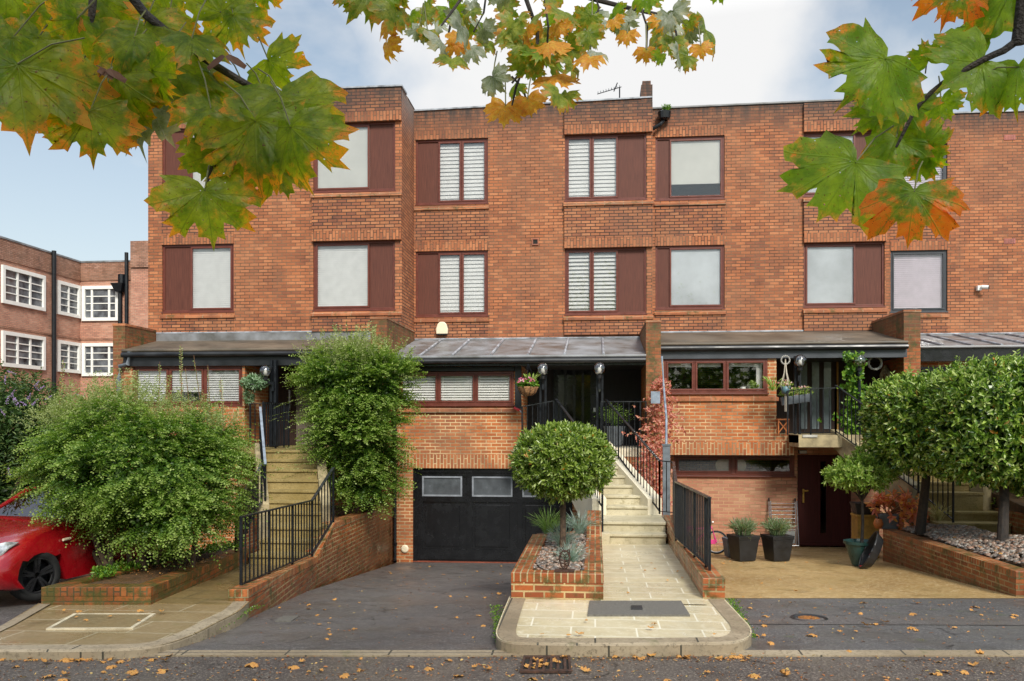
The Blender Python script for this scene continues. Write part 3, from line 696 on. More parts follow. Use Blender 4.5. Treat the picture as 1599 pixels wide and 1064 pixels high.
# covers and grates
def flat(name, pts, m, label, cat, d=.012):
    mb = MB(); mb.hexa([(p[0], p[1], p[2]-.05) for p in pts]+[(p[0], p[1], p[2]+d) for p in pts]); o = mb.build(name, m); return tag(o, label, cat)
flat('manhole_cover', [G(918, 961, 1.956), G(1078, 961, 1.956), G(1064, 939, 1.956), G(921, 939, 1.956)], m_cover, 'large speckled grey rectangular cover set in the pale stone pavement', 'manhole cover', .006)
flat('stopcock_cover', [G(986, 952, 1.947), G(1004, 952, 1.947), G(1003, 946, 1.947), G(986, 946, 1.947)], m_fasciab, 'tiny black square stopcock lid set in the middle of the large grey cover', 'stopcock cover', .004).location.z = 0
def Gd(px, py, f=hd2):
    k = (py-660)/F; t = (2.05-7.7*.0895)/(k-.0895) if f is hd2 else (2.05-7.7*.0583)/(k-.0583)
    return T(px, t, -f(t))
flat('inspection_cover', [Gd(430, 968), Gd(455, 968), Gd(468, 960), Gd(442, 960)], m_cover, 'small dark square metal cover set in the asphalt driveway', 'drain cover', .006)
fr = thing('manhole_cover', 'stone filled manhole cover with a cream mortar outline in the left pavement', 'manhole cover', G(150, 970, 2.03))
A = [G(72, 983, 2.02), G(208, 982, 2.02), G(244, 959, 2.04), G(116, 959, 2.04)]
mb = MB(); cen = sum(A, Vector())/4
for i in range(4):
    a, b = A[i], A[(i+1) % 4]; ai, bi = a.lerp(cen, .09), b.lerp(cen, .09)
    mb.hexa([(q.x, q.y, q.z-.03) for q in (a, b, bi, ai)]+[(q.x, q.y, q.z+.008) for q in (a, b, bi, ai)])
mb.build('frame', simple('mortar_cream', (.60, .52, .36), .6), fr)
MB().poly([a.lerp(cen, .1)+Vector((0, 0, .004)) for a in A]).build('lid', ground_mat('lid_stone', (.16, .12, .06), (.25, .18, .09), (.3, .25, .15), speck=30, rlo=.3, rhi=.5), fr)
sk = thing('sunken_cover', 'sunken round stopcock hole full of orange leaves in the right asphalt apron', 'drain cover', T(1264, 9.4, -hd3(9.4)))
MB().lathe([(.20, .012), (.17, .016), (.15, .004), (.0001, .004)], sk.location, 20).build('ring', m_fasciab, sk)
MB().lathe([(.12, .008), (.0001, .014)], sk.location, 12).build('leaf_litter', simple('litter', (.45, .17, .03), .8, var=.4, sc=40, bmp=1), sk)
gr = thing('drain_grate', 'rusty iron road gully grate beside the central kerb with leaves caught in it', 'drain grate', T(853, 7.2, -2.09))
A = [G(812, 1052, 2.087), G(893, 1052, 2.087), G(891, 1027, 2.087), G(818, 1027, 2.087)]
mb = MB(); mb.poly([p+Vector((0, 0, .003)) for p in A]); mb.build('void', m_dark, gr)
mb = MB()
def q4(u, v): return A[0].lerp(A[1], u).lerp(A[3].lerp(A[2], u), v)
def gb(u0, u1, v0, v1): P = [q4(u0, v0), q4(u1, v0), q4(u1, v1), q4(u0, v1)]; mb.hexa([(p.x, p.y, p.z+.004) for p in P]+[(p.x, p.y, p.z+.02) for p in P])
gb(0, 1, 0, .12); gb(0, 1, .88, 1); gb(0, .05, .12, .88); gb(.95, 1, .12, .88)
for k in range(6): gb(.15+k*.14, .15+k*.14+.055, .12, .88)
mb.build('bars', m_grate, gr)

# ================================================================ HOUSES
YU1, YU2, YU3, YU4 = 19.35, 20.7, 20.95, 22.1
YL1, YL2, YL3, YL4 = 17.95, 18.4, 18.65, 19.9
X01, X12, X23, X34 = -10.6, -4.45, 1.37, 6.86
U_LO, U_HI = (2.62, 4.22), (5.38, 6.97)
def house_shell(h, x0, x1, y, z0, z1, holes, m=None, left=True, right=True, back=30, yl=None):
    mb = MB(); wall_xz(mb, x0, x1, z0, z1, y, holes)
    mb.build('wall', m or m_up, h)
    s = MB()
    if left: s.quad((x0, back, -3.3), (x0, y, -3.3), (x0, y, z1), (x0, back, z1))
    if right: s.quad((x1, y, -3.3), (x1, back, -3.3), (x1, back, z1), (x1, y, z1))
    s.quad((x1, back, -3.3), (x0, back, -3.3), (x0, back, z1), (x1, back, z1))
    s.build('side_wall', m_side, h)
    r = MB().box(x0+.02, x1-.02, y+.1, back, z1-.25, z1-.15); r.build('roof', m_felt, h)
def coping(h, x0, x1, y, z, m=None, rise=.0, d=.35):
    mb = MB(); mb.hexa([(x0, y-.035, z), (x1, y-.035, z+rise), (x1, y+d, z+rise), (x0, y+d, z), (x0, y-.035, z+.035), (x1, y-.035, z+rise+.035), (x1, y+d, z+rise+.05), (x0, y+d, z+.05)])
    return mb.build('coping', m or m_leadlt, h)
S2 = lambda m, *a: ('slat', m, *a)
def upper_windows(h, Y, specs, fm=None):
    out = []
    for (zz, pa, pb, lay, lab) in specs:
        a, b = XA(pa, Y), XA(pb, Y)
        L2 = [(l[0], XA(l[1], Y), XA(l[2], Y))+tuple(l[3:]) for l in lay]
        window(h, a, b, zz[0], zz[1], Y+.035, L2, fm or m_upvc, lab)
        out.append((a, b, zz[0]-.03, zz[1]))
    return out
def dress(h, Y, holes, m, corner=None, zt=7.6):
    for (a, b, c, d) in holes:
        e = b; pr_ = .004
        if corner and b > corner-.5: e = corner-.002; pr_ = .07
        soldier(a-.01, e, d+.0, d+.225, Y-pr_, h, m, d=.02+pr_); sillcourse(a-.03, e+(.02 if pr_ > .05 else .03), c-.012, Y-pr_+.01, h)
        z0_ = 4.225+.225 if c > 4.6 else 2.12
        MB().box(a-.01, e, Y-pr_-.004, Y+.02, z0_+.001, c-.122).build('spandrel', m_spand, h)
        if d > 5 and pr_ > .05: MB().box(a-.01, e, Y-pr_-.003, Y+.02, d+.226, zt-.01).build('spandrel', m_spand, h)
# -------- house 1 (left, stepped forward)
h1 = thing('brick_house', 'left terraced house, stepped forward, behind the two big shrubs', 'house', (-7.5, 17.95, -3.1), group='terraced brick houses')
bl1 = S2(m_blind, .045, .75)
sp = [(U_HI, 489.5, 617.5, [('glass', 489, 577, ('flat', m_rollr)), ('panel', 577, 618)], None), (U_LO, 489.5, 617, [('glass', 489, 577, S2(m_blind, .05, 1.35)), ('panel', 577, 617)], None),
      (U_LO, 253.5, 365.5, [('panel', 253, 297), ('glass', 297, 366, S2(m_blind, .05, 1.35))], None), (U_HI, 253.5, 365.5, [('panel', 253, 297), ('glass', 297, 366, ('flat', m_rollr))], None)]
hl = upper_windows(h1, YU1, sp)
house_shell(h1, X01, X12, YU1, 1.85, 7.74, hl)
dress(h1, YU1, hl, m_up, X12, 7.74)
coping(h1, X01-.03, X12+.03, YU1-.07, 7.74, rise=.0, d=.5)
MB().box(X01+.3, X12-.15, YU1+.7, YU1+1.0, 7.7, 7.99).build('parapet', m_up, h1)
MB().box(X01+.28, X12-.13, YU1+.66, YU1+1.04, 7.99, 8.05).build('parapet_coping', m_leadlt, h1)
MB().hexa([(X12-.02, 20.0, 7.74), (X12+.015, 20.0, 7.74), (X12+.015, 21.5, 7.74), (X12-.02, 21.5, 7.74), (X12-.3, 20.2, 8.15), (X12-.26, 20.2, 8.15), (X12-.26, 21.2, 8.0), (X12-.3, 21.2, 8.0)]).build('parapet', m_fin, h1)
# -------- house 2 (middle)
h2 = thing('brick_house', 'middle terraced house with black garage door and stone steps', 'house', (-1.5, 18.4, -3.05), group='terraced brick houses')
b2 = S2(m_blind, .095, 1.28); b2b = S2(m_blind, .095, 1.0)
sp = []
for zz, bb in ((U_HI, b2), (U_LO, b2)):
    sp.append((zz, 649.5, 762.5, [('panel', 649, 684.5), ('glass', 684.5, 720.5, bb), ('glass', 721.5, 763, bb)], None))
    sp.append((zz, 882.5, 1010, [('glass', 882, 924, bb if zz is U_HI else b2b), ('glass', 925, 965.5, bb if zz is U_HI else b2b), ('panel', 966, 1010)], None))
hl = upper_windows(h2, YU2, sp)
house_shell(h2, X12, X23, YU2, 1.9, 7.68, hl, left=False)
dress(h2, YU2, hl, m_up, X23, 7.68)
coping(h2, X12, X23, YU2, 7.68, rise=.12, d=.4)
MB().hexa([(X12, YU2, 7.68), (X23, YU2, 7.68), (X23, YU2+.3, 7.68), (X12, YU2+.3, 7.68), (X12, YU2+.002, 7.682), (X23, YU2+.002, 7.8), (X23, YU2+.3, 7.8), (X12, YU2+.3, 7.682)]).build('parapet', m_up, h2)
pr = MB(); pr.box(1.10, 1.37, YU2-.012, YU2+.6, 7.5, 8.12); pr.box(1.13, 1.33, YU2+.01, YU2+.4, 8.12, 8.22); pr.build('chimney', m_up, h2)
# -------- house 3
h3 = thing('brick_house', 'right terraced house with wide grey canopy fascia and maroon lower door', 'house', (4, 18.65, -2.6), group='terraced brick houses')
rz = ('flat', m_rollr, .22); rg = ('flat', m_rollg)
V_LO, V_HI = (2.76, 4.29), (5.41, 6.93)
sp = [(V_HI, 1024, 1132, [('panel', 1024, 1046), ('glass', 1046, 1132, rz)], None), (V_LO, 1024, 1132, [('panel', 1024, 1046), ('glass', 1046, 1132, rg)], None),
      (V_HI, 1255.5, 1382, [('glass', 1255, 1337, ('flat', m_rollg)), ('panel', 1337, 1382)], None), (V_LO, 1255.5, 1382, [('glass', 1255, 1337, rg), ('panel', 1337, 1382)], None)]
hl = upper_windows(h3, YU3, sp)
house_shell(h3, X23+.001, X34, YU3, 1.9, 7.62, hl)
dress(h3, YU3, hl, m_up, X34, 7.62)
coping(h3, X23, X34+.03, YU3, 7.62, rise=.05, d=.35, m=m_lead)
# -------- house 4
h4 = thing('brick_house', 'far right terraced house set back, with dark grey window frames', 'house', (10, 19.9, -2.4), group='terraced brick houses')
sp = [(V_LO, 1391, 1480, [('glass', 1391, 1480, S2(m_lilac, .05, 1.1))], None), (V_HI, 1391, 1480, [('glass', 1391, 1480, S2(m_lilac, .05, 1.1))], None), (V_HI, 1620, 1740, [('glass', 1620, 1740, rg)], None), (V_LO, 1620, 1740, [('glass', 1620, 1740, rg)], None)]
hl = upper_windows(h4, YU4, sp, m_greyf)
house_shell(h4, X34-.3, 13.5, YU4, 1.9, 7.66, hl, left=False)
dress(h4, YU4, hl, m_up)
coping(h4, X34-.3, 13.5, YU4, 7.66, d=.35)

# -------- fins (party walls) stepping out under the canopies
def fin(h, xa, xb, y0, y1, zt, m=None):
    MB().box(xa, xb, y0, y1, -3.3, zt).build('party_wall', m or m_fin, h)
    MB().box(xa-.012, xb+.012, y0-.012, y1, zt+.0005, zt+.05).build('coping', m_fin if 0 else m_sillb, h)
def flashing(h, x, y0, z0, y1, z1, s):
    mb = MB(); n = 7
    for k in range(n):
        f0, f1 = k/n, (k+1)/n; a, b = lerp(y0, y1, f0), lerp(y0, y1, f1); za, zb = lerp(z0, z1, f0), lerp(z0, z1, f1)
        mb.hexa([(x, a, za-.02), (x+s*.012, a, za-.02), (x+s*.012, b+.02, za-.02), (x, b+.02, za-.02), (x, a, za+.06), (x+s*.012, a, za+.06), (x+s*.012, b+.02, zb+.13), (x, b+.02, zb+.13)])
    mb.build('step_flashing', m_leadlt, h)
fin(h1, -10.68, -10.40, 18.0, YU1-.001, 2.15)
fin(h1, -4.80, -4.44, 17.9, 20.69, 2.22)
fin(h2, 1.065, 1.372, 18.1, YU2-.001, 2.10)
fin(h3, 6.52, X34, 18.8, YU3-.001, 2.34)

def canopy(h, xa, xb, yw, zw, ye, ze, m, rolls=(), band=.0, fas=(.0, .1), fm=None, gut=True, beam=None):
    mb = MB(); z1 = zw-band
    mb.hexa([(xa, ye, ze-.05), (xb, ye, ze-.05), (xb, yw-.002, z1-.1), (xa, yw-.002, z1-.1), (xa, ye, ze), (xb, ye, ze), (xb, yw-.002, z1), (xa, yw-.002, z1)])
    mb.build('canopy_roof', m, h)
    if band: MB().box(xa, xb, yw-.035, yw-.004, z1-.01, zw-.03).build('flashing', m_lead, h); MB().box(xa, xb, yw-.04, yw-.003, zw-.0295, zw).build('flashing', m_leadlt, h)
    for x in rolls:
        MB().tube([(x, yw-.05, z1+.01), (x, ye-.01, ze+.015)], .028, 8).build('lead_roll', m_leadlt, h)
    # rounded lead nose
    MB().tube([(xa, ye, ze-.02), (xb, ye, ze-.02)], .035, 10).build('eave_nosing', m, h)
    if gut: MB().tube([(xa+.01, ye-.03, ze-.11), (xb-.01, ye-.03, ze-.11)], .055, 10).build('gutter', m_fasciab, h)
    MB().box(xa+.003, xb-.003, ye+.04, ye+.09, ze-fas[1], ze-fas[0]-.04).build('fascia', fm or m_fasciab, h)
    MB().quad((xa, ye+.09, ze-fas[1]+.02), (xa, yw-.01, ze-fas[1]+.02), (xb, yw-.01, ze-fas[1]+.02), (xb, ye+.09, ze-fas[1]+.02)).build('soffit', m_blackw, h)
canopy(h1, -10.38, -4.81, YU1, 2.14, 17.85, 1.60, m_felt, band=.2, fas=(0, .36))
canopy(h2, -4.43, 1.06, YU2, 2.07, 18.02, 1.42, m_lead, rolls=[XA(p, 19.4) for p in (675, 722, 778, 832, 885, 942)], band=.04, fas=(0, .21), fm=m_black)
canopy(h3, 1.38, 6.515, YU3, 2.21, 18.55, 1.70, m_felt, band=.03, fas=(0.04, .33), fm=m_fascia)
canopy(h4, X34+.01, 13.4, YU4, 2.22, 19.55, 1.68, m_lead, rolls=[7.6+.62*k for k in range(9)], band=.05, fas=(0, .33), fm=m_black, gut=False)

# -------- lower storey of house 1
wx0, wx1 = XA(207, YL1), XA(379, YL1); rx0, rx1 = -7.62, -4.81
L1 = MB(); wall_xz(L1, -10.40, rx0, -3.3, 1.35, YL1, [(wx0, wx1, .34, 1.24)]); wall_xz(L1, rx0, -4.81, -3.3, -.55, YL1)
L1.quad((rx0, YL1, -.55), (rx0, 19.3, -.55), (rx0, 19.3, 1.35), (rx0, YL1, 1.35)); L1.build('lower_wall', m_lo, h1)
fa = lambda p, Y: XA(p, Y)
window(h1, wx0, wx1, .37, 1.24, YL1+.04, [('glass', wx0, fa(262, YL1), S2(m_blind, .05, .9)), ('glass', fa(264, YL1), fa(317, YL1), S2(m_blind, .05, .9, .25)), ('glass', fa(319, YL1), wx1, S2(m_blind, .05, .9))], m_upvc)
MB().box(rx0+.002, -4.82, 19.3, 19.4, -.55, 1.5).build('porch_wall', m_browndoor, h1)
MB().box(-10.39, -4.82, 16.6, 19.3, -.7, -.535).build('porch_floor', m_stepold, h1)
MB().box(-10.39, -7.2, 16.6, 17.9, -3.3, -.7).build('porch_base', m_lo, h1)
do = MB().box(XA(463, 19.2), XA(508, 19.2), 19.2, 19.29, -.53, 1.38).build('door', m_taupe, h1)
MB().box(XA(474, 19.17), XA(500, 19.17), 19.17, 19.2, -.35, .35).build('door_panel', m_taupe, do)
MB().box(XA(452, 19.17), XA(454, 19.17), 19.14, 19.2, .3, .75).build('handle', m_alu, do)
for p in (423, 429): MB().box(XA(p, 17.85), XA(p+4, 17.85), 17.8, 17.92, -.53, 1.35).build('porch_post', m_rail, h1)
# -------- lower storey of house 2
rx0, rx1 = XA(815, YL2), 1.065
gx0, gx1 = XA(645, YL2), XA(645, YL2)+3.5
L2 = MB(); wall_xz(L2, X12+.1, rx0, -.55, 1.3, YL2, [(-4.3, XA(803, YL2), .37, 1.12)])
wall_xz(L2, X12+.1, rx1, -3.3, -.55, YL2, [(gx0, gx1, -3.06, -1.0)])
L2.quad((rx0, YL2, -.55), (rx0, 20.0, -.55), (rx0, 20.0, 1.3), (rx0, YL2, 1.3)); L2.build('lower_wall', m_lo, h2)
soldier(X12+.12, rx1-.005, -1.0, -.70, YL2, h2, m_lo)
sx = XA(803, YL2)
MB().hexa([(-4.3, YL2-.06, .22), (sx+.06, YL2-.06, .22), (sx+.06, YL2+.05, .22), (-4.3, YL2+.05, .22), (-4.3, YL2-.06, .29), (sx+.06, YL2-.06, .29), (sx-.08, YL2+.03, .36), (-4.3, YL2+.03, .36)]).build('sill', m_sillb, h2)
window(h2, -4.3, sx, .38, 1.11, YL2-.02, [('glass', -4.28, fa(684, YL2), S2(m_white, .055, .85)), ('glass', fa(686, YL2), fa(742, YL2), S2(m_white, .055, .85)), ('glass', fa(744, YL2), sx, S2(m_white, .055, .85))], m_upvc)
sh = MB()
for (a, b) in ((624, 683), (690, 737), (747, 796)):
    xa, xb = fa(a, YL2), fa(b, YL2); sh.box(xa, xb, YL2+.055, YL2+.08, .43, .50); sh.box(xa, xb, YL2+.055, YL2+.08, 1.03, 1.07); sh.box(xa, xa+.035, YL2+.056, YL2+.08, .50, 1.03); sh.box(xb-.035, xb, YL2+.056, YL2+.08, .50, 1.03)
sh.build('window_shutter_frame', m_white, h2)
MB().box(-4.32, sx+.02, YL2-.09, YL2+.05, 1.12, 1.21).build('window_head', m_fasciab, h2)
MB().box(sx+.03, rx0-.003, YL2-.05, YL2+.05, .3, 1.22).build('corner_board', m_fasciab, h2)
MB().box(rx0+.01, rx1-.002, 20.0, 20.1, -.55, 1.4).build('porch_wall', m_blackw, h2)
MB().box(rx0-.1, rx1-.001, 17.62, 20.0, -.7, -.53).build('porch_floor', m_string, h2)
pw = MB(); pw.box(.36, rx1-.002, 17.63, 18.39, -3.2, -.705); pw.build('porch_base', m_pink, h2)
MB().box(.37, rx1-.01, 17.61, 17.64, -.95, -.715, sw=1).build('soldier_course', m_lo, h2)
# front door with four glazed strips
dx0, dx1 = XA(866, 19.95), XA(934, 19.95)
door = MB().box(dx0, dx1, 19.94, 19.99, -.52, 1.36).build('door', m_black, h2)
for k in range(4):
    xa = dx0+.06+(dx1-dx0-.2)/4*k; MB().box(xa+.03, xa+.17, 19.92, 19.935, -.4, 1.25).build('glass_strip', m_gshade, door)
MB().box(dx1-.10, dx1-.05, 19.88, 19.93, .25, .34).build('lock', m_alu, door); MB().box(dx1-.085, dx1-.065, 19.87, 19.9, -.35, -.05).build('handle', m_alu, door); MB().box(dx1+.02, dx1+.06, 19.9, 19.93, .72, .84).build('bell', m_alu, door)
MB().box(dx0-.02, dx0+.0, 19.9, 19.99, -.52, 1.38).box(dx1, dx1+.03, 19.9, 19.93, -.52, .7).box(dx0-.02, dx1+.02, 19.9, 19.99, 1.36, 1.42).build('door_frame', m_rail, h2)
for px in (848, 936.5):
    for d in (-5, 3): MB().box(XA(px+d, 17.9), XA(px+d+3.2, 17.9), 17.86, 17.96, -.53, 1.24).build('porch_post', m_rail, h2)
# garage door
gd = MB(); gy = YL2+.09; gd.box(gx0, gx1, gy, gy+.05, -3.05, -1.0); go = gd.build('garage_door', m_black, h2)
fr = MB(); fr.box(gx0, gx0+.09, gy-.05, gy-.001, -3.05, -1.0); fr.box(gx1-.09, gx1, gy-.05, gy-.001, -3.05, -1.0); fr.box(gx0+.09, gx1-.09, gy-.05, gy-.001, -1.10, -1.0); fr.build('door_frame', m_black, go)
pw_ = (gx1-gx0-.18)/3
for k in range(3):
    a = gx0+.09+pw_*k+.11; b = a+pw_-.22
    st = MB(); st.box(a-.11, a, gy-.03, gy-.002, -3.0, -1.1); 
    if k == 2: st.box(b, b+.11, gy-.03, gy-.002, -3.0, -1.1)
    st.box(a, b if k == 2 else b+.11, gy-.03, gy-.002, -1.74, -1.62); st.box(a, b if k == 2 else b+.11, gy-.03, gy-.002, -3.0, -2.78); st.box(a, b if k == 2 else b+.11, gy-.03, gy-.002, -1.18, -1.1)
    st.build('door_stile', m_black, go)
    MB().box(a+.06, b-.06, gy-.018, gy-.003, -2.72, -1.80).build('door_panel', m_black, go, bevel=.012)
    f = MB(); s = .035; f.box(a+.0, b, gy-.045, gy-.003, -1.62, -1.62+s); f.box(a, b, gy-.045, gy-.003, -1.18-s, -1.18); f.box(a, a+s, gy-.045, gy-.003, -1.62+s, -1.18-s); f.box(b-s, b, gy-.045, gy-.003, -1.62+s, -1.18-s)
    fo = f.build('window_frame', simple('pewter_trim', (.25, .27, .30), .35), go); MB().box(a+s, b-s, gy-.02, gy-.004, -1.62+s, -1.18-s).build('pane', simple('garage_pane', (.085, .095, .105), .18, spec=.7, bmp=.02), fo)
MB().box(gx0, gx1, gy-.09, gy+.0, -3.10, -3.045).build('threshold', simple('red_threshold', (.25, .06, .03), .6), h2)
# -------- lower storey of house 3
b0, b1 = 1.38, XA(1213, YL3)
L3 = MB(); k0, k1 = XA(1037, YL3), XA(1199, YL3)
wall_xz(L3, b0, b1, -.42, 1.40, YL3, [(k0, k1, .62, 1.37)]); wall_xz(L3, b0, XA(1241, YL3), -.42, -.25, YL3-.001)
L3.quad((b1, YL3, -.25), (b1, 20.3, -.25), (b1, 20.3, 1.4), (b1, YL3, 1.4)); L3.build('lower_wall', m_lo, h3)
soldier(b0, XA(1241, YL3)-.01, -.70, -.42, YL3, h3, m_lo)
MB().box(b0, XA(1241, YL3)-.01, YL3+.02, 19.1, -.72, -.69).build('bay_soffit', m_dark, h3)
MB().hexa([(b0, YL3-.05, .46), (b1+.04, YL3-.05, .46), (b1+.04, YL3+.05, .46), (b0, YL3+.05, .46), (b0, YL3-.05, .53), (b1+.04, YL3-.05, .53), (b1-.08, YL3+.03, .60), (b0, YL3+.03, .60)]).build('sill', m_sillb, h3)
window(h3, k0, k1, .63, 1.37, YL3-.01, [('glass', k0, fa(1084, YL3)), ('glass', fa(1086, YL3), fa(1133, YL3)), ('glass', fa(1135, YL3), k1)], m_upvc)
for (a, b) in ((1042, 1080), (1091, 1127), (1140, 1192)): MB().box(fa(a, YL3), fa(b, YL3), YL3+.1, YL3+.12, 1.20, 1.32).build('pelmet', m_rollr, h3)
MB().box(fa(1183, YL3), fa(1192, YL3), YL3+.12, YL3+.16, .66, 1.25).build('curtain', m_rollr, h3)
YG = 19.1
lw0, lw1 = XA(1053, YG), XA(1241, YG); dd0, dd1 = XA(1249, YG), XA(1326, YG)
L4 = MB(); wall_xz(L4, b0, 6.5, -3.3, -.42, YG, [(lw0, lw1, -1.18, -.70), (dd0-.04, dd1+.04, -2.68, -.70)]); L4.build('ground_wall', m_pink, h3)
window(h3, lw0, lw1, -1.17, -.71, YG-.01, [('glass', lw0, fa(1142, YG)), ('glass', fa(1149, YG), lw1)], m_upvc, fr=.06)
for p in (1131, 1155): MB().lathe([(.0001, .02), (.10, .02), (.17, .0)], (fa(p, YG), YG+.12, -.95), 16, axis='y').build('shell_ornament', m_straw if 0 else simple('pale_ornament', (.5, .42, .28), .6), h3)
dr = MB().box(dd0, dd1, YG+.02, YG+.07, -2.67, -.71).build('door', m_door3, h3)
MB().box(fa(1282, YG), fa(1290, YG), YG+.0, YG+.015, -2.4, -.85).build('glass_strip', m_gshade, dr)
MB().box(fa(1279, YG), fa(1281.5, YG), YG+.0, YG+.018, -2.45, -.8).box(fa(1290.5, YG), fa(1293, YG), YG+.0, YG+.018, -2.45, -.8).build('glazing_bead', m_door3, dr)
hb = MB().box(fa(1253.5, YG), fa(1256, YG), YG-.02, YG+.02, -1.75, -1.45); hb.box(fa(1254, YG), fa(1262, YG), YG-.05, YG-.02, -1.50, -1.47); hb.build('handle', m_brass, dr)
MB().box(dd0-.045, dd0, YG+.0, YG+.08, -2.68, -.70).box(dd1, dd1+.045, YG+.0, YG+.08, -2.68, -.70).box(dd0, dd1, YG+.0, YG+.08, -2.72, -2.64).build('door_frame', m_door3, h3)
MB().box(4.1, 6.5, 17.75, 20.3, -.42, -.25).build('porch_floor', m_stringold, h3)
MB().box(b1+.01, 6.51, 20.3, 20.4, -.25, 1.5).build('porch_wall', m_browndoor, h3)
dx0, dx1 = XA(1243, 20.25), XA(1306, 20.25)
door = MB().box(dx0, dx1, 20.24, 20.29, -.24, 1.55).build('door', m_browndoor, h3)
for k in range(3):
    xa = dx0+.05+(dx1-dx0-.1)/3*k; MB().box(xa+.04, xa+.20, 20.22, 20.235, -.15, 1.4).build('glass_strip', simple('pale_glass', (.18, .22, .24), .12, spec=.8, bmp=0), door)
MB().box(dx1, dx1+.025, 20.15, 20.24, -.24, 1.5).build('door_frame', m_wood, h3)
for p in (1240, 1247): MB().box(XA(p, 18.5), XA(p+3.5, 18.5), 18.44, 18.52, -.25, 1.40).build('porch_post', m_rail, h3)
MB().box(XA(1254, 17.7), XA(1277, 17.7), 17.70, 17.75, -.30, -.25).build('house_number_plate', simple('plate', (.5, .48, .42), .5), h3)
# gothic mirror on the right wall of the porch
# -------- lower storey of house 4
L5 = MB(); wall_xz(L5, X34-.02, 10.0, -3.3, 1.4, YL4, [(7.0, 8.6, .2, 1.25)]); L5.quad((10, YL4, -3.3), (10, 22, -3.3), (10, 22, 1.4), (10, YL4, 1.4)); wall_xz(L5, 10, 13.5, -3.3, 1.4, 21.6); L5.build('lower_wall', m_lo, h4)
window(h4, 7.0, 9.0, .2, 1.25, YL4-.02, [('glass', 7.02, 7.22, S2(m_blindw, .055, .7)), ('glass', 7.27, 8.97, S2(m_blindw, .055, .7))], m_greyf)

# -------- small things fixed to the houses
def pipe(name, pts, r, m, label, cat, group=None, joints=()):
    t = thing(name, label, cat, pts[-1], group=group); MB().tube(pts, r, 10).build('pipe', m, t)
    for z in joints:
        p = Vector(pts[0]); MB().lathe([(r*1.35, z), (r*1.35, z+.07)], (p.x, p.y, 0), 10).build('collar', m, t)
    return t
dp = pipe('downpipe', [(-4.36, 18.3, 1.25), (-4.36, 18.3, -2.95), (-4.33, 18.2, -3.03)], .036, m_black, 'black downpipe left of the garage door', 'downpipe', joints=(-.2, -2.7))
pipe('downpipe', [W(203, 549, 17.82), W(200, 569, 17.82), W(188, 572, 17.9), W(186, 590, 17.9), W(186, 680, 17.9)], .05, m_potg, 'grey downpipe bending round the far left party wall', 'downpipe')
t = thing('rainwater_head', 'black round rainwater hopper with weeds growing on top, high by the roof', 'drainpipe', W(1038, 182, 20.8))
q = t.location; MB().lathe([(.07, -.1), (.14, -.06), (.16, .1), (.13, .12), (.0001, .1)], q, 14).build('hopper', m_black, t)
MB().tube([q+Vector((-.02, 0, -.1)), q+Vector((-.1, -.02, -.2)), q+Vector((-.3, .0, -.3))], .045, 8).build('pipe', m_rail, t)
tuft('weeds', m_ivy, q+Vector((.05, 0, .12)), .25, .16, 110, t, wd=.02)
t = thing('alarm_box', 'cream bell shaped alarm box on the brick above the middle canopy', 'alarm box', W(691, 513, 20.65))
q = t.location; ab = MB(); pts = [(-.14, -.14), (.14, -.14), (.145, -.02), (.11, .1), (.05, .155), (-.05, .155), (-.11, .1), (-.145, -.02)]
ab.v = [(q.x+a, q.y-.06, q.z+b) for a, b in pts]+[(q.x+a, q.y+.04, q.z+b) for a, b in pts]; n = 8
ab.f = [tuple(range(8))[::1], tuple(range(15, 7, -1))]+[(i, 8+i, 8+(i+1) % 8, (i+1) % 8) for i in range(8)]; ab.sw = [0]*10
ab.build('cover', m_cream, t, bevel=.015); MB().box(q.x-.12, q.x+.12, q.y-.05, q.y+.04, q.z-.165, q.z-.142).build('base', m_rail, t)
def vent(px, py, Y, s, m, m2, label):
    t = thing('wall_vent', label, 'vent', W(px, py, Y)); q = t.location
    b = MB(); b.box(q.x-s, q.x+s, q.y-.03, q.y+.01, q.z-s, q.z-s*.7).box(q.x-s, q.x+s, q.y-.03, q.y+.01, q.z+s*.7, q.z+s).box(q.x-s, q.x-s*.7, q.y-.029, q.y+.01, q.z-s*.7, q.z+s*.7).box(q.x+s*.7, q.x+s, q.y-.029, q.y+.01, q.z-s*.7, q.z+s*.7)
    b.build('frame', m, t); MB().box(q.x-s*.7, q.x+s*.7, q.y-.012, q.y+.01, q.z-s*.7, q.z+s*.7).build('flap', m2, t)
vent(515, 347, YU1, .075, m_dark, m_black, 'small black square vent between the windows of the left house')
m_terra = simple('terracotta', (.33, .12, .07), .7)
vent(836.5, 378, YU2, .08, m_terra, m_dark, 'small terracotta square vent in the middle of the middle house')
def ventbrick(px, py, label):
    q = W(px, py, YU4); t = thing('air_brick', label, 'vent', q); MB().box(q.x-.13, q.x+.13, q.y-.015, q.y+.01, q.z-.06, q.z+.06).build('block', simple('pink_terracotta', (.42, .15, .13), .8), t)
    mb = MB()
    for i in range(6): mb.box(q.x-.11+i*.038, q.x-.095+i*.038, q.y-.02, q.y-.014, q.z-.045, q.z+.045)
    mb.build('grille', m_terra, t)
ventbrick(1577, 215, 'pinkish air brick near the roof of the far right house, upper of two'); ventbrick(1577, 377, 'pinkish air brick on the far right house, lower of two')
t = thing('round_vent', 'round cream flue cap beside the garage door near the ground', 'vent', W(633, 857, YL2)); MB().lathe([(.085, 0), (.085, -.03), (.06, -.045), (.0001, -.045)], t.location, 18, axis='y').build('cap', m_cream, t, smooth=False)
t = thing('security_camera', 'white security camera on the wall of the far right house', 'camera', W(1530, 450, YU4-.1)); q = t.location
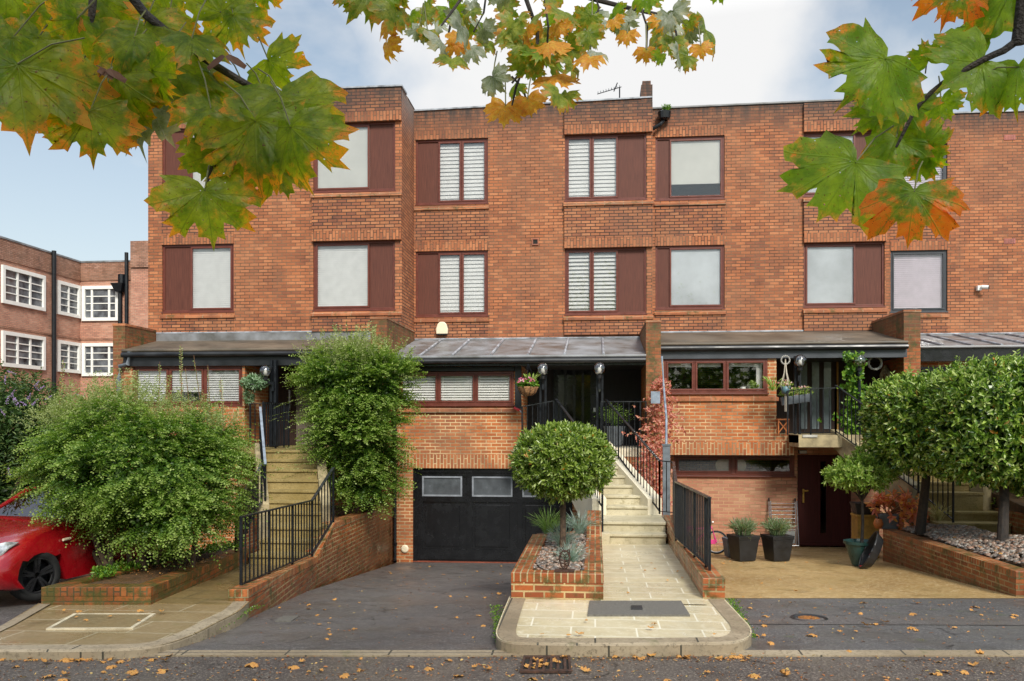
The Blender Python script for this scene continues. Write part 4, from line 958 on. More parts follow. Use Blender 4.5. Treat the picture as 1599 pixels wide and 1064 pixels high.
MB().box(q.x-.05, q.x+.06, q.y-.02, q.y+.1, q.z-.06, q.z+.06).build('mount', m_white, t, bevel=.01); MB().tube([q+Vector((.03, -.05, .02)), q+Vector((.16, -.12, 0))], .045, 10).build('body', m_white, t); MB().tube([q+Vector((.16, -.12, 0)), q+Vector((.175, -.128, 0))], .038, 10).build('lens', m_rail, t)
# aerial on the roof
t = thing('tv_aerial', 'thin television aerial on the roof beside the brick chimney', 'aerial', (XA(968, 24), 24, 7.6)); q = t.location
MB().tube([q, q+Vector((0, 0, 1.75))], .02, 6).build('mast', m_rail, t)
mb = MB(); zt = ZA(968, 136, 24); mb.tube([(q.x+.05, 24, zt), (q.x-.62, 24.2, zt-.1)], .012, 5)
for k in range(9): x = q.x-k*.075; mb.tube([(x, 23.85+k*.02, zt-k*.011-.06), (x, 24.05+k*.02, zt-k*.011+.06)], .009, 4)
mb.tube([(q.x-.16, 24, zt-.12), (q.x-.06, 24, zt+.12)], .014, 4); mb.build('elements', m_rail, t)
# ================================================================ STEPS
def v2(t, px):                     # plan point below a photo column at a distance
    p = T(px, t, 0); return Vector((p.x, p.y, 0))
def flight(name, label, Lb, Rb, Lt, Rt, n, zb, zt, m, ms, sw=.2, parent_steps=None, noser=.03, stringL=True, stringR=True, zfoot=-3.3):
    """n risers from (Lb,Rb) at height zb to (Lt,Rt) at zt"""
    t = parent_steps or thing(name, label, 'steps', (Lb+Rb)/2+Vector((0, 0, zb)))
    rise = (zt-zb)/n
    for i in range(n):
        f0, f1 = i/n, 1.0
        a, b = Lb.lerp(Lt, f0), Rb.lerp(Rt, f0); c, d = Rb.lerp(Rt, min(1, (i+1)/n+.02)), Lb.lerp(Lt, min(1, (i+1)/n+.02))
        z1 = zb+rise*(i+1)
        mb = MB(); mb.prism([a, b, c, d], zb-.35 if i < 2 else z1-rise-.25, z1-.045)
        dr = (a-d).normalized()*noser
        mb.prism([a+dr, b+dr, c, d], z1-.0445, z1)
        mb.build('step', m, t, bevel=.004)
    def stringer(A, B, nrm, nm):
        o = nrm*sw; up = .13; dn = .32
        mb = MB(); za, zb_ = zb+rise+up, zt+up
        mb.hexa([(A.x, A.y, za-dn-.45), (A.x+o.x, A.y+o.y, za-dn-.45), (B.x+o.x, B.y+o.y, zb_-dn), (B.x, B.y, zb_-dn),
                 (A.x, A.y, za), (A.x+o.x, A.y+o.y, za), (B.x+o.x, B.y+o.y, zb_), (B.x, B.y, zb_)])
        mb.build('stringer', ms, t)
    d = (Lt-Lb).normalized(); nl = Vector((-d.y, d.x, 0))
    if stringL: stringer(Lb, Lt, nl, 'l')
    if stringR: stringer(Rb, Rt, -nl, 'r')
    return t
def V(x, y, z=0): return Vector((x, y, z))
# middle house: two wide steps, a landing, then seven steps slanting left
st2 = thing('stone_steps', 'pale stone steps rising to the black front door of the middle house', 'steps', (.6, 14, -1.98))
for (y0, y1, z0, z1, xa, xb) in ((13.98, 14.4, -2.3, -1.81, .24, 1.14), (14.3, 15.5, -2.3, -1.65, .02, 1.16)):
    mb = MB(); mb.box(xa, xb, y0, y1, z0, z1-.045); mb.box(xa-.01, xb+.01, y0-.035, y1+.0, z1-.0445, z1); mb.build('step', m_step, st2, bevel=.006)
MB().box(.02, .235, 13.9, 14.3, -2.2, -1.80).build('newel_block', m_step, st2, bevel=.005)
flight('', '', V(.20, 15.32), V(.93, 15.32), V(-.68, 17.65), V(.06, 17.65), 7, -1.65, -.53, m_step, m_string, parent_steps=st2, sw=.27)
# left house
st1 = thing('stone_steps', 'old brown mossy steps rising to the door of the left house', 'steps', (-4.9, 13.3, -2.24))
for i, (y0, y1, z1) in enumerate(((12.85, 13.35, -2.06), (13.25, 13.75, -1.89), (13.62, 14.5, -1.72))):
    mb = MB(); mb.box(-5.38, -4.52, y0, y1, -2.6, z1-.045); mb.box(-5.39, -4.51, y0-.03, y1, z1-.0445, z1); mb.build('step', m_stepold, st1, bevel=.004)
Lb, Rb, Lt, Rt = V(-5.62, 14.28), V(-4.70, 14.28), V(-6.45, 16.1), V(-5.42, 16.1)
flight('', '', Lb, Rb, Lt, Rt, 7, -1.72, -.53, m_stepold, m_stringold, parent_steps=st1, sw=.17)
# right house
st3 = thing('stone_steps', 'mossy brown steps behind the pebble bed, rising to the right house', 'steps', (6.6, 15.6, -1.92))
for i, (y0, y1, z1) in enumerate(((15.6, 16.1, -1.76), (15.95, 16.4, -1.60), (16.3, 16.8, -1.44))):
    mb = MB(); mb.box(5.98, 7.2, y0, y1, -2.4, z1-.045); mb.box(5.97, 7.21, y0-.03, y1, z1-.0445, z1); mb.build('step', m_stepold, st3, bevel=.004)
flight('', '', V(5.92, 16.2), V(7.0, 16.2), V(4.98, 18.1), V(6.1, 18.1), 7, -1.44, -.27, m_stepold, m_stringold, parent_steps=st3, sw=.2)
MB().box(4.10, 4.95, 17.72, 18.6, -.50, -.26).build('landing', m_stringold, st3)

# ================================================================ RAILINGS
def railing(label, pts, h, posts=(), sp=.105, m=None, topm=None, base=.05, name='railing', hs=None):
    """pts: foot line; a sloping top rail at height h, bottom rail and balusters"""
    t = thing(name, label, 'railing', pts[0]); m = m or m_rail; hs = hs or [h]*len(pts); up = Vector((0, 0, 1))
    for i in range(len(pts)-1):
        a, b = pts[i], pts[i+1]; A, B = a+up*hs[i], b+up*hs[i+1]
        MB().bar(A, B, .045, .018).build('top_rail', topm or m_railt, t); MB().bar(a+up*base, b+up*base, .03, .012).build('bottom_rail', m, t)
        L_ = Vector((b.x-a.x, b.y-a.y, 0)).length; n = max(1, int(L_/sp))
        for k in range(n+1):
            f = k/n
            if k == 0 and i > 0: continue
            p, q = a.lerp(b, f), A.lerp(B, f); post = (k == 0 or (k == n and i == len(pts)-2) or k == n or k % 7 == 0)
            MB().bar(p+up*(0 if post else base), q, .03 if post else .016).build('post' if post else 'baluster', m, t)
    return t
fr1 = T(377, 10.2, -1.99); 
railing('black railing on the low brick wall beside the left path', [fr1, T(488, 13.35, -2.10), T(521, 14.5, -1.70)], .88, hs=[.86, .88, .93], topm=m_railt, sp=.15)
railing('black railing on the left side of the mossy steps, partly in the shrub', [T(369, 12.9, -2.02), T(403, 14.5, -1.50), T(409, 14.7, -1.40)], .85, hs=[.83, .66, .7])
railing('blue grey topped handrail up the mossy flight of the left house', [V(-5.72, 14.35, -1.45), V(-6.50, 16.05, -.42)], .72, topm=m_railg)
railing('black railing at the top of the left house porch', [V(-7.35, 17.6, -.53), V(-6.5, 17.6, -.53), V(-6.5, 16.2, -.53)], .93)
# middle house, right side of the flight, then level, then forward along the low wall
railing('black railing up the right side of the pale stone steps', [V(1.12, 15.08, -1.60), V(.22, 17.6, -.40)], .9, hs=[.93, .87], topm=m_railt, sp=.135)
railing('black railing turning forward along the low brick wall by the pale path', [V(1.12, 15.08, -1.60), V(1.34, 14.85, -1.60), T(1056, 12.5, -1.74), T(1108.5, 9.95, -1.74)], .9, hs=[.93, .92, .87, .86], sp=.11, topm=m_railt)
railing('black railing on the left side of the pale stone steps behind the round tree', [V(.12, 14.1, -1.80), V(.12, 15.1, -1.53), V(-.80, 17.5, -.40)], .9, hs=[.95, .88, .88])
railing('black railing guarding the porch right of the middle front door', [V(.12, 17.72, -.53), V(1.04, 17.72, -.53)], .96)
railing('black railing guarding the porch left of the middle front door', [V(-1.52, 17.72, -.53), V(-.86, 17.72, -.53)], .93, hs=[.86, .98])
# right house
railing('black railing on the concrete landing of the right house', [V(3.92, 17.9, -.25), V(4.35, 17.78, -.25), V(4.84, 17.78, -.25)], .95, hs=[.9, .94, .95])
railing('black railing down the left side of the right house steps', [V(4.84, 17.78, -.22), V(5.80, 16.0, -1.28), V(6.12, 15.3, -1.72)], .9, hs=[.97, .9, .84])

# ================================================================ GARDEN WALLS
def gwall(name, label, cat, pts, wd, tops, zb, inner=None, cop=True, m=None, copm=None, end_pts=None, group=None):
    """brick wall along pts (plan), thickness wd towards inner side, top heights per point, brick-on-edge coping"""
    t = thing(name, label, cat, (pts[0].x, pts[0].y, zb), group=group); n = len(pts); q = []
    for i, p in enumerate(pts):
        a, b = pts[max(0, i-1)], pts[min(n-1, i+1)]
        if 0 < i < n-1:
            d1 = (pts[i]-a).normalized(); d2 = (b-pts[i]).normalized(); n1 = Vector((-d1.y, d1.x, 0)); n2 = Vector((-d2.y, d2.x, 0)); nn = (n1+n2).normalized(); nn = nn/max(.3, nn.dot(n1))
        else: d = (b-a).normalized(); nn = Vector((-d.y, d.x, 0))
        q.append(p+nn*wd)
    w_, c_ = MB(), MB(); ch = .105
    for i in range(n-1):
        a, b, c, d = pts[i], pts[i+1], q[i+1], q[i]; za, zb2 = tops[i], tops[i+1]
        w_.hexa([(a.x, a.y, zb), (b.x, b.y, zb), (c.x, c.y, zb), (d.x, d.y, zb), (a.x, a.y, za-ch), (b.x, b.y, zb2-ch), (c.x, c.y, zb2-ch), (d.x, d.y, za-ch)])
        o = [(a+(a-d).normalized()*.004), (b+(b-c).normalized()*.004), c+(c-b).normalized()*.004, d+(d-a).normalized()*.004]
        c_.hexa([(o[0].x, o[0].y, za-ch+.001), (o[1].x, o[1].y, zb2-ch+.001), (o[2].x, o[2].y, zb2-ch+.001), (o[3].x, o[3].y, za-ch+.001), (o[0].x, o[0].y, za), (o[1].x, o[1].y, zb2), (o[2].x, o[2].y, zb2), (o[3].x, o[3].y, za)], sw=1)
    w_.build('wall', m or m_wall, t); c_.build('coping', copm or m_cop, t, bevel=.006)
    return t, q
m_cop = brick('brick_on_edge', WET, (.42, .33, .17), wet=.3, rough=.6, moss=.6, offset=0, ms=.009)
m_moss = brick('brick_mossy', WET, (.16, .12, .05), wet=.3, rough=.65, moss=1.25, ms=.008, patchcol=(.10, .065, .018))
# central planter
P = [V(-.93, 12.7), V(-.93, 9.43), V(.09, 9.43), V(.09, 12.5), V(.09, 12.55), V(.09, 13.85)]
pt, q = gwall('brick_planter', 'brick planter box holding the round topiary tree', 'planter', P, -.215 if 0 else .215, [-1.67]*4+[-1.66, -1.42], -2.6)
MB().poly([(-.9, 9.5, -1.74), (.05, 9.5, -1.74), (.05, 13.6, -1.72), (-.9, 13.2, -1.72)]).build('soil', m_soil, pt)
MB().hexa([(-.9, 12.6, -2.6), (-.3, 13.6, -2.6), (.0, 13.6, -2.6), (-.7, 12.5, -2.6), (-.9, 12.6, -1.72), (-.3, 13.6, -1.72), (.0, 13.6, -1.72), (-.7, 12.5, -1.72)]).build('back_wall', m_wall, pt)
# left planter
A = T(65, 9.62, 0); B = T(236, 9.62, 0); C = V(-5.45, 13.2); A0 = V(A.x+.35, 13.2)
A.z = B.z = 0
pt1, q = gwall('brick_planter', 'low mossy brick planter under the big left shrub', 'planter', [V(A.x+.3, 13.3), A, B, C], .215, [-1.95, -1.86, -1.86, -1.98], -2.6, m=m_moss, copm=m_moss)
MB().poly([(A.x+.1, A.y+.1, -1.90), (B.x-.1, B.y+.1, -1.90), (C.x-.1, C.y, -1.98), (A.x+.5, 13.3, -1.95)]).build('soil', m_soil, pt1)
# wall between the left path and the central driveway, rising beside the steps
P = [T(388, 9.85, 0), V(-4.36, 13.05), V(-4.40, 14.1), V(-4.42, 18.2)]; P[0].z = 0
wt, q = gwall('brick_wall', 'brick retaining wall between the left path and the asphalt driveway', 'wall', P, .23, [-1.93, -2.11, -1.70, -1.78], -3.3)
bed = MB().prism([(-5.0, 14.2), (-4.6, 14.2), (-4.6, 17.9), (-6.2, 17.9), (-5.4, 16.2)], -3.2, -1.80); bedo = bed.build('flower_bed', m_soil); tag(bedo, kind='structure')
# low wall right of the pale path
P = [V(1.18, 14.95), V(1.185, 12.75), V(1.19, 9.62)]
gwall('brick_wall', 'low brick wall right of the pale stone path with a black railing', 'wall', P, .24, [-1.60+.0, -1.73, -1.73], -2.6)
# pebble planter on the right
P = [V(5.25, 16.2), T(1587, 11.05, 0), V(5.45+3.2, 10.9)]; P[1].z = 0
P[2] = P[1]+Vector((2.6, .35, 0))
pt3, q = gwall('brick_planter', 'long brick wall planter full of pebbles at the right', 'planter', P, .23, [-1.95, -1.93, -1.95], -3.2)
MB().poly([P[0]+Vector((.1, 0, -1.98)), P[1]+Vector((.1, .1, -1.98)), P[2]+Vector((0, .1, -1.98)), V(8.4, 12, -1.95), V(6.0, 15.6, -1.85)]).build('soil', m_soil, pt3)
m_cop2 = m_cop
# rear wall of right garden
struct('bank', MB().hexa([(7.25, 11.6, -2.2), (13, 11.6, -2.2), (13, 19.8, -2.2), (7.25, 19.8, -2.2), (7.25, 11.6, -1.85), (13, 11.6, -1.85), (13, 19.8, -.9), (7.25, 19.8, -.9)]), m_soil)
MB2 = MB().box(7.22, 7.42, 12.5, 17.2, -2.4, -1.55); tag(MB2.build('brick_wall', m_wall), 'low brick wall right of the far right steps under the dark hedge', 'wall')

# pebbles
def pebbles(n, fn, label, sz=(.03, .06)):
    base = MB(); vs = []; fs = []; rn = []
    u = [(0, 0, 1)]+[(math.cos(a), math.sin(a), .45) for a in [k*math.pi/3 for k in range(6)]]+[(math.cos(a)*.98, math.sin(a)*.98, -.35) for a in [k*math.pi/3+.5 for k in range(6)]]
    for i in range(n):
        x, y, z = fn(); s = random.uniform(*sz); a = random.random()*6.28; sy = random.uniform(.6, .9); szz = random.uniform(.35, .6); ti = random.uniform(-.3, .3)
        o = len(vs)
        for p in u:
            X, Y, Z = p[0]*s, p[1]*s*sy, p[2]*s*szz; Z += X*ti
            vs.append((x+X*math.cos(a)-Y*math.sin(a), y+X*math.sin(a)+Y*math.cos(a), z+Z))
        f = [(0, 1+k, 1+(k+1) % 6) for k in range(6)]+[(1+k, 7+k, 1+(k+1) % 6) for k in range(6)]+[(1+(k+1) % 6, 7+k, 7+(k+1) % 6) for k in range(6)]
        fs += [tuple(o+j for j in t) for t in f]; rn += [random.random()]*len(f)
    me = bpy.data.meshes.new('pebbles'); me.from_pydata(vs, [], fs); me.polygons.foreach_set('use_smooth', [True]*len(fs))
    at = me.attributes.new('rnd', 'FLOAT', 'FACE'); at.data.foreach_set('value', rn)
    o = link('pebbles', me, m_peb); tag(o, label, 'pebbles', kind='stuff'); return o
m_peb, n_, b_, o_ = newmat('pebble'); at_ = N(n_, 'ShaderNodeAttribute', attribute_name='rnd').outputs['Fac']
pc = ramp(n_, at_, [(0, (.09, .08, .075)), (.3, (.22, .17, .13)), (.55, (.30, .16, .10)), (.75, (.32, .27, .22)), (.9, (.14, .125, .115)), (1, (.50, .46, .40))])
gpos = N(n_, 'ShaderNodeNewGeometry').outputs['Position']
n_.links.new(mixc(n_, mrange(n_, noise(n_, gpos, 30, 4), .45, .7, 0, .5), pc, (.12, .09, .07)), b_.inputs['Base Color']); b_.inputs['Roughness'].default_value = .32
def peb3():
    while True:
        y = random.uniform(11.2, 16.0); f = (16.2-y)/(16.2-P[1].y); xl = lerp(5.25, P[1].x, f)+.27; x = random.uniform(xl, xl+(2.2 if y < 12.6 else 1.1 if y < 14 else .75))
        xr = lerp(6.05, 8.5, max(0, (15.6-y)/4.5))
        if x < xr: return x, y, -1.93+min(.14, (x-xl)*.22)+random.uniform(0, .03)
pebbles(3400, peb3, 'rounded wet pebbles filling the right planter', (.022, .052))
pebbles(800, lambda: (random.uniform(-.72, -.10), random.uniform(9.65, 12.9), -1.71+random.uniform(0, .035)), 'rounded pebbles around the round topiary tree', (.022, .045))

# ================================================================ APARTMENT BLOCK behind left
ap = thing('apartment_building', 'older brick apartment block with white windows, beyond the left house', 'apartment building', (-24.8, 39, -3.3))
XF, YF = -24.8, 39.0
A1 = MB(); mF = lambda px: None
def Yat(px):                                   # where a photo column meets the plane X = XF
    u = (px-800)/F; return XF*(CA+u*SA)/(-SA+u*CA)
def Zx(px, py): y = Yat(px); return (660-py)/F*(y*CA-XF*SA)
A1.quad((XF, 26, -3.3), (XF, YF, -3.3), (XF, YF, 6.9), (XF, 26, 6.9)); A1.quad((XF, YF, -3.3), (-14, YF, -3.3), (-14, YF, 6.9), (XF, YF, 6.9))
A1.quad((-45, 26, -3.3), (XF, 26, -3.3), (XF, 26, 6.9), (-45, 26, 6.9)); A1.build('wall', m_far, ap)
bd = MB(); bd.box(XF-.3, XF+.05, 25.95, YF-.05, 6.85, 7.72); bd.box(XF-.3, -16.5, YF-.05, YF+.3, 6.85, 7.72); bd.box(XF-.2, XF+.03, 26, YF-.03, 3.98, 4.06); bd.box(XF+.03, -16, YF-.03, YF+.1, 3.98, 4.06)
bd.build('parapet', m_farband, ap)
MB().box(XF-.32, XF+.08, 25.9, YF-.08, 7.722, 7.80).box(XF-.32, -16.4, YF-.08, YF+.3, 7.722, 7.80).build('coping', m_lead, ap)
MB().box(XA(205, 38.5), -14, 38.5, 39.5, -3.3, 8.55).build('stair_tower', m_far, ap)
MB().box(XA(204.5, 38.45), -13.9, 38.42, 39.5, 7.35, 8.6).build('tower_band', m_farband, ap)
MB().quad((-45, 26, 7.5), (XF, 26, 7.5), (XF, 50, 7.5), (-45, 50, 7.5)).quad((XF, YF, 7.5), (-14, YF, 7.5), (-14, 50, 7.5), (XF, 50, 7.5)).build('roof', m_felt, ap)
m_wf = simple('white_gloss_window', (.86, .85, .80), .4, var=.03); m_dkglass = simple('old_window_pane', (.12, .13, .14), .15, var=.5, sc=2.5, spec=.8, bmp=0, col2=(.03, .03, .035))
def awin(axis, a0, a1, z0, z1, cols, rows=4, skip=()):
    def bx(mb, u0, u1, w0, w1, d0, d1):
        if axis == 'x': mb.box(XF+d0, XF+d1, u0, u1, w0, w1)
        else: mb.box(u0, u1, YF-d1, YF-d0, w0, w1)
    f = MB(); s = .16
    bx(f, a0, a1, z0, z0+s, -.1, .10); bx(f, a0, a1, z1-s, z1, -.1, .10); bx(f, a0, a0+s, z0+s, z1-s, -.1, .099); bx(f, a1-s, a1, z0+s, z1-s, -.1, .099)
    tot = sum(cols); x = a0+s; W_ = a1-a0-2*s; H_ = z1-z0-2*s; gl = MB(); xs = []
    for k, c in enumerate(cols):
        w_ = W_*c/tot
        if k: bx(f, x-.05, x+.05, z0+s, z1-s, -.1, .06)
        for r in range(1, rows): bx(f, x+.04, x+w_-.04, z0+s+H_*r/rows-.022, z0+s+H_*r/rows+.022, -.1, .045)
        x += w_
    fo = f.build('window', m_wf, ap)
    bx(gl, a0+s, a1-s, z0+s, z1-s, .005, .012); gl.build('pane', m_dkglass, fo)
for (z0, z1) in ((5.02, 6.62), (2.36, 3.86)):
    awin('x', Yat(2), Yat(69), z0, z1, (1, 1, 1)); awin('x', Yat(89), YF-.12, z0, z1-.03, (1, 1), 4)
    awin('y', XF+.12, XA(187, YF), z0-.12, z1-.03, (1, 2.6, 1))
awin('x', 27, 29, 5.02, 6.62, (1, 1, 1))
def bgpipe(pts, r, label): t = thing('downpipe', label, 'downpipe', pts[-1]); MB().tube(pts, r, 8).build('pipe', m_rail, t); return t
y = Yat(80); bgpipe([(XF+.15, y, Zx(80, 392)), (XF+.15, y, -3)], .10, 'tall black soil pipe on the old apartment block')
xq = XA(188, YF-.2); t = bgpipe([(xq, YF-.2, ZA(188, 430, YF)), (xq, YF-.2, -3)], .10, 'black downpipe with a hopper head on the apartment block')
MB().hexa([(xq-.15, YF-.4, 6.25), (xq+.15, YF-.4, 6.25), (xq+.15, YF-.1, 6.25), (xq-.15, YF-.1, 6.25), (xq-.32, YF-.5, 6.65), (xq+.28, YF-.5, 6.65), (xq+.28, YF-.06, 6.65), (xq-.32, YF-.06, 6.65)]).build('hopper', m_rail, t)
MB().tube([(xq+.08, YF-.2, 6.6), (xq+.08, YF-.2, 7.1)], .14, 8).build('elbow', m_rail, t)
xq = XA(198, YF-.2); bgpipe([(xq, YF-.2, ZA(198, 396, YF)), (xq, YF-.2, -3)], .09, 'rightmost thin black pipe rising above the apartment block roof')

# ================================================================ CAR
cp = T(88, 10.75, 0); car = thing('parked_car', 'red coupe car parked behind the left planter, nose to the street', 'car', (0, 0, 0))
HD = R(-90-9)                                     # heading
CW = Matrix.Rotation(HD, 4, 'Z')
wheelf = T(53, 10.55, -2.21+.32)
def carP(x, y, z): v = CW @ Vector((x-1.32, y-.74, z)); return (wheelf.x+v.x, wheelf.y+v.y, -2.21+z)
# local: x forward, y to the car's left; front wheel at (1.32, .74)
prof = [(-2.05, .35), (-2.1, .62), (-2.02, .88), (-1.6, .97), (-.9, .98), (.2, .96), (.75, .95), (1.3, .86), (1.75, .74), (2.0, .60), (2.08, .45), (2.0, .25), (1.80, .20)]
arch = lambda cx: [(cx+.37*math.cos(a), .33+.37*math.sin(a)) for a in [math.pi*k/10 for k in range(11)]]
low = [p for p in arch(1.32)]+[(.9, .2), (-.85, .2)]+[p for p in arch(-1.25)]+[(-1.75, .25)]
outl = prof+low
stn = []
for k in range(-6, 7):
    s = k/6; e_ = abs(s)
    yy = .87*(math.sin(s*math.pi/2)); fx = 1-.13*e_**3; dz = .0+.10*e_**5
    stn.append((yy, fx, dz))
cm = MB(); nO = len(outl)
for (yy, fx, dz) in stn:
    for (x, z) in outl:
        inner = abs(yy) < .62 and z < .72 and abs(abs(x-(1.32 if x > 0 else -1.25))-0) < .38
        yb = yy*(1-.07*max(0, (z-.6)/.4)) if z > .6 else yy*(1-.04*max(0, (.35-z)/.2))
        cm.v.append(carP(x*fx if abs(x) > 1.72 else x, yb, z-dz*(z > .55)))
for i in range(len(stn)-1):
    for j in range(nO):
        a, b = i*nO+j, i*nO+(j+1) % nO; cm.f.append((a, b, b+nO, a+nO)); cm.sw.append(0)
cm.f.append(tuple(range(nO-1, -1, -1))); cm.f.append(tuple((len(stn)-1)*nO+k for k in range(nO))); cm.sw += [0, 0]
cm.build('body', m_red, car, smooth=True).modifiers.new('e', 'EDGE_SPLIT').split_angle = R(40)
gh = [[(.62, .93, .70), (.05, 1.28, .55), (-.75, 1.29, .55), (-1.35, .98, .66)]]
rf = MB(); rf.hexa([carP(.05, -.55, 1.265), carP(.05, .55, 1.265), carP(-.75, .55, 1.275), carP(-.75, -.55, 1.275), carP(.05, -.5, 1.30), carP(.05, .5, 1.30), carP(-.75, .5, 1.305), carP(-.75, -.5, 1.305)])
for s in (-1, 1):
    rf.bar(carP(.66, .70*s, .92), carP(.05, .54*s, 1.28), .05, .05); rf.bar(carP(-.75, .54*s, 1.28), carP(-1.4, .66*s, .96), .16, .05)
rf.build('roof', m_red, car, smooth=False)
gm = MB(); gm.quad(carP(.66, -.68, .94), carP(.66, .68, .94), carP(.06, .52, 1.27), carP(.06, -.52, 1.27))
for s in (-1, 1): gm.poly([carP(.62, .70*s, .93), carP(.05, .545*s, 1.27), carP(-.75, .545*s, 1.27), carP(-1.3, .67*s, .96)])
gm.quad(carP(-.76, -.52, 1.27), carP(-.76, .52, 1.27), carP(-1.4, .62, .97), carP(-1.4, -.62, .97)); gm.build('glass', glass_mat('car_glass', (.35, .42, .38), .18), car)
MB().box(-.5, .5, -.3, .3, 0, 0).v
for (x, s, nm) in ((1.32, 1, 1), (1.32, -1, 1), (-1.25, 1, 0), (-1.25, -1, 0)):
    y0 = .74*s; st = R(-12) if nm else 0
    def wp(r, a, d):
        lx, lz = r*math.cos(a), r*math.sin(a); vx = lx*math.cos(st)-d*math.sin(st); vy = lx*math.sin(st)+d*math.cos(st)
        return carP(x+vx, y0+vy, .32+lz)
    tm = MB(); pr = [(.20, .05), (.22, .09), (.29, .10), (.315, .07), (.32, 0), (.315, -.07), (.29, -.10), (.2, -.09)]; n = 28; i0 = 0
    for (r, d) in pr:
        for j in range(n): tm.v.append(wp(r, 2*math.pi*j/n, d*s))
    for k in range(len(pr)-1):
        for j in range(n): tm.f.append((k*n+j, k*n+(j+1) % n, (k+1)*n+(j+1) % n, (k+1)*n+j)); tm.sw.append(0)
    wo = tm.build('wheel', m_rub, car, smooth=True)
    rm = MB()
    for k in range(5):
        a = 2*math.pi*k/5+.3
        for da in (-.13, .13):
            rm.hexa([wp(.04, a+da*2-.3, .03*s), wp(.04, a+da*2+.3, .03*s), wp(.215, a+da+.09, .05*s), wp(.215, a+da-.09, .05*s), wp(.04, a+da*2-.3, .075*s), wp(.04, a+da*2+.3, .075*s), wp(.215, a+da+.09, .085*s), wp(.215, a+da-.09, .085*s)])
    i0 = len(rm.v)
    for (r, d) in ((.205, .04), (.205, .09), (.222, .09), (.222, .04)):
        for j in range(n): rm.v.append(wp(r, 2*math.pi*j/n, d*s))
    for k in range(3):
        for j in range(n): rm.f.append((i0+k*n+j, i0+k*n+(j+1) % n, i0+(k+1)*n+(j+1) % n, i0+(k+1)*n+j)); rm.sw.append(0)
    rm.poly([wp(.21, 2*math.pi*j/n, -.02*s) for j in range(n)]); rm.build('rim', m_rim, wo)
def patch(pts, th=.012):                         # slightly domed patch on the car flank
    c = sum((Vector(p) for p in pts), Vector())/len(pts); mb = MB(); n = len(pts)
    a, b = Vector(pts[0])-c, Vector(pts[n//3])-c; nn = a.cross(b).normalized()
    cam_dir = (Vector((0, 0, 0))-c).normalized(); nn = nn if nn.dot(cam_dir) > 0 else -nn
    mb.v = [tuple(Vector(p)-nn*.04) for p in pts]+[tuple(Vector(p)+nn*.012) for p in pts]+[tuple(c.lerp(Vector(p), .6)+nn*(.012+th)) for p in pts]+[tuple(c+nn*(.014+th))]
    for i in range(n):
        j = (i+1) % n; mb.f += [(i, j, n+j, n+i), (n+i, n+j, 2*n+j, 2*n+i), (2*n+i, 2*n+j, 3*n)]; mb.sw += [0, 0, 0]
    return mb
for s in (1, -1):
    patch([carP(1.74, .775*s, .70), carP(1.60, .80*s, .77), carP(1.74, .74*s, .785), carP(1.90, .66*s, .75), carP(2.02, .52*s, .64), carP(2.07, .50*s, .55), carP(1.98, .66*s, .53), carP(1.86, .735*s, .58)], .02).build('headlight', simple('headlamp', (.72, .74, .74), .08, metal=.35, var=.35, sc=14, bmp=0, coat=1), car, smooth=True)
    patch([carP(1.72, .80*s, .42), carP(1.9, .755*s, .42), carP(2.03, .63*s, .42), carP(2.03, .63*s, .385), carP(1.9, .755*s, .385), carP(1.72, .80*s, .395)], .004).build('marker_light', simple('amber', (.85, .22, .02), .2), car)
    MB().tube([carP(.86, .868*s, .72), carP(.98, .868*s, .715)], .018, 8).build('side_repeater', m_cream, car)
    MB().hexa([carP(.40, .80*s, .93), carP(.40, .98*s, .95), carP(.28, .98*s, .95), carP(.28, .80*s, .93), carP(.40, .82*s, 1.05), carP(.40, .96*s, 1.05), carP(.28, .96*s, 1.05), carP(.28, .82*s, 1.05)]).build('mirror', m_red, car, bevel=.02)

# ================================================================ LAMPS AND HANGING THINGS
def globe(px, py, Y, label, r=.135, side=0):
    p = W(px, py, Y); t = thing('globe_lamp', label, 'lamp', p, group='globe porch lamps')
    MB().ball(p, r, 24).build('globe', m_globe, t, smooth=True)
    MB().lathe([(.0001, -.06), (.035, -.05), (.045, 0), (.03, .05), (.0001, .065)], p-Vector((0, 0, .03)), 12).build('bulb', simple('opal_bulb', (.9, .9, .86), .3), t, smooth=True)
    MB().lathe([(.05, -.20), (.06, -.14), (.03, -.13), (.03, -.09)], p, 12).build('lamp_holder', m_railt, t)
    MB().bar(p+Vector((0, 0, -.18)), p+Vector((side, .12, -.30)), .035).bar(p+Vector((side, .12, -.22)), p+Vector((side, .12, -.42)), .05).build('bracket', m_rail, t)
globe(415, 580, 17.65, 'globe lamp on the dark post of the left house porch', side=.12)
globe(848, 577, 17.72, 'smoked globe lamp left of the middle front door, by the flower basket')
globe(936.5, 576, 17.72, 'smoked globe lamp right of the middle front door')
globe(1250, 564, 18.28, 'globe lamp beside the hanging plant at the right house')
globe(1342, 564, 18.0, 'globe lamp rising out of the ivy at the right house')
MB().tube([W(1342, 580, 18.0), W(1342, 700, 18.0)], .035, 8).build('post', m_rail, bpy.data.objects.get('globe_lamp.004'))
def flowers(nm, c, r, rz_, n, m, parent, ln=.03):
    P_ = unit(RNG.normal(size=(n, 3)))*np.array([r, r, rz_])*(.5+.5*RNG.random((n, 1)))+np.array(c)
    P_ = np.repeat(P_, 5, 0); return leaves(nm, m, P_, RNG.normal(size=P_.shape), RNG.normal(size=P_.shape), ln, ln*.8, parent)
def lfill(nm, c, r, rz_, n, m, parent, ln=.05, wd=.025):
    P_, O_ = shell([(c[0], c[1], c[2], r, r, rz_)], n, .3); C, D, Nn = rosettes(P_, O_, 4, 1.0, .02); return leaves(nm, m, C, D, Nn, ln, wd, parent, big=ln > .04)
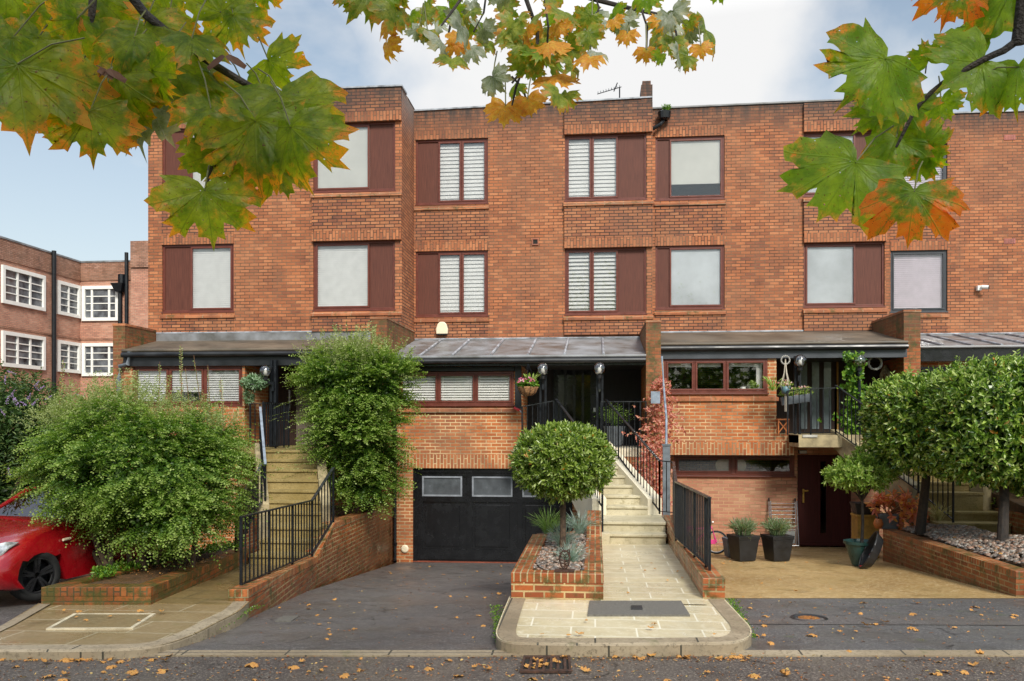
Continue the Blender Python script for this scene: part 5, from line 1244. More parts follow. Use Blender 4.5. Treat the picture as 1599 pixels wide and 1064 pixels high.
p = W(825, 606, 17.75); t = thing('hanging_basket', 'coir hanging basket with pink cyclamen beside the left globe lamp', 'hanging basket', p)
MB().lathe([(.0001, -.17), (.10, -.155), (.17, -.10), (.215, -.0), (.22, .02), (.19, .02), (.0001, -.03)], p, 20).build('basket', m_coir, t, smooth=True)
mb = MB(); 
for k in range(10): a = k*.628; mb.tube([p+Vector((math.cos(a)*.225, math.sin(a)*.225, .02)), p+Vector((math.cos(a)*.18, math.sin(a)*.18, -.1)), p+Vector((math.cos(a)*.08, math.sin(a)*.08, -.17))], .005, 4)
mb.build('wire_frame', m_rail, t)
mb = MB()
for a in (.5, 2.6, 4.7): mb.tube([p+Vector((math.cos(a)*.21, math.sin(a)*.21, .02)), p+Vector((0, 0, .50))], .006, 4)
mb.build('chain', m_rail, t)
lfill('foliage', (p.x, p.y, p.z+.07), .22, .09, 170, m_ivy, t, .06, .045); flowers('flowers', (p.x-.03, p.y-.05, p.z+.15), .22, .07, 34, m_flow, t, .045)
tuft('tall_leaves', m_lite, (p.x+.05, p.y, p.z+.08), .15, .25, 30, t, wd=.04)
p = W(398, 600, 17.7); t = thing('hanging_basket', 'green trailing plant in a hanging basket at the left house', 'hanging basket', p)
MB().lathe([(.0001, -.15), (.12, -.12), (.17, 0), (.15, .0), (.0001, -.02)], p, 14).build('basket', m_pot, t, smooth=True)
MB().tube([p+Vector((-.15, 0, 0)), p+Vector((0, 0, .38)), p+Vector((.15, 0, 0))], .006, 4).build('chain', m_rail, t)
lfill('foliage', (p.x, p.y, p.z+.03), .27, .14, 230, m_trail, t, .09, .03); lfill('trailing_foliage', (p.x-.12, p.y, p.z-.25), .1, .22, 90, m_trail, t, .06, .02)
p = W(1227, 605, 18.0); t = thing('macrame_hanger', 'cotton macrame hanger with a pot of pink flowers at the right house', 'hanging plant', p)
mb = MB()
top = p+Vector((0, 0, .58))
for a in (0.3, 1.9, 3.5, 5.1): mb.tube([top, p+Vector((math.cos(a)*.03, math.sin(a)*.03, .30)), p+Vector((math.cos(a)*.11, math.sin(a)*.11, .02)), p+Vector((0, 0, -.18))], .009, 5)
mb.tube([p+Vector((0, 0, -.18)), p+Vector((0, 0, -.50))], .022, 6); mb.build('cords', m_rope, t)
mb = MB()
for k in range(16): a = k*.3927; mb.ball(top+Vector((math.cos(a)*.085, 0, -.02+math.sin(a)*.085)), .02, 6)
mb.build('ring', m_silver, t)
MB().lathe([(.0001, -.14), (.07, -.13), (.10, .02), (.08, .02), (.0001, 0)], p, 14).build('pot', simple('teal_pot', (.10, .20, .24), .4), t, smooth=True)
flowers('flowers', (p.x, p.y, p.z+.08), .14, .07, 30, m_redf, t, .035); lfill('foliage', (p.x, p.y, p.z+.05), .13, .06, 50, m_lite, t, .05, .02); tuft('fronds', m_lite, (p.x-.25, p.y, p.z-.06), .3, .32, 26, t, wd=.03)
p = T(1243, 17.75, .70); t = thing('window_box', 'grey trough of pink flowers hooked on the landing rail of the right house', 'window box', p)
a, b = T(1219, 17.75, .52), T(1268, 17.6, .60)
d = (b-a); mb = MB(); nn = Vector((-d.y, d.x, 0)).normalized()*-.1
mb.hexa([a.lerp(b, .05)-nn*.7-Vector((0, 0, .17)), a.lerp(b, .95)-nn*.7-Vector((0, 0, .17)), a.lerp(b, .95)+nn*.7-Vector((0, 0, .17)), a.lerp(b, .05)+nn*.7-Vector((0, 0, .17)), a-nn, b-nn, b+nn, a+nn]); mb.build('trough', m_potg, t, bevel=.01)
for f in (.2, .5, .8): c = a.lerp(b, f); lfill('foliage', (c.x, c.y, c.z+.06), .13, .08, 70, m_lite, t, .05, .02); flowers('flowers', (c.x, c.y, c.z+.09), .14, .10, 17, m_redf, t, .032)
p = W(1367, 567, 18.9); t = thing('wreath', 'round silvery wreath hanging in the right house porch', 'wreath', p)
mb = MB()
for k in range(30): a = k*.2094; mb.ball(p+Vector((math.cos(a)*.135, random.uniform(-.02, .02), math.sin(a)*.135)), random.uniform(.022, .034), 6)
mb.build('ring', m_silver, t); MB().tube([p+Vector((0, 0, .15)), p+Vector((0, 0, .38))], .006, 4).build('cord', m_rope, t)
t = thing('jug', 'white jug on the kitchen window sill of the right house', 'jug', (XA(1161, 18.78), 18.78, .64)); q = t.location
MB().lathe([(.0001, 0), (.06, 0), (.075, .05), (.05, .11), (.055, .13)], q, 14).build('body', m_white, t, smooth=True); MB().tube([q+Vector((-.05, 0, .11)), q+Vector((-.11, 0, .09)), q+Vector((-.07, 0, .03))], .01, 6).build('handle', m_white, t)
t = thing('herb_pot', 'small pot of green herbs on the kitchen window sill of the right house', 'plant pot', (XA(1176, 18.78), 18.78, .64)); q = t.location
MB().lathe([(.0001, 0), (.05, 0), (.06, .08), (.0001, .07)], q, 12).build('pot', m_terra, t); lfill('foliage', (q.x, q.y, q.z+.15), .09, .08, 60, m_lite, t, .05, .03)
# gothic arched mirror on the side of the party wall
t = thing('arched_mirror', 'pale gothic arched frame on the porch wall of the right house', 'wall mirror', (6.5, 20.2, .9))
mb = MB(); 
for off in (0, .09, .18):
    c = [Vector((6.49-.015*off, 19.4+.02+off+.0, -.1))]; hw = .42-off
    pts = [Vector((6.485, 19.85-hw, .15)), Vector((6.485, 19.85-hw, .75)), Vector((6.485, 19.85-hw*.75, 1.0+.1*(1-off))), Vector((6.485, 19.85, 1.28-off*.8)), Vector((6.485, 19.85+hw*.75, 1.0+.1*(1-off))), Vector((6.485, 19.85+hw, .75)), Vector((6.485, 19.85+hw, .15))]
    mb.tube(pts, .022, 6)
mb.tube([(6.485, 19.85, .15), (6.485, 19.85, 1.2)], .015, 5); mb.build('frame', simple('pale_wood', (.42, .38, .30), .6), t)
MB().box(6.495, 6.515, 19.5, 20.2, .15, .95).build('glass', m_gshade, t)
p = W(1222, 668, 18.6); t = thing('wooden_crate', 'small orange lattice wooden stand behind the landing rail', 'wooden stand', p)
mb = MB(); x, y, z = p.x, p.y, -.25
for (dx, dy) in ((-.1, -.1), (.1, -.1), (-.1, .1), (.1, .1)): mb.box(x+dx-.012, x+dx+.012, y+dy-.012, y+dy+.012, z, z+.32)
mb.box(x-.12, x+.12, y-.12, y+.12, z+.30, z+.33); mb.build('frame', m_orange, t)
mb = MB(); mb.bar((x-.1, y-.1, z+.03), (x+.1, y-.1, z+.29), .02).bar((x+.1, y-.101, z+.03), (x-.1, y-.101, z+.29), .02); mb.build('lattice', m_orange, t)
p = T(812, 17.75, .25); t = thing('garden_tool', 'red handled pole resting by the middle window sill', 'tool'); t.location = W(808, 639, 18.2)
MB().tube([W(803, 637, 18.25), W(812, 641, 18.2)], .025, 8).build('grip', simple('red_plastic', (.7, .03, .04), .4), t); MB().tube([W(812, 641, 18.2), W(816, 646, 18.15), W(816, 700, 18.1)], .012, 6).build('pole', m_alu, t)
t = thing('floodlight', 'small dark security light under the landing of the right house', 'light', W(1252, 706, 18.5)); q = t.location
MB().box(q.x-.06, q.x+.10, q.y-.06, q.y+.06, q.z-.04, q.z+.04).build('housing', m_rail, t, bevel=.01); MB().box(q.x-.05, q.x+.09, q.y-.07, q.y-.061, q.z-.03, q.z+.03).build('lens', simple('dull_lens', (.4, .38, .33), .3), t)

# ================================================================ POTS AND ODDMENTS
def sqpot(px, py, t_, w_, h_, label, taper=.74, m=None, group=None):
    p = T(px, t_, -hd3(t_)+.01); t = thing('plant_pot', label, 'plant pot', p, rz=0, group=group); a = w_/2; b = a*taper
    rot = random.uniform(.1, .4); c_, s_ = math.cos(rot), math.sin(rot)
    def rr(x, y, z): return (p.x+x*c_-y*s_, p.y+x*s_+y*c_, p.z+z)
    mb = MB(); mb.hexa([rr(-b, -b, 0), rr(b, -b, 0), rr(b, b, 0), rr(-b, b, 0), rr(-a*.96, -a*.96, h_-.07), rr(a*.96, -a*.96, h_-.07), rr(a*.96, a*.96, h_-.07), rr(-a*.96, a*.96, h_-.07)])
    mb.build('pot', m or m_pot, t, bevel=.008)
    mb = MB(); mb.hexa([rr(-a, -a, h_-.0695), rr(a, -a, h_-.0695), rr(a, a, h_-.0695), rr(-a, a, h_-.0695), rr(-a*1.03, -a*1.03, h_), rr(a*1.03, -a*1.03, h_), rr(a*1.03, a*1.03, h_), rr(-a*1.03, a*1.03, h_)]); mb.build('rim', m or m_pot, t, bevel=.006)
    return t, Vector((p.x, p.y, p.z+h_))
for (px, lab) in ((1161, 'left of two black square pots with lavender on the concrete drive'), (1214, 'right of two black square pots with lavender, by the clothes airer')):
    t, c = sqpot(px, 874, 15.6, .43, .46, lab, group='black square lavender pots')
    tuft('lavender', m_lav, c, .5, .30, 420, t, wd=.014, arch=.8); C, D, Nn, fr = sprays(np.tile(np.array(c)[None], (90, 1))+RNG.normal(size=(90, 3))*.06, np.stack([RNG.normal(size=90), RNG.normal(size=90), 1.2+RNG.random(90)], 1), .24+.18*RNG.random(90), 8, .03, .2)
    leaves('foliage', m_lav, C, D, Nn, .045, .012, t)
t, c = sqpot(1143, 872, 16.2, .28, .36, 'small grey pot tucked behind the left lavender pot', m=m_potg)
# clothes airer
y = YG-.12; xa, xb = XA(1202, y), XA(1243, y); zb = -2.66; zt = zb+.95
t = thing('clothes_airer', 'folded metal clothes airer leaning on the wall by the maroon door', 'clothes airer', ((xa+xb)/2, y, zb))
for x in (xa, xb): 
    MB().tube([(x, y-.10, zb), (x, y+.06, zt)], .012, 6).build('leg', m_alu, t); MB().tube([(x+.03, y-.16, zb), (x+.03, y+.03, zt)], .012, 6).build('leg', m_alu, t)
    MB().tube([(x, y+.05, zt-.01), (x, y+.065, zt+.06)], .018, 6).build('end_cap', m_pot, t)
for k in range(8): f = .35+k*.085; MB().tube([(xa, y-.10+.16*f, zb+.95*f), (xb, y-.10+.16*f, zb+.95*f)], .007, 5).build('rung', m_alu, t)
MB().box(xa+.08, xb-.05, y-.18, y-.12, zb+.06, zb+.32).build('wing', simple('pale_plastic', (.45, .46, .44), .5), t); MB().tube([(xa+.05, y-.17, zb+.01), (xb+.02, y-.17, zb+.01)], .014, 6).build('foot_bar', m_alu, t)
# bicycle behind the railing
t = thing('bicycle', 'child bicycle with a pink frame parked behind the black railing', 'bicycle', T(1095, 16.6, -2.57))
def bw(px):
    c = T(px, 16.6, -2.57+.235); w_ = MB(); n = 26; ring = [c+Vector((math.cos(a)*.215, 0, math.sin(a)*.215)) for a in [2*math.pi*k/n for k in range(n+1)]]
    w_.tube(ring, .018, 6); o = w_.build('wheel', m_rub, t); r = MB(); r.tube([c+(q-c)*.9 for q in ring], .008, 5); 
    for k in range(9): a = k*.698; r.tube([c, c+Vector((math.cos(a)*.19, 0, math.sin(a)*.19))], .003, 4)
    r.build('rim', m_alu, o); return c
c1, c0 = bw(1119), bw(1066)
MB().tube([c1, c1+Vector((-.09, 0, .30)), c0+Vector((.24, 0, .0)), c0+Vector((.12, 0, .26)), c1+Vector((-.09, 0, .28))], .018, 8).tube([c0, c0+Vector((.12, 0, .26))], .014, 6).build('frame', m_pinkp, t)
MB().box(c1.x-.12, c1.x-.02, c1.y-.03, c1.y+.03, c1.z-.03, c1.z+.05).build('brake_cover', m_pinkp, t); MB().tube([c1+Vector((-.09, -.2, .42)), c1+Vector((-.09, 0, .36)), c1+Vector((-.09, .2, .42))], .013, 6).build('handlebar', m_alu, t); MB().box(c0.x+.02, c0.x+.2, c0.y-.05, c0.y+.05, c0.z+.27, c0.z+.31).build('saddle', m_pinkp, t)
# green round pot with small standard tree
p = T(1344, 14.75, -hd3(14.75)+.01); t = thing('standard_tree', 'small leafy standard tree in a round dark green pot', 'potted tree', p)
MB().lathe([(.0001, 0), (.14, 0), (.17, .1), (.25, .36), (.275, .37), (.28, .42), (.25, .42), (.23, .38), (.0001, .37)], p, 24).build('pot', m_potgr, t, smooth=False)
tr = p+Vector((.03, .02, .36)); tree3 = t
MB().tube([tr, tr+Vector((.02, .01, .4)), tr+Vector((0, 0, .85))], [.03, .025, .025], 8).build('trunk', m_barkd, t)
cr = T(1348, 14.75, ZA(1342, 741, 14.9)); stems(MB(), tr+Vector((0, 0, .75)), [cr+Vector(RNG.normal(size=3))*.35 for k in range(9)], .018, .006).build('branch', m_barkd, t)
c = cr; P_, O_ = shell([(c.x, c.y, c.z, .52, .5, .30), (c.x-.30, c.y, c.z-.05, .32, .35, .2), (c.x+.3, c.y, c.z+.05, .3, .35, .25), (c.x+.05, c.y, c.z+.24, .22, .25, .2)], 620, .35)
C, D, Nn = rosettes(P_, O_, 7, .95, .06); leaves('crown', m_lite, C, D, Nn, .085*(.7+.5*RNG.random(len(C))), .032, t, big=True)
# black window box on wooden box, leaning black tub
x0, x1 = XA(1335, 16.8), XA(1368, 16.8); t = thing('wooden_planter', 'mossy wooden box behind the green pot at the side of the steps', 'wooden box', (x0, 16.8, -2.6))
MB().box(x0, x1, 16.6, 17.0, -2.55, -1.78).build('box', m_wood, t); MB().box(x0-.02, x1+.02, 16.57, 17.0, -1.779, -1.74).build('rim', m_wood, t)
t = thing('window_box', 'black plastic trough standing on the wooden box', 'window box', (x0, 16.8, -1.74)); MB().hexa([(x0, 16.62, -1.735), (x1, 16.62, -1.735), (x1, 16.9, -1.735), (x0, 16.9, -1.735), (x0-.06, 16.58, -1.52), (x1+.03, 16.58, -1.52), (x1+.03, 16.95, -1.52), (x0-.06, 16.95, -1.52)]).build('trough', m_pot, t, bevel=.01)
p = T(1355, 14.3, 0); zz = -hd3(14.3)+.01; t = thing('plastic_tub', 'black oval plastic tub leaning against the right brick planter', 'tub', (p.x, p.y, zz))
mb = MB(); n = 18; pts = []
for k in range(n): a = 2*math.pi*k/n; u_, v_ = math.cos(a)*.15, math.sin(a)*.33+.33; pts.append(Vector((p.x-.12+v_*.42+.04*u_, p.y+u_*1.3, zz+v_*.92)))
cc = sum(pts, Vector())/n; nb = [cc+(q-cc)*.8+Vector((.13, .02, -.06)) for q in pts]
mb.tube(pts+[pts[0]], .018, 6); i0 = len(mb.v); mb.v += [tuple(q) for q in pts]+[tuple(q) for q in nb]
for k in range(n): mb.f.append((i0+k, i0+(k+1) % n, i0+n+(k+1) % n, i0+n+k)); mb.sw.append(0)
mb.f.append(tuple(i0+n+k for k in range(n))); mb.sw.append(0); mb.build('tub', m_pot, t); MB().tube([cc+(q-cc)*.93 for q in pts[9:15]], .012, 5).build('red_trim', simple('red_plastic', (.7, .03, .04), .4), t)
# grey trough with autumn plant, orange ball
p = T(1386, 15.7, -1.95); t = thing('plant_pot', 'grey square pot of red autumn leaves on the end of the right planter wall', 'plant pot', p)
MB().hexa([p+Vector((-.15, -.12, 0)), p+Vector((.15, -.12, 0)), p+Vector((.15, .12, 0)), p+Vector((-.15, .12, 0)), p+Vector((-.175, -.14, .27)), p+Vector((.175, -.14, .27)), p+Vector((.175, .14, .27)), p+Vector((-.175, .14, .27))]).build('pot', m_potg, t, bevel=.012)
c = p+Vector((.15, -.05, .42)); P_, O_ = shell([(c.x, c.y, c.z, .40, .3, .28), (c.x+.28, c.y-.2, c.z-.2, .2, .2, .2), (c.x-.35, c.y, c.z+.05, .14, .15, .12)], 75, .3); C, D, Nn = rosettes(P_, O_, 6, 1.0, .02)
D[:, 2] -= .35; leaves('foliage', m_redl, C, D, Nn, .15*(.7+.5*RNG.random(len(C))), .06, t, big=True); stems(MB(), p+Vector((0, 0, .25)), [Vector(x) for x in P_[:22]], .008, .004, 4).build('stems', m_twig, t)
t = thing('pumpkin', 'small orange gourd beside the grey pot', 'gourd', T(1371, 15.7, -1.95)); q = t.location+Vector((-.02, -.1, .10)); MB().lathe([(.0001, -.1), (.06, -.09), (.09, 0), (.06, .09), (.0001, .08)], q, 10).build('body', m_orange, t, smooth=True); MB().tube([q+Vector((0, 0, .08)), q+Vector((.01, 0, .12))], .012, 5).build('stalk', m_bark, t)
# owl ornament on the planter
p = V(-.34, 9.50, -1.665); t = thing('owl_ornament', 'small rusty metal owl standing on the front of the central planter', 'ornament', p)
mb = MB(); mb.box(p.x-.11, p.x+.11, p.y-.02, p.y+.10, p.z, p.z+.02); mb.build('base', m_grate, t)
mb = MB(); q = p+Vector((0, .05, .13)); ring = [q+Vector((math.cos(a)*.06*(1.0 if math.sin(a) > 0 else .85), 0, math.sin(a)*.10)) for a in [2*math.pi*k/20 for k in range(21)]]; mb.tube(ring, .010, 5)
mb.tube([q+Vector((-.055, 0, .06)), q+Vector((-.05, 0, .115)), q+Vector((0, 0, .085)), q+Vector((.05, 0, .115)), q+Vector((.055, 0, .06))], .010, 5)
for s in (-1, 1): mb.tube([q+Vector((s*.025+math.cos(a)*.02, 0, .045+math.sin(a)*.02)) for a in [k*.785 for k in range(9)]], .006, 4)
for zz in (-.06, -.03, 0): mb.tube([q+Vector((-.05, 0, zz)), q+Vector((0, 0, zz-.02)), q+Vector((.05, 0, zz))], .006, 4)
mb.tube([q+Vector((0, 0, .03)), q+Vector((0, 0, -.11))], .006, 4); mb.build('body', m_grate, t)
# plant pot on the middle porch
p = V(.42, 18.8, -.53); t = thing('plant_pot', 'grey pot with an airy green shrub behind the railing of the middle porch', 'plant pot', p)
MB().lathe([(.0001, 0), (.16, 0), (.24, .45), (.2, .45), (.0001, .42)], p, 16).build('pot', m_potg, t); C, D, Nn, fr = sprays(np.tile(np.array(p+Vector((0, 0, .45)))[None], (110, 1)), np.stack([RNG.normal(size=110)*.7, RNG.normal(size=110)*.4, .7+RNG.random(110)], 1), .35+.3*RNG.random(110), 12, .04, .15); leaves('foliage', m_grn, C, D, Nn, .05, .018, t)
# galvanised post and box in front of the creeper
t = thing('metal_post', 'grey galvanised pole and box section rising through the red creeper', 'post', T(1041, 15.4, -2.4))
MB().tube([T(1034, 17.4, 1.35), T(1037, 17.3, .72), T(1041, 16.2, .1), T(1041, 15.5, -.45)], .022, 6).build('pole', m_railg, t)
p = T(1041, 15.4, 0); MB().box(p.x-.065, p.x+.065, p.y-.05, p.y+.05, -2.5, -.42).box(p.x-.08, p.x+.08, p.y-.065, p.y+.065, -.4195, -.39).build('box_section', m_potg, t)
p = T(1024, 17.0, 0); MB().box(p.x-.09, p.x+.09, p.y-.02, p.y+.02, .38, .62).build('sign_plate', m_railg, t)
# ================================================================ SHRUBS AND TREES
def E(px, py, t, rx, ry, rz):
    p = T(px, t, -(py-660)/F*t); return (p.x, p.y, p.z, rx, ry, rz)
def rnd_up(C, fr, O=None, z0=0, z1=1): return np.clip(.15+.5*fr+.35*RNG.random(len(C)), 0, 1)
# big left shrub (arching small-leaved shrub)
base = T(225, 11.1, -1.92)
t = thing('garden_shrub', 'huge arching small leaved shrub in the low left planter', 'shrub', base)
ells = [E(215, 735, 11.4, 1.20, 1.0, .72), E(314, 755, 11.9, .46, .75, .70), E(142, 725, 11.3, .58, .75, .42), E(180, 680, 11.8, .68, .7, .42), E(308, 695, 12.2, .46, .6, .42), E(255, 800, 11.0, .75, .6, .32)]
P_, D0 = clump(ells, 520, 15, .55, .075, flat=.35, lift=.12, spread=.32)
D0[:, 0] -= .1
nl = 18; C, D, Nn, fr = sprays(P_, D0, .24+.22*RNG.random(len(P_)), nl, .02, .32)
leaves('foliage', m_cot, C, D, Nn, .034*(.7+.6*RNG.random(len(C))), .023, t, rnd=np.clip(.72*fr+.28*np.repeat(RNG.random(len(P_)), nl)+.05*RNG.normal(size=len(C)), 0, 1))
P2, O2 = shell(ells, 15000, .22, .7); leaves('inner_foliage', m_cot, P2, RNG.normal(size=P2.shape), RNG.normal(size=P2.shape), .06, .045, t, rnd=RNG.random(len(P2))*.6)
# pale airy upper shoots
ells = [E(190, 660, 11.9, 1.0, .7, .50), E(318, 672, 12.2, .50, .5, .26), E(110, 680, 11.8, .6, .6, .38)]
P_, O_ = shell(ells, 2000, .3); k = P_[:, 2] > ells[0][2]-.12; P_, O_ = P_[k], O_[k]
D0 = np.array([0, 0, .75])+RNG.normal(size=P_.shape)*.5+O_*.3; C, D, Nn, fr = sprays(P_, D0, .25+.30*RNG.random(len(P_))**1.5, 16, .02, .25)
leaves('pale_shoots', m_cotp, C, D, Nn, .030, .018, t, rnd=np.clip(.25+.6*RNG.random(len(C)), 0, .92))
tips = []; C2 = []
for px, py in ((283, 538), (262, 590), (303, 555), (325, 570), (290, 575), (250, 565), (100, 560), (112, 590), (345, 590), (180, 600), (210, 590)):
    tips.append(T(px, 12.0, -(py-660)/F*12.0))
ntip = len(tips); n = ntip; B_ = np.array([(x.x+RNG.normal()*.1, x.y, x.z-.75) for x in tips]); Tn = np.array([tuple(x) for x in tips])
for a, b in zip(B_, Tn):
    C, D, Nn, fr = sprays(a[None], (b-a)[None], np.array([np.linalg.norm(b-a)]), 42, .02, .06); so = leaves('tall_shoot', m_cotp, C, D, Nn, .036, .02, t, rnd=np.clip(RNG.random(len(C))*.8+.25, 0, 1)); MB().tube([Vector(a), Vector(b)], [.006, .003], 4).build('stem', m_twig, so)
mb = MB()
for (px, tx, ty) in ((168, 110, 760), (175, 190, 780), (162, 60, 790), (205, 240, 740), (215, 300, 790), (225, 205, 700), (240, 290, 720), (235, 260, 800), (172, 150, 700), (300, 340, 800), (180, 150, 800), (230, 330, 760), (208, 180, 800)):
    stems(mb, T(px, 11.0+RNG.random()*.5, -1.95), [T(tx, 11.5, -(ty-660)/F*11.5)], .042, .014, 7, .22)
mb.build('stems', m_bark, t)
# weeds under it
t = thing('ground_ivy', 'low green ground cover plants along the left planter', 'plants', T(260, 10.8, -1.9)); t['kind'] = 'stuff'
n = 260; f = RNG.random(n); P_ = np.array([tuple(T(140+240*a, 10.0+2.8*a+b*.7, -1.88)) for a, b in zip(f, RNG.random(n))]); C, D, Nn = rosettes(P_, np.tile([0, 0, 1.], (n, 1)), 5, 1.2, .04); leaves('foliage', m_ivy, C, D, Nn, .055, .03, t, big=True)
# tall shrub left of the garage
t = thing('garden_shrub', 'tall column shaped small leaved shrub left of the garage door', 'shrub', V(-4.85, 16.2, -1.8))
ells = [E(558, 610, 16.2, .82, .75, .62), E(560, 680, 16.2, .86, .75, .75), E(570, 745, 16.4, .66, .6, .52), E(525, 590, 16.0, .4, .5, .4), E(600, 600, 16.2, .45, .6, .5)]
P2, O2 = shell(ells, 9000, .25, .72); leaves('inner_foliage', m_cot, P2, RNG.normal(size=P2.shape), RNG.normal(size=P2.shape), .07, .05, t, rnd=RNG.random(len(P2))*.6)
P_, D0 = clump(ells, 330, 14, .55, .08, flat=.5, lift=.25, spread=.3)
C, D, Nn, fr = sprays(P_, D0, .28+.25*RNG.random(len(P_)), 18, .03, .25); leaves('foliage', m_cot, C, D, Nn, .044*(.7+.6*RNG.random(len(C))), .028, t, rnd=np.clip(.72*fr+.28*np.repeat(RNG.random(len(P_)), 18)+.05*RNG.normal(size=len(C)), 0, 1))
P_, O_ = shell([E(556, 570, 16.2, .95, .6, .35)], 300, .4); D0 = np.array([0, 0, .8])+O_*.35+RNG.normal(size=P_.shape)*.25; C, D, Nn, fr = sprays(P_, D0, .3+.35*RNG.random(len(P_)), 20, .03, .1); leaves('pale_shoots', m_cotp, C, D, Nn, .045, .025, t, rnd=RNG.random(len(C))*.9)
n = 26; P_ = np.array([tuple(T(500, 15.8, -(py-660)/F*15.8)) for py in RNG.uniform(580, 760, n)]); D0 = np.tile([-1, -.2, .25], (n, 1))+RNG.normal(size=(n, 3))*np.array([.2, .3, .25]); 
for k in range(n): C, D, Nn, fr = sprays(P_[k:k+1], D0[k:k+1], .45+.5*RNG.random(1), 30, .03, .25); leaves('side_shoot', m_cotp, C, D, Nn, .042, .025, t, rnd=RNG.random(len(C))*.9)
mb = MB(); stems(mb, T(578, 16.9, -1.85), [T(a, 16.5, -(b-660)/F*16.5) for a, b in ((540, 690), (590, 680), (570, 640), (610, 700), (530, 740), (560, 720))], .04, .015, 7, .2); mb.build('stems', m_bark, t)
# topiary ball
tb = T(878, 11.1, -1.74); t = thing('topiary_tree', 'round clipped topiary ball tree on a single dark stem in the central planter', 'topiary tree', tb)
cc = T(879, 11.1, -(721-660)/F*11.1)
MB().tube([tb-Vector((0, 0, .1)), tb+Vector((.015, 0, .35)), Vector((cc.x, cc.y, cc.z-.35)), cc], [.048, .04, .04, .03], 10).build('trunk', m_bark, t)
stems(MB(), Vector((cc.x, cc.y, cc.z-.35)), [cc+Vector(RNG.normal(size=3)).normalized()*.45 for k in range(16)], .018, .006, 5).build('branch', m_bark, t)
P_, O_ = shell([(cc.x, cc.y, cc.z, .60, .56, .445)], 1900, .66, p=2.3)
P_ = P_+O_*(RNG.random((len(P_), 1))-.4)*.06
C, D, Nn = rosettes(P_, O_, 8, .8, .05); leaves('crown', m_bay, C, D, Nn, .078*(.65+.6*RNG.random(len(C))), .030, t, big=True, rnd=RNG.random(len(C)))
# grasses
def grass(px, py, t_, h_, m, label, n=170, wd=.006): p = T(px, t_, -1.72); tt_ = thing('ornamental_grass', label, 'grass tuft', p); tuft('blades', m, p, .22, h_, n, tt_, wd=wd, arch=.9)
grass(880, 850, 11.6, .34, m_fest, 'blue grey grass tuft close behind the topiary stem', 260); grass(893, 865, 10.3, .28, m_fest, 'blue grey grass tuft at the front of the central planter', 240)
grass(856, 830, 13.0, .40, m_grn, 'green grass tuft at the back left of the central planter', 200); grass(906, 825, 13.0, .38, m_fest, 'blue grey grass tuft at the back of the central planter by the white stringer', 220)
grass(1465, 815, 14.9, .32, m_straw, 'straw coloured grass tuft behind the dark trunk in the pebbles', 150, .01)
# laurel trees on the right
def laurel(px, pz, t_, ells, label, n, name='laurel_tree', lean=(0, 0)):
    b = T(px, t_, pz); t = thing(name, label, 'tree', b); top = Vector((ells[0][0], ells[0][1], ells[0][2]-ells[0][5]*.6))
    MB().tube([b-Vector((0, 0, .1)), b.lerp(top, .5)+Vector((.02, 0, 0)), top, top+Vector((0, 0, .4))], [.085, .07, .065, .04], 10).build('trunk', m_barkd, t)
    stems(MB(), top, [Vector(e[:3])+Vector(RNG.normal(size=3))*.4 for e in ells for k in range(5)], .03, .01, 5).build('branch', m_barkd, t)
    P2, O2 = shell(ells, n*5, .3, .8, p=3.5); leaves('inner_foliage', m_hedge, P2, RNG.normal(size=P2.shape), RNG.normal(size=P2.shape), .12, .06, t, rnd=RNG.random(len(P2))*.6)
    P_, O_ = shell(ells, n, .72, p=3.8); P_ = P_+O_*(RNG.random((len(P_), 1))-.3)*.14
    C, D, Nn = rosettes(P_, O_, 8, .8, .07); leaves('crown', m_hedge, C, D, Nn, .100*(.6+.7*RNG.random(len(C))), .042, t, big=True)
    k = (O_[:, 2] > .35); P2 = P_[k][:len(P_)//9]; 
    if len(P2): C, D, Nn, fr = sprays(P2, np.tile([0, 0, 1.], (len(P2), 1))+RNG.normal(size=P2.shape)*.25, .12+.14*RNG.random(len(P2)), 9, .05, 0, .7); leaves('new_shoots', m_lite, C, D, Nn, .07, .026, t, big=True)
    return t
laurel(1437, -1.80, 14.6, [E(1450, 662, 14.4, .82, .85, .70), E(1412, 655, 14.6, .5, .6, .52), E(1490, 672, 14.0, .6, .6, .66)], 'left of the two clipped laurel trees rising from the pebbles', 3000)
laurel(1565, -1.86, 12.9, [E(1568, 662, 13.1, .86, .8, .86), E(1650, 670, 13.2, .8, .85, .98), E(1505, 668, 13.4, .5, .6, .72)], 'right laurel tree with a thick dark trunk, cropped by the photo edge', 3600)
bh = laurel(1640, -1.9, 15.2, [E(1590, 745, 16.0, .6, 1.2, .85), E(1700, 740, 15.5, .9, 1.3, 1.0)], 'dark hedge behind the right laurel trunk beside the far steps', 1300, name='laurel_hedge')
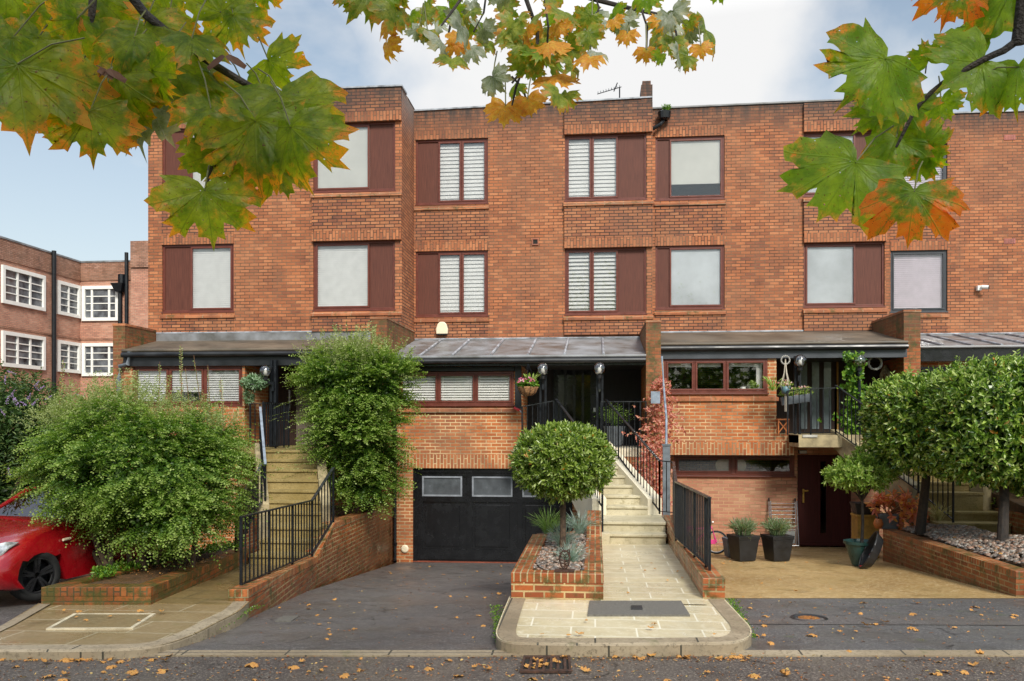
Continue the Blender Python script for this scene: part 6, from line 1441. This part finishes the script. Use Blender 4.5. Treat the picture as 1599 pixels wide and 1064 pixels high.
# red creeper
t = thing('creeper', 'red Virginia creeper climbing the party wall right of the stone steps', 'climbing plant', T(1030, 16.6, -1.7))
pts = []
for _ in range(900):
    py = RNG.uniform(592, 800); f = (py-592)/208; cx = 1028 if py < 640 else 1027; w_ = 8+26*min(1, max(0, f*2.6)) if py < 690 else 26; px = RNG.normal(cx-(6 if f > .4 else -4), w_*.5); tt2 = 17.7-1.6*f+RNG.normal()*.14; pts.append(tuple(T(px, tt2, -(py-660)/F*tt2)))
P_ = np.array(pts); C, D, Nn = rosettes(P_, np.tile([0, -1., 0], (len(P_), 1)), 5, 1.2, .02); D[:, 2] -= .5; leaves('foliage', m_vine, C, D, Nn, .065*(.6+.6*RNG.random(len(C))), .035, t, big=True)
mb = MB()
for k in range(9):
    x = 1008+k*6; mb.tube([T(x+RNG.normal()*5, 16.2, -2.2), T(x+RNG.normal()*6, 16.6, -1.2), T(1025+RNG.normal()*12, 17.2, -.2), T(1030+RNG.normal()*6, 17.6, .6)], .007, 4)
mb.build('stems', m_twig, t)
# ivy on the right house porch
t = thing('ivy', 'bright green ivy climbing round the lamp post of the right house porch', 'climbing plant', T(1335, 17.8, -.3))
pts = []
for _ in range(800):
    if RNG.random() < .62: py = RNG.uniform(553, 720); px = RNG.normal(1334, 8+6*(py > 640))
    else: f = RNG.random(); px = 1340+75*f; py = RNG.normal(620+28*f**.5, 9)
    tt2 = 17.6+RNG.normal()*.12; pts.append(tuple(T(px, tt2, -(py-660)/F*tt2)))
P_ = np.array(pts); C, D, Nn = rosettes(P_, np.tile([0, -1., .2], (len(P_), 1)), 4, 1.1, .03); leaves('foliage', m_ivy, C, D, Nn, .085*(.6+.6*RNG.random(len(C))), .065, t, big=True)
stems(MB(), T(1338, 17.7, -.9), [T(1330, 17.6, .6), T(1340, 17.6, 1.2), T(1405, 17.6, .3)], .012, .005, 5).build('stems', m_bark, t)
# buddleia and dark shrub at far left
t = thing('buddleia', 'dark buddleia bush with purple flower spikes at the left edge', 'shrub', T(0, 13.6, -2.4))
ells = [E(20, 660, 13.8, .85, .8, .75), E(90, 690, 14.0, .6, .6, .5), E(-60, 640, 13.8, .8, .8, .8), E(10, 770, 14.0, 1.0, .8, .7), E(120, 760, 14.3, .8, .7, .6)]
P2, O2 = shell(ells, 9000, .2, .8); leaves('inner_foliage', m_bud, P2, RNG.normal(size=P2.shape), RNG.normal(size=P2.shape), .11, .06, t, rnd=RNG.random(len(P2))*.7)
P_, O_ = shell(ells, 2600, .5); C, D, Nn, fr = sprays(P_, O_+RNG.normal(size=O_.shape)*.3, .25+.15*RNG.random(len(P_)), 9, .07, .3, .8); leaves('foliage', m_bud, C, D, Nn, .085*(.6+.6*RNG.random(len(C))), .026, t, big=True)
stems(MB(), T(0, 13.8, -2.4), [Vector(e[:3]) for e in ells]*2, .04, .012, 6, .2).build('stems', m_bark, t)
for (px, py) in ((18, 582), (8, 592), (58, 600), (65, 606), (20, 614), (22, 624), (27, 628), (36, 630), (46, 620), (75, 622), (12, 626), (120, 615), (128, 622), (92, 635), (5, 645), (14, 736), (42, 730), (55, 628)):
    c = T(px, 12.9, -(py-660)/F*12.9); n = 38; k = RNG.random((n, 1)); ax = np.array([RNG.normal()*.6, 0, .5]); ax /= np.linalg.norm(ax); Q = np.array(c)+ax*(k-.5)*.13+RNG.normal(size=(n, 3))*.010*(1.2-k); leaves('flower_spike', m_lil, Q, RNG.normal(size=(n, 3)), RNG.normal(size=(n, 3)), .016, .014, t)
t = thing('yellow_shrub', 'yellow green shrub low behind the red car', 'shrub', T(30, 14.6, -2.5)); P_, O_ = shell([E(60, 735, 14.6, .9, .5, .5), E(30, 800, 14.6, 1.2, .6, .5), E(-60, 780, 14.6, 1, .6, .8)], 900, .4)
C, D, Nn, fr = sprays(P_, O_, .25, 10, .05, .3); leaves('foliage', m_cot, C, D, Nn, .06, .03, t); stems(MB(), T(30, 14.6, -2.5), [T(60, 14.6, -.8), T(0, 14.6, -1.2)], .03, .01).build('stems', m_bark, t)

# ================================================================ MAPLE TREE
mt = thing('maple_tree', 'maple tree overhead whose branches of green and orange leaves hang across the top', 'tree', (-1.2, -2.6, -2.1))
MB().tube([(-1.2, -2.6, -2.3), (-1.15, -2.55, -.5), (-1.1, -2.4, 1.6), (-.9, -2.2, 3.2), (-.7, -1.8, 5.0)], [.26, .21, .18, .15, .1], 14).build('trunk', m_bark, mt)
def V3(px, py, t_): return T(px, t_, -(py-660)/F*t_)
def limb(pts, r0, r1, name='branch'):
    q = smooth([Vector(p) for p in pts], 2); return MB().tube(q, [r0+(r1-r0)*k/(len(q)-1) for k in range(len(q))], 8).build(name, m_barkd, mt)
limb([(-1.1, -2.4, 1.8), (-1.2, -1.2, 2.4), V3(120, -260, 1.45), V3(186, -10, 1.5), V3(300, 80, 1.5), V3(385, 132, 1.5), V3(420, 150, 1.5)], .012, .0045)
limb([V3(150, -200, 1.5), V3(146, 0, 1.45), V3(142, 40, 1.45)], .012, .003)
limb([V3(395, 140, 1.5), V3(372, 170, 1.5), V3(345, 215, 1.45), V3(321, 296, 1.4)], .006, .0018)
limb([(-.9, -2.2, 3.0), (.3, -.9, 2.9), V3(700, -420, 3.6), V3(800, -60, 4.4), V3(880, -15, 4.6), V3(960, 8, 4.7), V3(1060, 30, 4.8)], .03, .008)
limb([V3(800, -60, 4.4), V3(830, 20, 4.4), V3(845, 70, 4.3), V3(810, 120, 4.2), V3(800, 165, 4.2)], .014, .004)
limb([V3(780, -90, 4.2), V3(720, 0, 4.0), V3(690, 40, 3.9)], .012, .004); limb([V3(700, -200, 3.2), V3(610, -40, 2.9), V3(590, 10, 2.9)], .012, .004)
limb([(-.9, -2.2, 3.1), (.9, -1.2, 2.2), V3(1750, -260, 1.35), V3(1640, -20, 1.4), V3(1590, 70, 1.4), V3(1530, 95, 1.4), V3(1440, 150, 1.42), V3(1400, 230, 1.42)], .012, .002)
limb([V3(1590, 70, 1.4), V3(1600, -40, 1.38), V3(1620, -140, 1.36)], .012, .004)
VAR = {}; m_stalk = simple('green_stalk', (.12, .12, .03), .5)
def leaf(px, py, tx, ty, t_, m, tilt=0.0, roll=0.0, seed=None, sq=1.0, parent=mt, nm='leaf'):
    """petiole joint at (px,py), tip at (tx,ty) in the photo, at distance t_"""
    a, b = V3(px, py, t_), V3(tx, ty, t_); ax = b-a; s = .84*ax.length/max(.35, math.cos(tilt)); ax.normalize()
    view = (a).normalized(); side = ax.cross(-view).normalized(); nrm = side.cross(ax).normalized()
    Rm = Matrix((side, ax, nrm)).transposed()
    Rm = Rm @ Matrix.Rotation(roll, 3, 'Y') @ Matrix.Rotation(tilt, 3, 'X')
    sd_ = random.randint(0, 9) if seed is None else seed; key = (sd_, m.name)
    if key not in VAR: me = maple_mesh(sd_, .25+.05*(sd_ % 4)); me.materials.append(m); VAR[key] = me
    o = bpy.data.objects.new(nm, VAR[key]); COL.objects.link(o)
    M_ = Matrix.LocRotScale(a, Rm.to_quaternion(), Vector((s*sq, s, s)))
    if parent: o.parent = parent; o.matrix_parent_inverse = Matrix.Translation(parent.location).inverted()
    o.matrix_basis = M_
    return o, s
def stalk(px, py, bx, by, t_):
    a, b = V3(px, py, t_), V3(bx, by, t_+.03); c = a.lerp(b, .5)+Vector((0, 0, .01)); MB().tube([a, c, b], .0013 if t_ < 2.2 else .0035, 5).build('leaf_stalk', m_stalk, mt)
LL = [ # left cluster  px,py tip  dist tilt roll
 (28, 100, 48, 262, 1.32, .1, .1), (141, 175, 147, 272, 1.36, .0, 0), (320, 298, 338, 402, 1.36, .0, -.1), (340, 240, 300, 180, 1.42, .3, .1), (205, 150, 255, 215, 1.46, .3, .5), (60, 20, 110, 110, 1.5, .2, -.2),
 (100, 60, 150, 165, 1.52, .3, .2), (10, -20, 10, 75, 1.45, .1, 0), (150, -10, 160, 75, 1.56, .1, .3), (225, 40, 250, 130, 1.5, .4, .3), (265, 90, 300, 190, 1.47, .3, -.4), (400, 190, 405, 320, 1.36, .1, .3), (440, 150, 482, 262, 1.4, .2, -.3),
 (455, 200, 478, 310, 1.34, .2, .5), (380, 230, 370, 318, 1.44, .2, .2), (420, 95, 470, 150, 1.5, .3, .2), (365, 25, 380, 95, 1.5, .1, .2), (345, 20, 355, -55, 1.5, .1, 0), (200, 95, 140, 150, 1.6, .2, -.4), (80, 150, 20, 205, 1.5, .2, .3),
 (265, 20, 215, 75, 1.58, .3, 0), (300, 130, 345, 205, 1.5, .4, -.5), (390, 150, 350, 215, 1.52, .4, .4), (405, -20, 415, 25, 1.6, 0, 0), (110, 120, 85, 225, 1.44, .3, .3), (40, -30, -20, 40, 1.6, 0, 0), (240, 170, 240, 255, 1.5, .5, .9), (430, 260, 455, 318, 1.42, .3, -.3), (180, 55, 205, -20, 1.6, 0, .3), (255, -15, 300, 40, 1.6, .2, 0),
 (370, 210, 425, 262, 1.48, .2, 0), (60, 60, 20, 130, 1.40, .3, .5), (120, 30, 95, 95, 1.42, .2, -.6), (210, 60, 190, 128, 1.42, .5, .4), (300, 60, 330, 125, 1.45, .4, -.6), (330, 170, 300, 235, 1.40, .5, .6), (240, 110, 285, 160, 1.40, .2, .9), (165, 145, 120, 200, 1.40, .4, -.5), (415, 150, 450, 215, 1.46, .3, -.7), (440, 215, 415, 270, 1.38, .4, .5), (0, 150, 10, 210, 1.38, .3, .2), (20, 60, -20, 110, 1.36, .4, .4), (90, 10, 60, 60, 1.42, .2, .3), (185, 120, 215, 205, 1.42, .3, .8)]
for i, (a, b, c, d, t_, ti, ro) in enumerate(LL):
    leaf(a, b, c, d, t_, m_mapS if i in (26,) else m_mapL, ti, ro, seed=i % 10); stalk(a, b, lerp(a, 300, .3)+random.uniform(-25, 25), b-random.uniform(40, 90), t_)
RL = [(1382, 93, 1300, 180, 1.36, .1, 0), (1336, 255, 1262, 366, 1.38, .05, .1), (1428, 300, 1416, 400, 1.29, .1, 0), (1535, 95, 1450, 150, 1.4, .1, .2), (1495, -25, 1470, 48, 1.42, .1, 0), (1592, 105, 1585, 195, 1.38, .2, .3),
 (1440, 232, 1496, 245, 1.44, .1, .3), (1385, 130, 1362, 190, 1.46, .3, .6), (1420, 165, 1405, 235, 1.45, .4, .8), (1400, 215, 1420, 282, 1.44, .3, -.3), (1450, 95, 1438, 55, 1.5, .2, .1), (1590, -25, 1590, 80, 1.4, .2, 0), (1545, 60, 1500, 30, 1.5, .2, .2),
 (1470, 160, 1490, 195, 1.5, .2, .1), (1375, 180, 1330, 210, 1.5, .3, .2), (1385, 250, 1395, 300, 1.47, .3, .2), (1560, 40, 1545, -40, 1.5, .1, 0), (1440, 245, 1465, 290, 1.46, .2, .5)]
for i, (a, b, c, d, t_, ti, ro) in enumerate(RL):
    leaf(a, b, c, d, t_, m_mapRed if i in (2, 4) else m_mapR, ti, ro, seed=(i*3+1) % 10); stalk(a, b, lerp(a, 1450, .5)+random.uniform(-8, 8), b-random.uniform(20, 60) if b > 150 else b+20, t_)
# centre: smaller, further off
CL = [(560, 10, 555, -20), (575, -15, 590, 48), (548, -10, 540, 25), (600, -10, 618, 30), (622, -15, 640, 20), (612, 15, 605, 60)]
for i, (a, b, c, d) in enumerate(CL): leaf(a, b, c, d, 2.7, m_mapC if i % 3 else m_mapR, .1, random.uniform(-.5, .5))
for (a, b, c, d, m) in ((606, 38, 600, 70, m_mapY), (606, 68, 614, 100, m_mapY), (640, 25, 642, 50, m_mapR)): leaf(a, b, c, d, 2.8, m, .1, .9)
rr_ = random.Random(5); cnt = 0
spots = [(rr_.gauss(700, 28), rr_.gauss(25, 18)) for _ in range(13)]+[(rr_.gauss(850, 34), rr_.gauss(60, 38)) for _ in range(44)]+[(rr_.gauss(770, 30), rr_.gauss(38, 26)) for _ in range(16)]+[(rr_.uniform(880, 1000), rr_.uniform(-10, 45)) for _ in range(12)]+[(rr_.gauss(1055, 20), rr_.gauss(55, 20)) for _ in range(17)]
fixed = [(790, 165, 786, 208, m_mapY), (824, 155, 832, 190, m_mapY), (770, 120, 792, 150, m_mapS), (718, 60, 706, 85, m_mapY), (712, 70, 716, 92, m_mapY), (1010, 78, 1010, 104, m_mapY), (980, 52, 978, 78, m_mapY), (1095, 72, 1100, 98, m_mapY), (1052, 62, 1050, 96, m_mapC), (655, 45, 645, 72, m_mapS), (668, 50, 668, 74, m_mapC), (890, 72, 890, 108, m_mapC), (925, 28, 930, 50, m_mapC), (1010, -5, 1015, 28, m_mapR), (1125, -15, 1130, 10, m_mapR)]
extra = []
for i, (x, y) in enumerate(spots):
    a = rr_.uniform(-.9, .9); s = rr_.uniform(20, 36); mm = rr_.choice([m_mapC, m_mapC, m_mapR, m_mapS, m_mapC, m_mapY, m_mapS]); t_ = rr_.uniform(4.0, 4.9)
    o, _ = leaf(x, y, x+math.sin(a)*s, y+math.cos(a)*s, t_, mm, rr_.uniform(-.3, .9), rr_.uniform(-1.1, 1.1), nm='leaf'); cnt += 1
    if i >= 24: extra.append((o, rr_.random()))
for (a, b, c, d, m) in fixed: leaf(a, b, c, d, 4.3, m, .1, random.uniform(-.4, .4)); stalk(a, b, a+random.uniform(-8, 8), b-40, 4.3)
for (a, b, c, d) in ((850, -10, 852, 100), (870, 20, 890, 75), (840, 60, 800, 130), (760, -10, 740, 50), (700, -10, 700, 60), (1040, 20, 1060, 80), (1000, 10, 1010, 75), (930, -5, 930, 30), (800, 120, 822, 155)): MB().tube([V3(a, b, 4.45), V3((a+c)/2+6, (b+d)/2, 4.4), V3(c, d, 4.4)], .006, 5).build('twig', m_barkd, mt)
# the smallest central leaves become one part
vs, fs, uvs, mi, lr, mats_ = [], [], [], [], [], []
for (o, rv) in extra:
    me = o.data; m_ = me.materials[0]
    if m_ not in mats_: mats_.append(m_)
    M_ = mt.matrix_basis.inverted() if 0 else o.matrix_basis; b0 = len(vs)
    vs += [tuple(M_ @ v.co) for v in me.vertices]; ul = me.uv_layers[0].data
    for p_ in me.polygons:
        fs.append(tuple(b0+k for k in p_.vertices)); mi.append(mats_.index(m_)); lr.append(rv)
        for li in p_.loop_indices: uvs += list(ul[li].uv)
    bpy.data.objects.remove(o)
me = bpy.data.meshes.new('foliage'); me.from_pydata(vs, [], fs)
for m_ in mats_: me.materials.append(m_)
me.polygons.foreach_set('material_index', mi); me.polygons.foreach_set('use_smooth', [True]*len(fs))
me.uv_layers.new(name='UVMap').data.foreach_set('uv', uvs); me.attributes.new('lrnd', 'FLOAT', 'FACE').data.foreach_set('value', lr)
link('foliage', me, None, mt)['kind'] = 'stuff'
# winged seeds
for (a, b) in ((145, 105), (165, 110), (352, 88)):
    mb = MB(); c = V3(a, b, 1.38)
    for s in (-1, 1): mb.poly([c, c+Vector((s*.006, .002, .004)), c+Vector((s*.020, .004, -.002)), c+Vector((s*.034, .006, -.014)), c+Vector((s*.030, .006, -.020)), c+Vector((s*.016, .003, -.013)), c+Vector((s*.004, .0, -.006))])
    mb.build('seed_key', simple('seed_brown', (.12, .05, .025), .7), mt)
# the rest of the crown, above and behind the camera
P_ = RNG.normal(size=(4200, 3))*np.array([2.6, 1.6, 1.2])+np.array([-.5, -3.6, 5.2]); P_ = P_[(P_[:, 1] < -1.6) & (P_[:, 2] > 2.6)]
fo = leaves('crown', m_lite, P_, RNG.normal(size=P_.shape), RNG.normal(size=P_.shape), .17, .13, mt, big=True); fo['kind'] = 'stuff'

# ================================================================ FALLEN LEAVES
fall_proto = {}
def fallen(x, y, z, s, label, group, m=m_fall):
    sd_ = random.randint(0, 5)
    if sd_ not in fall_proto: me = maple_mesh(sd_+20, .45); me.materials.append(m); fall_proto[sd_] = me
    o = bpy.data.objects.new('fallen_leaf', fall_proto[sd_]); COL.objects.link(o); o.location = (x, y, z+.012+s*.05); o.scale = (s*random.uniform(.6, 1), s, s*.8); o.rotation_euler = (random.uniform(-.25, .25), random.uniform(-.25, .25)+(math.pi if random.random() < .3 else 0), random.random()*6.28)
    tag(o, label, 'leaf', group)
def scatter(n, f, label, group, sz=(.035, .085)):
    for _ in range(n): p = f(); fallen(p.x, p.y, p.z, random.uniform(*sz), label, group)
U = random.uniform
def frd(): px = U(0, 1599); py = 1020+44*random.random()**1.1; return G(px, py, 2.088)
scatter(46, frd, 'orange maple leaf lying on the wet road', 'fallen leaves on the road', (.03, .08))
scatter(24, lambda: G(random.gauss(120, 70), U(1027, 1036), 2.088), 'maple leaf caught in the gutter below the left kerb', 'fallen leaves in the left gutter', (.03, .07))
scatter(14, lambda: G(random.gauss(862, 32), U(1026, 1046), 2.085), 'maple leaf heaped around the road gully', 'fallen leaves round the gully', (.03, .06))
scatter(30, lambda: G(U(960, 1180), U(1021, 1030), 2.088), 'maple leaf lying below the central kerb', 'fallen leaves below the central kerb', (.02, .06))
def fdr(): t_ = U(8.2, 18); x = U(-4.0, -.8); return V(x, t_*CA+x/CA*SA, -hd2(t_))
scatter(44, fdr, 'small pale leaf lying on the asphalt driveway', 'fallen leaves on the driveway', (.022, .05))
def f3(): t_ = U(8, 10.6); p = T(U(1150, 1599), t_, -hd3(t_)+.006); return p
scatter(30, f3, 'orange leaf lying on the right asphalt apron', 'fallen leaves on the right apron', (.03, .075))
def f4(): t_ = U(11.2, 17.5); return V(U(1.6, 5.0), t_, -hd3(t_)+.006)
scatter(26, f4, 'small leaf lying on the right concrete drive', 'fallen leaves on the concrete drive', (.02, .045))
scatter(8, lambda: G(U(70, 330), U(950, 1000), 2.02), 'leaf lying on the left stone pavement', 'fallen leaves on the left pavement', (.03, .06))
scatter(9, lambda: V(U(.2, 1.1), U(9.6, 13.5), -1.955), 'small leaf lying on the pale stone path', 'fallen leaves on the stone path', (.02, .04))
scatter(7, lambda: G(U(790, 1120), U(970, 995), 1.958), 'small leaf lying on the central pavement', 'fallen leaves on the central pavement', (.02, .05))
scatter(24, lambda: V(U(5.6, 6.5), U(11.5, 15), -1.86), 'orange leaf lying among the right pebbles', 'fallen leaves in the pebbles', (.02, .05))

# crushed leaf fragments: countless
def litter(n, f, label):
    P_ = np.array([tuple(f()+Vector((0, 0, .006))) for _ in range(n)]); D = RNG.normal(size=(n, 3))*np.array([1, 1, .15]); Nn = np.tile([0, 0, 1.], (n, 1))+RNG.normal(size=(n, 3))*.3
    o = leaves('leaf_litter', m_litter, P_, D, Nn, .012+.035*RNG.random(n)**2, .008+.02*RNG.random(n)**2, None, big=True); tag(o, label, 'leaf litter', kind='stuff')
m_litter = leafmat('litter_leaf', [(0, (.14, .05, .02)), (.4, (.38, .14, .04)), (.8, (.52, .26, .08)), (1, (.58, .46, .16))], trans=.1)
def mossat(n, f, label):
    P_ = np.array([tuple(f()) for _ in range(n)]); o = leaves('moss', m_ivy, P_, RNG.normal(size=(n, 3))*np.array([1, 1, .5]), RNG.normal(size=(n, 3)), .02, .016, None); tag(o, label, 'moss', kind='stuff')
mossat(900, lambda: G(random.gauss(1140+(y_ := random.uniform(0, 1))*32, 5), 935+y_*60, 2.085), 'green moss along the right side of the central kerb')
mossat(500, lambda: G(random.gauss(776, 5)+(y_ := random.uniform(0, 1))*4, 945+y_*62, 2.1), 'green moss along the left side of the central kerb')
mossat(500, lambda: G(405-(y_ := random.uniform(0, 1))*130+random.gauss(0, 5), 945+y_*70, 2.12), 'green moss below the curved left kerb')
litter(900, lambda: G(U(0, 1599), 1024+40*random.random(), 2.088), 'crushed leaf fragments over the wet road')
litter(420, lambda: G(random.choice((random.gauss(130, 90), random.gauss(870, 60), random.gauss(1100, 90))), U(1024, 1033), 2.088), 'leaf fragments packed along the gutter')
litter(320, fdr, 'tiny leaf fragments on the asphalt driveway'); litter(260, f3, 'tiny leaf fragments on the right apron'); litter(300, f4, 'tiny leaf fragments on the concrete drive')
litter(260, lambda: V(U(-5.9, -5.2), U(10, 12.8), -1.89), 'leaf fragments in the left planter')

# ================================================================ TREES ACROSS THE ROAD (seen in the window panes)
for i, (x, y, h_, r_) in enumerate(((-15, -17, 9, 3.6), (-8, -19, 7.5, 3.2), (-1, -18, 8.6, 3.4), (5.5, -17, 7.2, 3.0), (11.5, -19, 9.5, 3.8), (19, -18, 8, 3.6), (-23, -18, 9, 4))):
    t = thing('street_tree', ('broad', 'short', 'rounded', 'low', 'tall', 'far right', 'far left')[i]+' green tree across the road, reflected in the windows', 'tree', (x, y, -2.1), group='trees across the road')
    MB().tube([(x, y, -2.3), (x+.1, y, 1), (x, y+.1, h_*.5)], [.28, .22, .12], 8).build('trunk', m_bark, t)
    P_, O_ = shell([(x, y, h_*.42, r_, r_*.8, h_*.5), (x+r_*.5, y, h_*.2, r_*.7, r_*.7, h_*.3)], 2600, .3); leaves('crown', (m_hedge, m_cot, m_bay)[i % 3], P_, RNG.normal(size=P_.shape), RNG.normal(size=P_.shape), .42, .32, t, big=False)
t = thing('hedge', 'long dark hedge across the road behind the camera', 'hedge', (0, -13.5, -2.1)); P_ = np.stack([RNG.uniform(-28, 28, 9000), RNG.normal(size=9000)*.35-13.5, RNG.uniform(-2.1, .35, 9000)], 1); leaves('foliage', m_hedge, P_, RNG.normal(size=P_.shape), RNG.normal(size=P_.shape), .3, .22, t)
